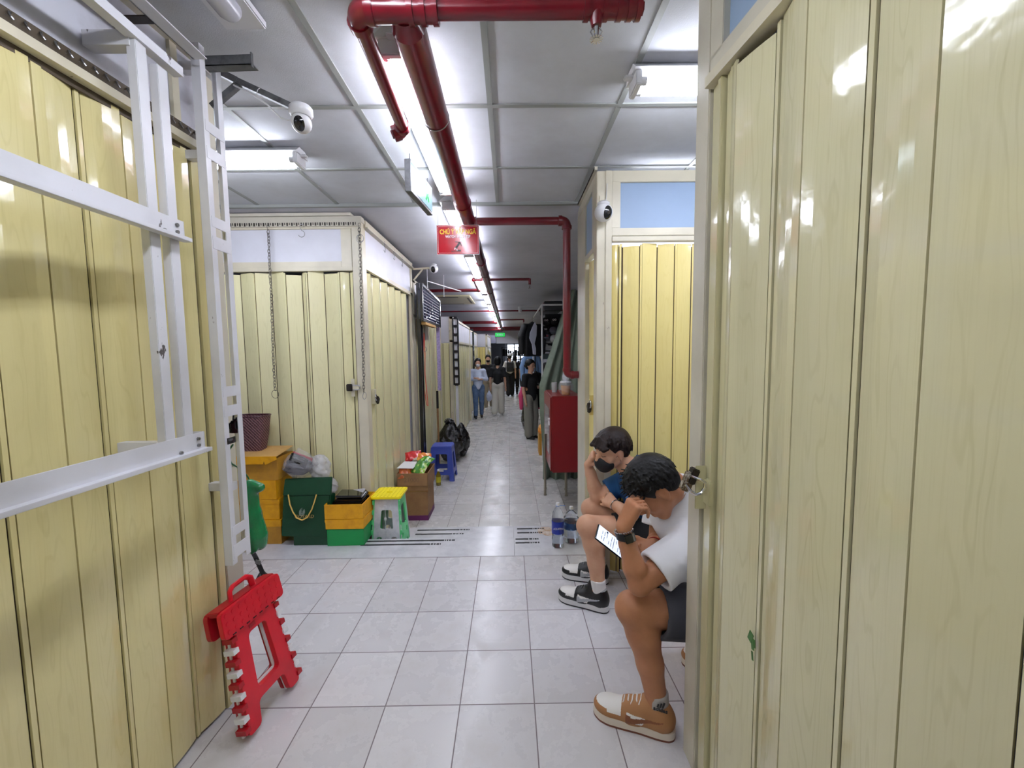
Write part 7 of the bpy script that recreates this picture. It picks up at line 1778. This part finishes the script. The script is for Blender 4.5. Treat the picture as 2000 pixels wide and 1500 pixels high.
mb = MB(); mb.torus(tuple(nk + Vector((0.010, 0, -0.004))), (-0.72, -0.1, 0.70), 0.062, 0.0065, 26, 8); mb.build('collar', 'tee_b', man2, smooth=True)
s = SDF(0.03)
for (h_, k_) in ((hipL, knL), (hipR, knR)):
    e = h_.lerp(k_, 0.66); s.cap(tuple(h_), tuple(e), 0.102, 0.088); d = (k_-h_).normalized(); s.cut(tuple(h_.lerp(k_, 0.67)), tuple(d), tuple(h_.lerp(k_, 0.92)), 0.16)
    s.cap(tuple(h_.lerp(k_, 0.55)), tuple(k_), 0.074, 0.074, k=0.004, sub=True)
s.cap(tuple(hipL + Vector((0.02, 0.03, 0.02))), tuple(hipR + Vector((0.02, -0.03, 0.02))), 0.115); s.cut((0.9, 2.3, 0.285), (0, 0, -1)); s.build('shorts', 'short_k', man2, 0.006, relax=2)
blk = mat('black leather', (18, 18, 20), 0.4); gry = mat('grey leather', (170, 172, 176), 0.45); ow = mat('white midsole', (220, 220, 220), 0.5)
shoe(man2, (0.272, 2.262, 0.0), (0.526, 2.122, 0.0), 1, (blk, whl, gry, ow, blk, 'black', gry), 0.003, True)
shoe(man2, (0.32, 2.495, 0.0), (0.592, 2.40, 0.0), 1, (blk, whl, gry, ow, blk, 'black', gry), 0.004, True)
for a_ in (anL, anR):
    s = SDF(0.01); s.cap(tuple(a_ + Vector((0.004, 0, -0.06))), tuple(a_ + Vector((-0.002, 0, 0.05))), 0.041, 0.0405); s.cut(tuple(a_ + Vector((0, 0, 0.055))), (0, 0, 1)); s.build('sock', 'sock', man2, 0.004)
axb = (wrL-elL).normalized(); mb = MB(); mb.torus(tuple(elL.lerp(wrL, 0.93)), tuple(axb), 0.030, 0.0026, 24, 6); mb.build('bracelet', 'chrome', man2, smooth=True)
t = thing('wooden_stool', (0.84, 2.32, 0.0), 'low pale wooden stool carrying the man in the blue T-shirt', 'stool')
MB().box((0.70, 2.17, 0.245), (0.99, 2.455, 0.278)).build('seat', 'kraft2', t, bevel=0.004)
for (x, y) in ((0.715, 2.185), (0.945, 2.185), (0.715, 2.41), (0.945, 2.41)): MB().box((x, y, 0), (x+0.03, y+0.03, 0.245)).build('leg', 'kraft2', t, bevel=0.003)
MB().box((0.72, 2.19, 0.10), (0.97, 2.20, 0.15)).build('stretcher', 'kraft2', t)

# ---------------------------------------------------------------- people further down the corridor (built at the origin, facing -y)
def walker(c, yaw, hgt, label, skin, hair, top, bottom, shoes, arms, legs=((0.0, 0.0), (0.0, 0.0)), hairstyle='short', sleeve='short', wide=False, hh=0.010, extra=None, tuck=True, headyaw=0.0, mask=None, glasses=False):
    t = thing('person', (0, 0, 0), label, 'person'); k = hgt/1.65
    def V(x, y, z): return (x*k, y*k, z*k)
    s = SDF(0.018); kn = []; an = []; hp = []
    for q, (fwd, bend) in zip((-1, 1), legs):
        h_ = V(q*0.085, 0, 0.86); k_ = V(q*0.085, -0.02-fwd*0.5-bend*0.15, 0.47); a_ = V(q*0.085, -fwd+bend*0.3, 0.085+bend*0.12)
        s.chain([h_, k_], [0.082*k, 0.052*k]); s.chain([k_, tuple(Vector(k_).lerp(Vector(a_), 0.35) + Vector((0, 0.01, 0))), a_], [0.052*k, 0.052*k, 0.035*k]); hp.append(h_); kn.append(k_); an.append(a_)
    s.cap(V(0, 0, 0.92), V(0, 0.005, 1.18), 0.115*k, 0.12*k, k=0.05); s.cap(V(-0.145, 0, 1.33), V(0.145, 0, 1.33), 0.048*k, k=0.05); s.cap(V(0, 0.01, 1.34), V(0, -0.01, 1.46), 0.052*k, 0.05*k)
    for q, (el, wr) in zip((-1, 1), arms):
        sh = V(q*0.165, 0, 1.32); arm(s, sh, V(*el), V(*wr), 0.043*k, 0.034*k, 0.024*k)
        w_ = Vector(V(*wr)); d = (w_ - Vector(V(*el))).normalized(); s.cap(tuple(w_), tuple(w_ + d*0.06), 0.026*k, 0.022*k)
        for j in range(4): sdv = d.cross(Vector((0, 1, 0.2))).normalized(); b = w_ + d*0.06 + sdv*(j-1.5)*0.014; s.cap(tuple(b), tuple(b + d*0.05 + Vector((0, -0.01, 0))), 0.008*k, 0.006*k, k=0.003)
        s.cap(tuple(w_ + d*0.02), tuple(w_ + d*0.055 + Vector((0, -0.03, 0))), 0.012*k, 0.008*k, k=0.004)
    frh = frame(PI/2+headyaw, 0.08); hcn = Vector(V(0, -0.015, 1.555)); Ph, roth = head(s, hcn, frh, k=0.95*k**0.5); s.build('body', skin, t, hh, relax=1)
    rt_, f_, u_ = frh; s = SDF(0.012); s.ell(Ph(0, -0.02, 0.038), (0.086, 0.104, 0.092), roth); s.ell(Ph(0, -0.055, -0.01), (0.078, 0.06, 0.085), roth)
    if hairstyle == 'back': s.ell(Ph(0, -0.02, -0.03), (0.09, 0.09, 0.10), roth); s.cut(Ph(0, 0.0, -0.12), (0, 0, -1))
    else: s.cut(Ph(0, 0.06, 0.05), tuple(f_*0.8-u_*0.6)); s.cut(Ph(0, 0, -0.06), tuple(-u_*0.9+f_*0.4))
    if hairstyle == 'tied': s.cap(Ph(0, -0.10, 0.0), Ph(0, -0.14, -0.02), 0.035, 0.03)
    if hairstyle == 'long':
        for q in (-1, 1): s.cap(Ph(q*0.07, -0.02, -0.02), Ph(q*0.068, -0.025, -0.10), 0.024, 0.016)
        s.cap(Ph(0, -0.07, -0.02), Ph(0, -0.08, -0.13), 0.05, 0.04)
    for q in (-1, 1): s.ell(Ph(q*0.0, 0.11, -0.03), (0.055, 0.05, 0.075), roth, k=0.01, sub=True) if hairstyle != 'back' and q == 1 else None
    s.build('hair', hair, t, 0.009, relax=1)
    # top
    s = SDF(0.03); zb_ = 0.84 if not tuck else 0.90
    s.cap(V(0, 0, zb_+0.06), V(0, 0.005, 1.18), 0.132*k, 0.138*k, k=0.05); s.cap(V(-0.15, 0, 1.33), V(0.15, 0, 1.33), 0.060*k, k=0.05)
    for q, (el, wr) in zip((-1, 1), arms):
        sh = Vector(V(q*0.165, 0, 1.32)); e = Vector(V(*el)); w_ = Vector(V(*wr))
        if sleeve == 'short': s.cap(tuple(sh), tuple(sh.lerp(e, 0.75)), 0.060*k, 0.062*k); s.cut(tuple(sh.lerp(e, 0.8)), tuple((e-sh).normalized()), tuple(sh.lerp(e, 1.0)), 0.09)
        else: s.chain([tuple(sh), tuple(e), tuple(e.lerp(w_, 0.75))], [0.058*k, 0.050*k, 0.042*k])
    s.cut(V(0, 0, zb_-0.03), (0, 0, -1)); s.cut(V(0, -0.02, 1.405), (0, -0.25, 1)); s.build('top', top, t, hh, relax=1)
    # trousers
    s = SDF(0.03); s.cap(V(-0.05, 0, 0.88), V(0.05, 0, 0.88), 0.118*k)
    wk, wa = (0.098, 0.088) if wide else (0.072, 0.056)
    for h_, k_, a_ in zip(hp, kn, an): s.chain([h_, k_, tuple(Vector(a_) + Vector((0, 0, 0.02)))], [0.098*k, wk*k, wa*k], k=0.015)
    s.cut(V(0, 0, 0.955), (0, 0, 1)); s.build('trousers', bottom, t, hh, relax=1)
    for a_ in an:
        s = SDF(0.02); a = Vector(a_); s.cap(tuple(a + Vector((0, 0.02, -0.045))), tuple(a + Vector((0, -0.13, -0.055))), 0.036*k, 0.028*k); s.cap(tuple(a + Vector((0, 0.01, -0.05))), tuple(a + Vector((0, 0, 0.0))), 0.038*k, 0.036*k); s.cut((0, 0, a.z-0.083), (0, 0, -1)); s.build('shoe', shoes, t, hh*0.9)
    if mask:
        s = SDF(0.012); s.ell(Ph(0, 0.05, -0.058), (0.055, 0.062, 0.047), roth); s.cut(Ph(0, 0.02, -0.06), tuple(-f_)); s.build('face_mask', mask, t, 0.007)
    if glasses:
        mb = MB()
        for q in (-1, 1): mb.torus(Ph(q*0.032, 0.094, 0.0), tuple(f_), 0.020, 0.0022, 16, 5)
        mb.cyl(Ph(-0.012, 0.1, 0.002), Ph(0.012, 0.1, 0.002), 0.002, n=5); mb.build('glasses', 'darksteel', t)
    if extra: extra(t, Ph, V, frh, roth)
    t.location = c; t.rotation_euler[2] = yaw; return t
M['sh_blue'] = mat('pale blue shirt', (196, 206, 226), 0.8); M['jeans'] = mat('blue jeans', (76, 100, 134), 0.8, mottle=(8, (100, 124, 158), 0.45, 0.7)); M['khaki'] = mat('khaki trousers', (150, 138, 118), 0.85); M['cream_t'] = mat('off white trousers', (206, 202, 190), 0.85)
M['tee_k'] = mat('black tee', (14, 14, 16), 0.85); M['greyt'] = mat('grey trousers', (128, 126, 116), 0.85); M['wtee'] = mat('white tee', (214, 212, 210), 0.85); M['maskw'] = mat('white face mask', (220, 222, 224), 0.8)
down = ((-0.21, 0.03, 1.05), (-0.22, -0.02, 0.80)); downR = ((0.21, 0.03, 1.05), (0.22, -0.02, 0.80))
fold = (((-0.23, -0.02, 1.09), (0.02, -0.17, 1.10)), ((0.23, -0.02, 1.09), (-0.03, -0.15, 1.13)))
walker((-0.80, 10.45, -0.25), 0.12, 1.50, 'woman in a pale blue shirt and jeans with folded arms and a white face mask', 'skin_c', 'hairb', 'sh_blue', 'jeans', 'black', fold, ((0.10, 0.0), (-0.04, 0.1)), 'long', 'long', mask='maskw', tuck=False)
walker((-0.62, 12.0, -0.25), 0.05, 1.58, 'person in a black top with a black face mask, behind the woman in pale blue', 'skin_c', 'hairb', 'tee_k', 'khaki', 'wplastic', (down, downR), ((0.08, 0), (-0.06, 0.1)), 'short', 'short', mask='mask')
walker((-0.31, 10.85, -0.25), PI-0.1, 1.53, 'person from behind in a black top and off-white wide trousers, walking away', 'skin_c', 'hairb', 'tee_k', 'cream_t', 'wplastic', (down, downR), ((0.06, 0.0), (-0.10, 0.12)), 'back', 'short', wide=True)
t = thing('carrier_bag', (-0.52, 10.75, 0.1), 'white carrier bag in the hand of the person in off-white trousers', 'bag')
lumpy('bag_film', (-0.545, 10.8, 0.27), (0.075, 0.06, 0.15), mat('white carrier film', (206, 214, 232), 0.3, alpha=0.92), t, 71, 0.3, 22, 0.7); mb = MB(); mb.path([(-0.56, 10.8, 0.38), (-0.55, 10.82, 0.50), (-0.53, 10.8, 0.38)], 0.006, 6); mb.build('bag_handle', 'wplastic', t)
def backpack(t, Ph, V, fr_, roth):
    s = SDF(0.03); s.box(V(0, 0.17, 1.16), (0.10, 0.045, 0.15), None, 0.03); s.box(V(0, 0.23, 1.08), (0.075, 0.02, 0.07), None, 0.02); s.build('backpack', 'capb', t, 0.01)
    mb = MB()
    for q in (-1, 1): mb.ribbon([V(q*0.09, 0.14, 1.30), V(q*0.11, 0.06, 1.405), V(q*0.11, -0.07, 1.38), V(q*0.12, -0.13, 1.22), V(q*0.13, -0.02, 1.05)], (1, 0, 0), 0.04, 0.008)
    mb.build('straps', 'capb', t)
    s = SDF(0.01); s.ell(Ph(0, -0.015, 0.055), (0.094, 0.112, 0.085), roth); s.cut(Ph(0, 0, 0.03), tuple(-fr_[2])); s.ell(Ph(0, 0.12, 0.04), (0.06, 0.06, 0.012), roth); s.build('cap', 'capw', t, 0.009)
walker((0.02, 15.6, -0.25), PI+0.1, 1.60, 'person seen from behind with a white cap, white T-shirt and black backpack', 'skin_c', 'hairb', 'wtee', 'tee_k', 'black', (down, ((0.26, 0.0, 1.06), (0.24, -0.06, 0.84))), ((0.1, 0), (-0.12, 0.15)), 'short', 'short', extra=backpack, wide=True)
walker((0.22, 16.3, -0.25), PI, 1.52, 'dark haired person in black just beyond the one with the white cap', 'skin_c', 'hairb', 'tee_k', 'tee_k', 'black', (down, downR), ((0.05, 0), (-0.05, 0.1)), 'back')
ph_arm = (((-0.21, 0.0, 1.06), (-0.20, -0.05, 0.82)), ((0.24, -0.02, 1.08), (0.10, -0.20, 1.12)))
walker((0.40, 7.85, -0.25), 0.75, 1.50, 'woman in a black T-shirt and grey wide trousers with glasses, holding a phone', 'skin_c', 'hairb', 'tee_k', 'greyt', 'black', ph_arm, ((0.02, 0), (0.0, 0.0)), 'tied', 'short', wide=True, glasses=True, headyaw=0.1, tuck=False)
t = thing('smartphone', (0.40, 7.6, 0.8), 'phone in the hand of the woman with glasses', 'phone'); MB().obox((0.57, 7.72, 0.80), (0.07, 0.13, 0.01), Euler((0.4, 0, 0.6)).to_matrix()).build('phone_body', 'blackgloss', t, bevel=0.002)
walker((0.86, 8.15, -0.25), 0.6, 1.50, 'dark haired person in teal half hidden behind the tarpaulin', 'skin_c', 'hairb', CM['teal'], 'tee_k', 'black', (down, downR), ((0.02, 0), (0, 0)), 'long')
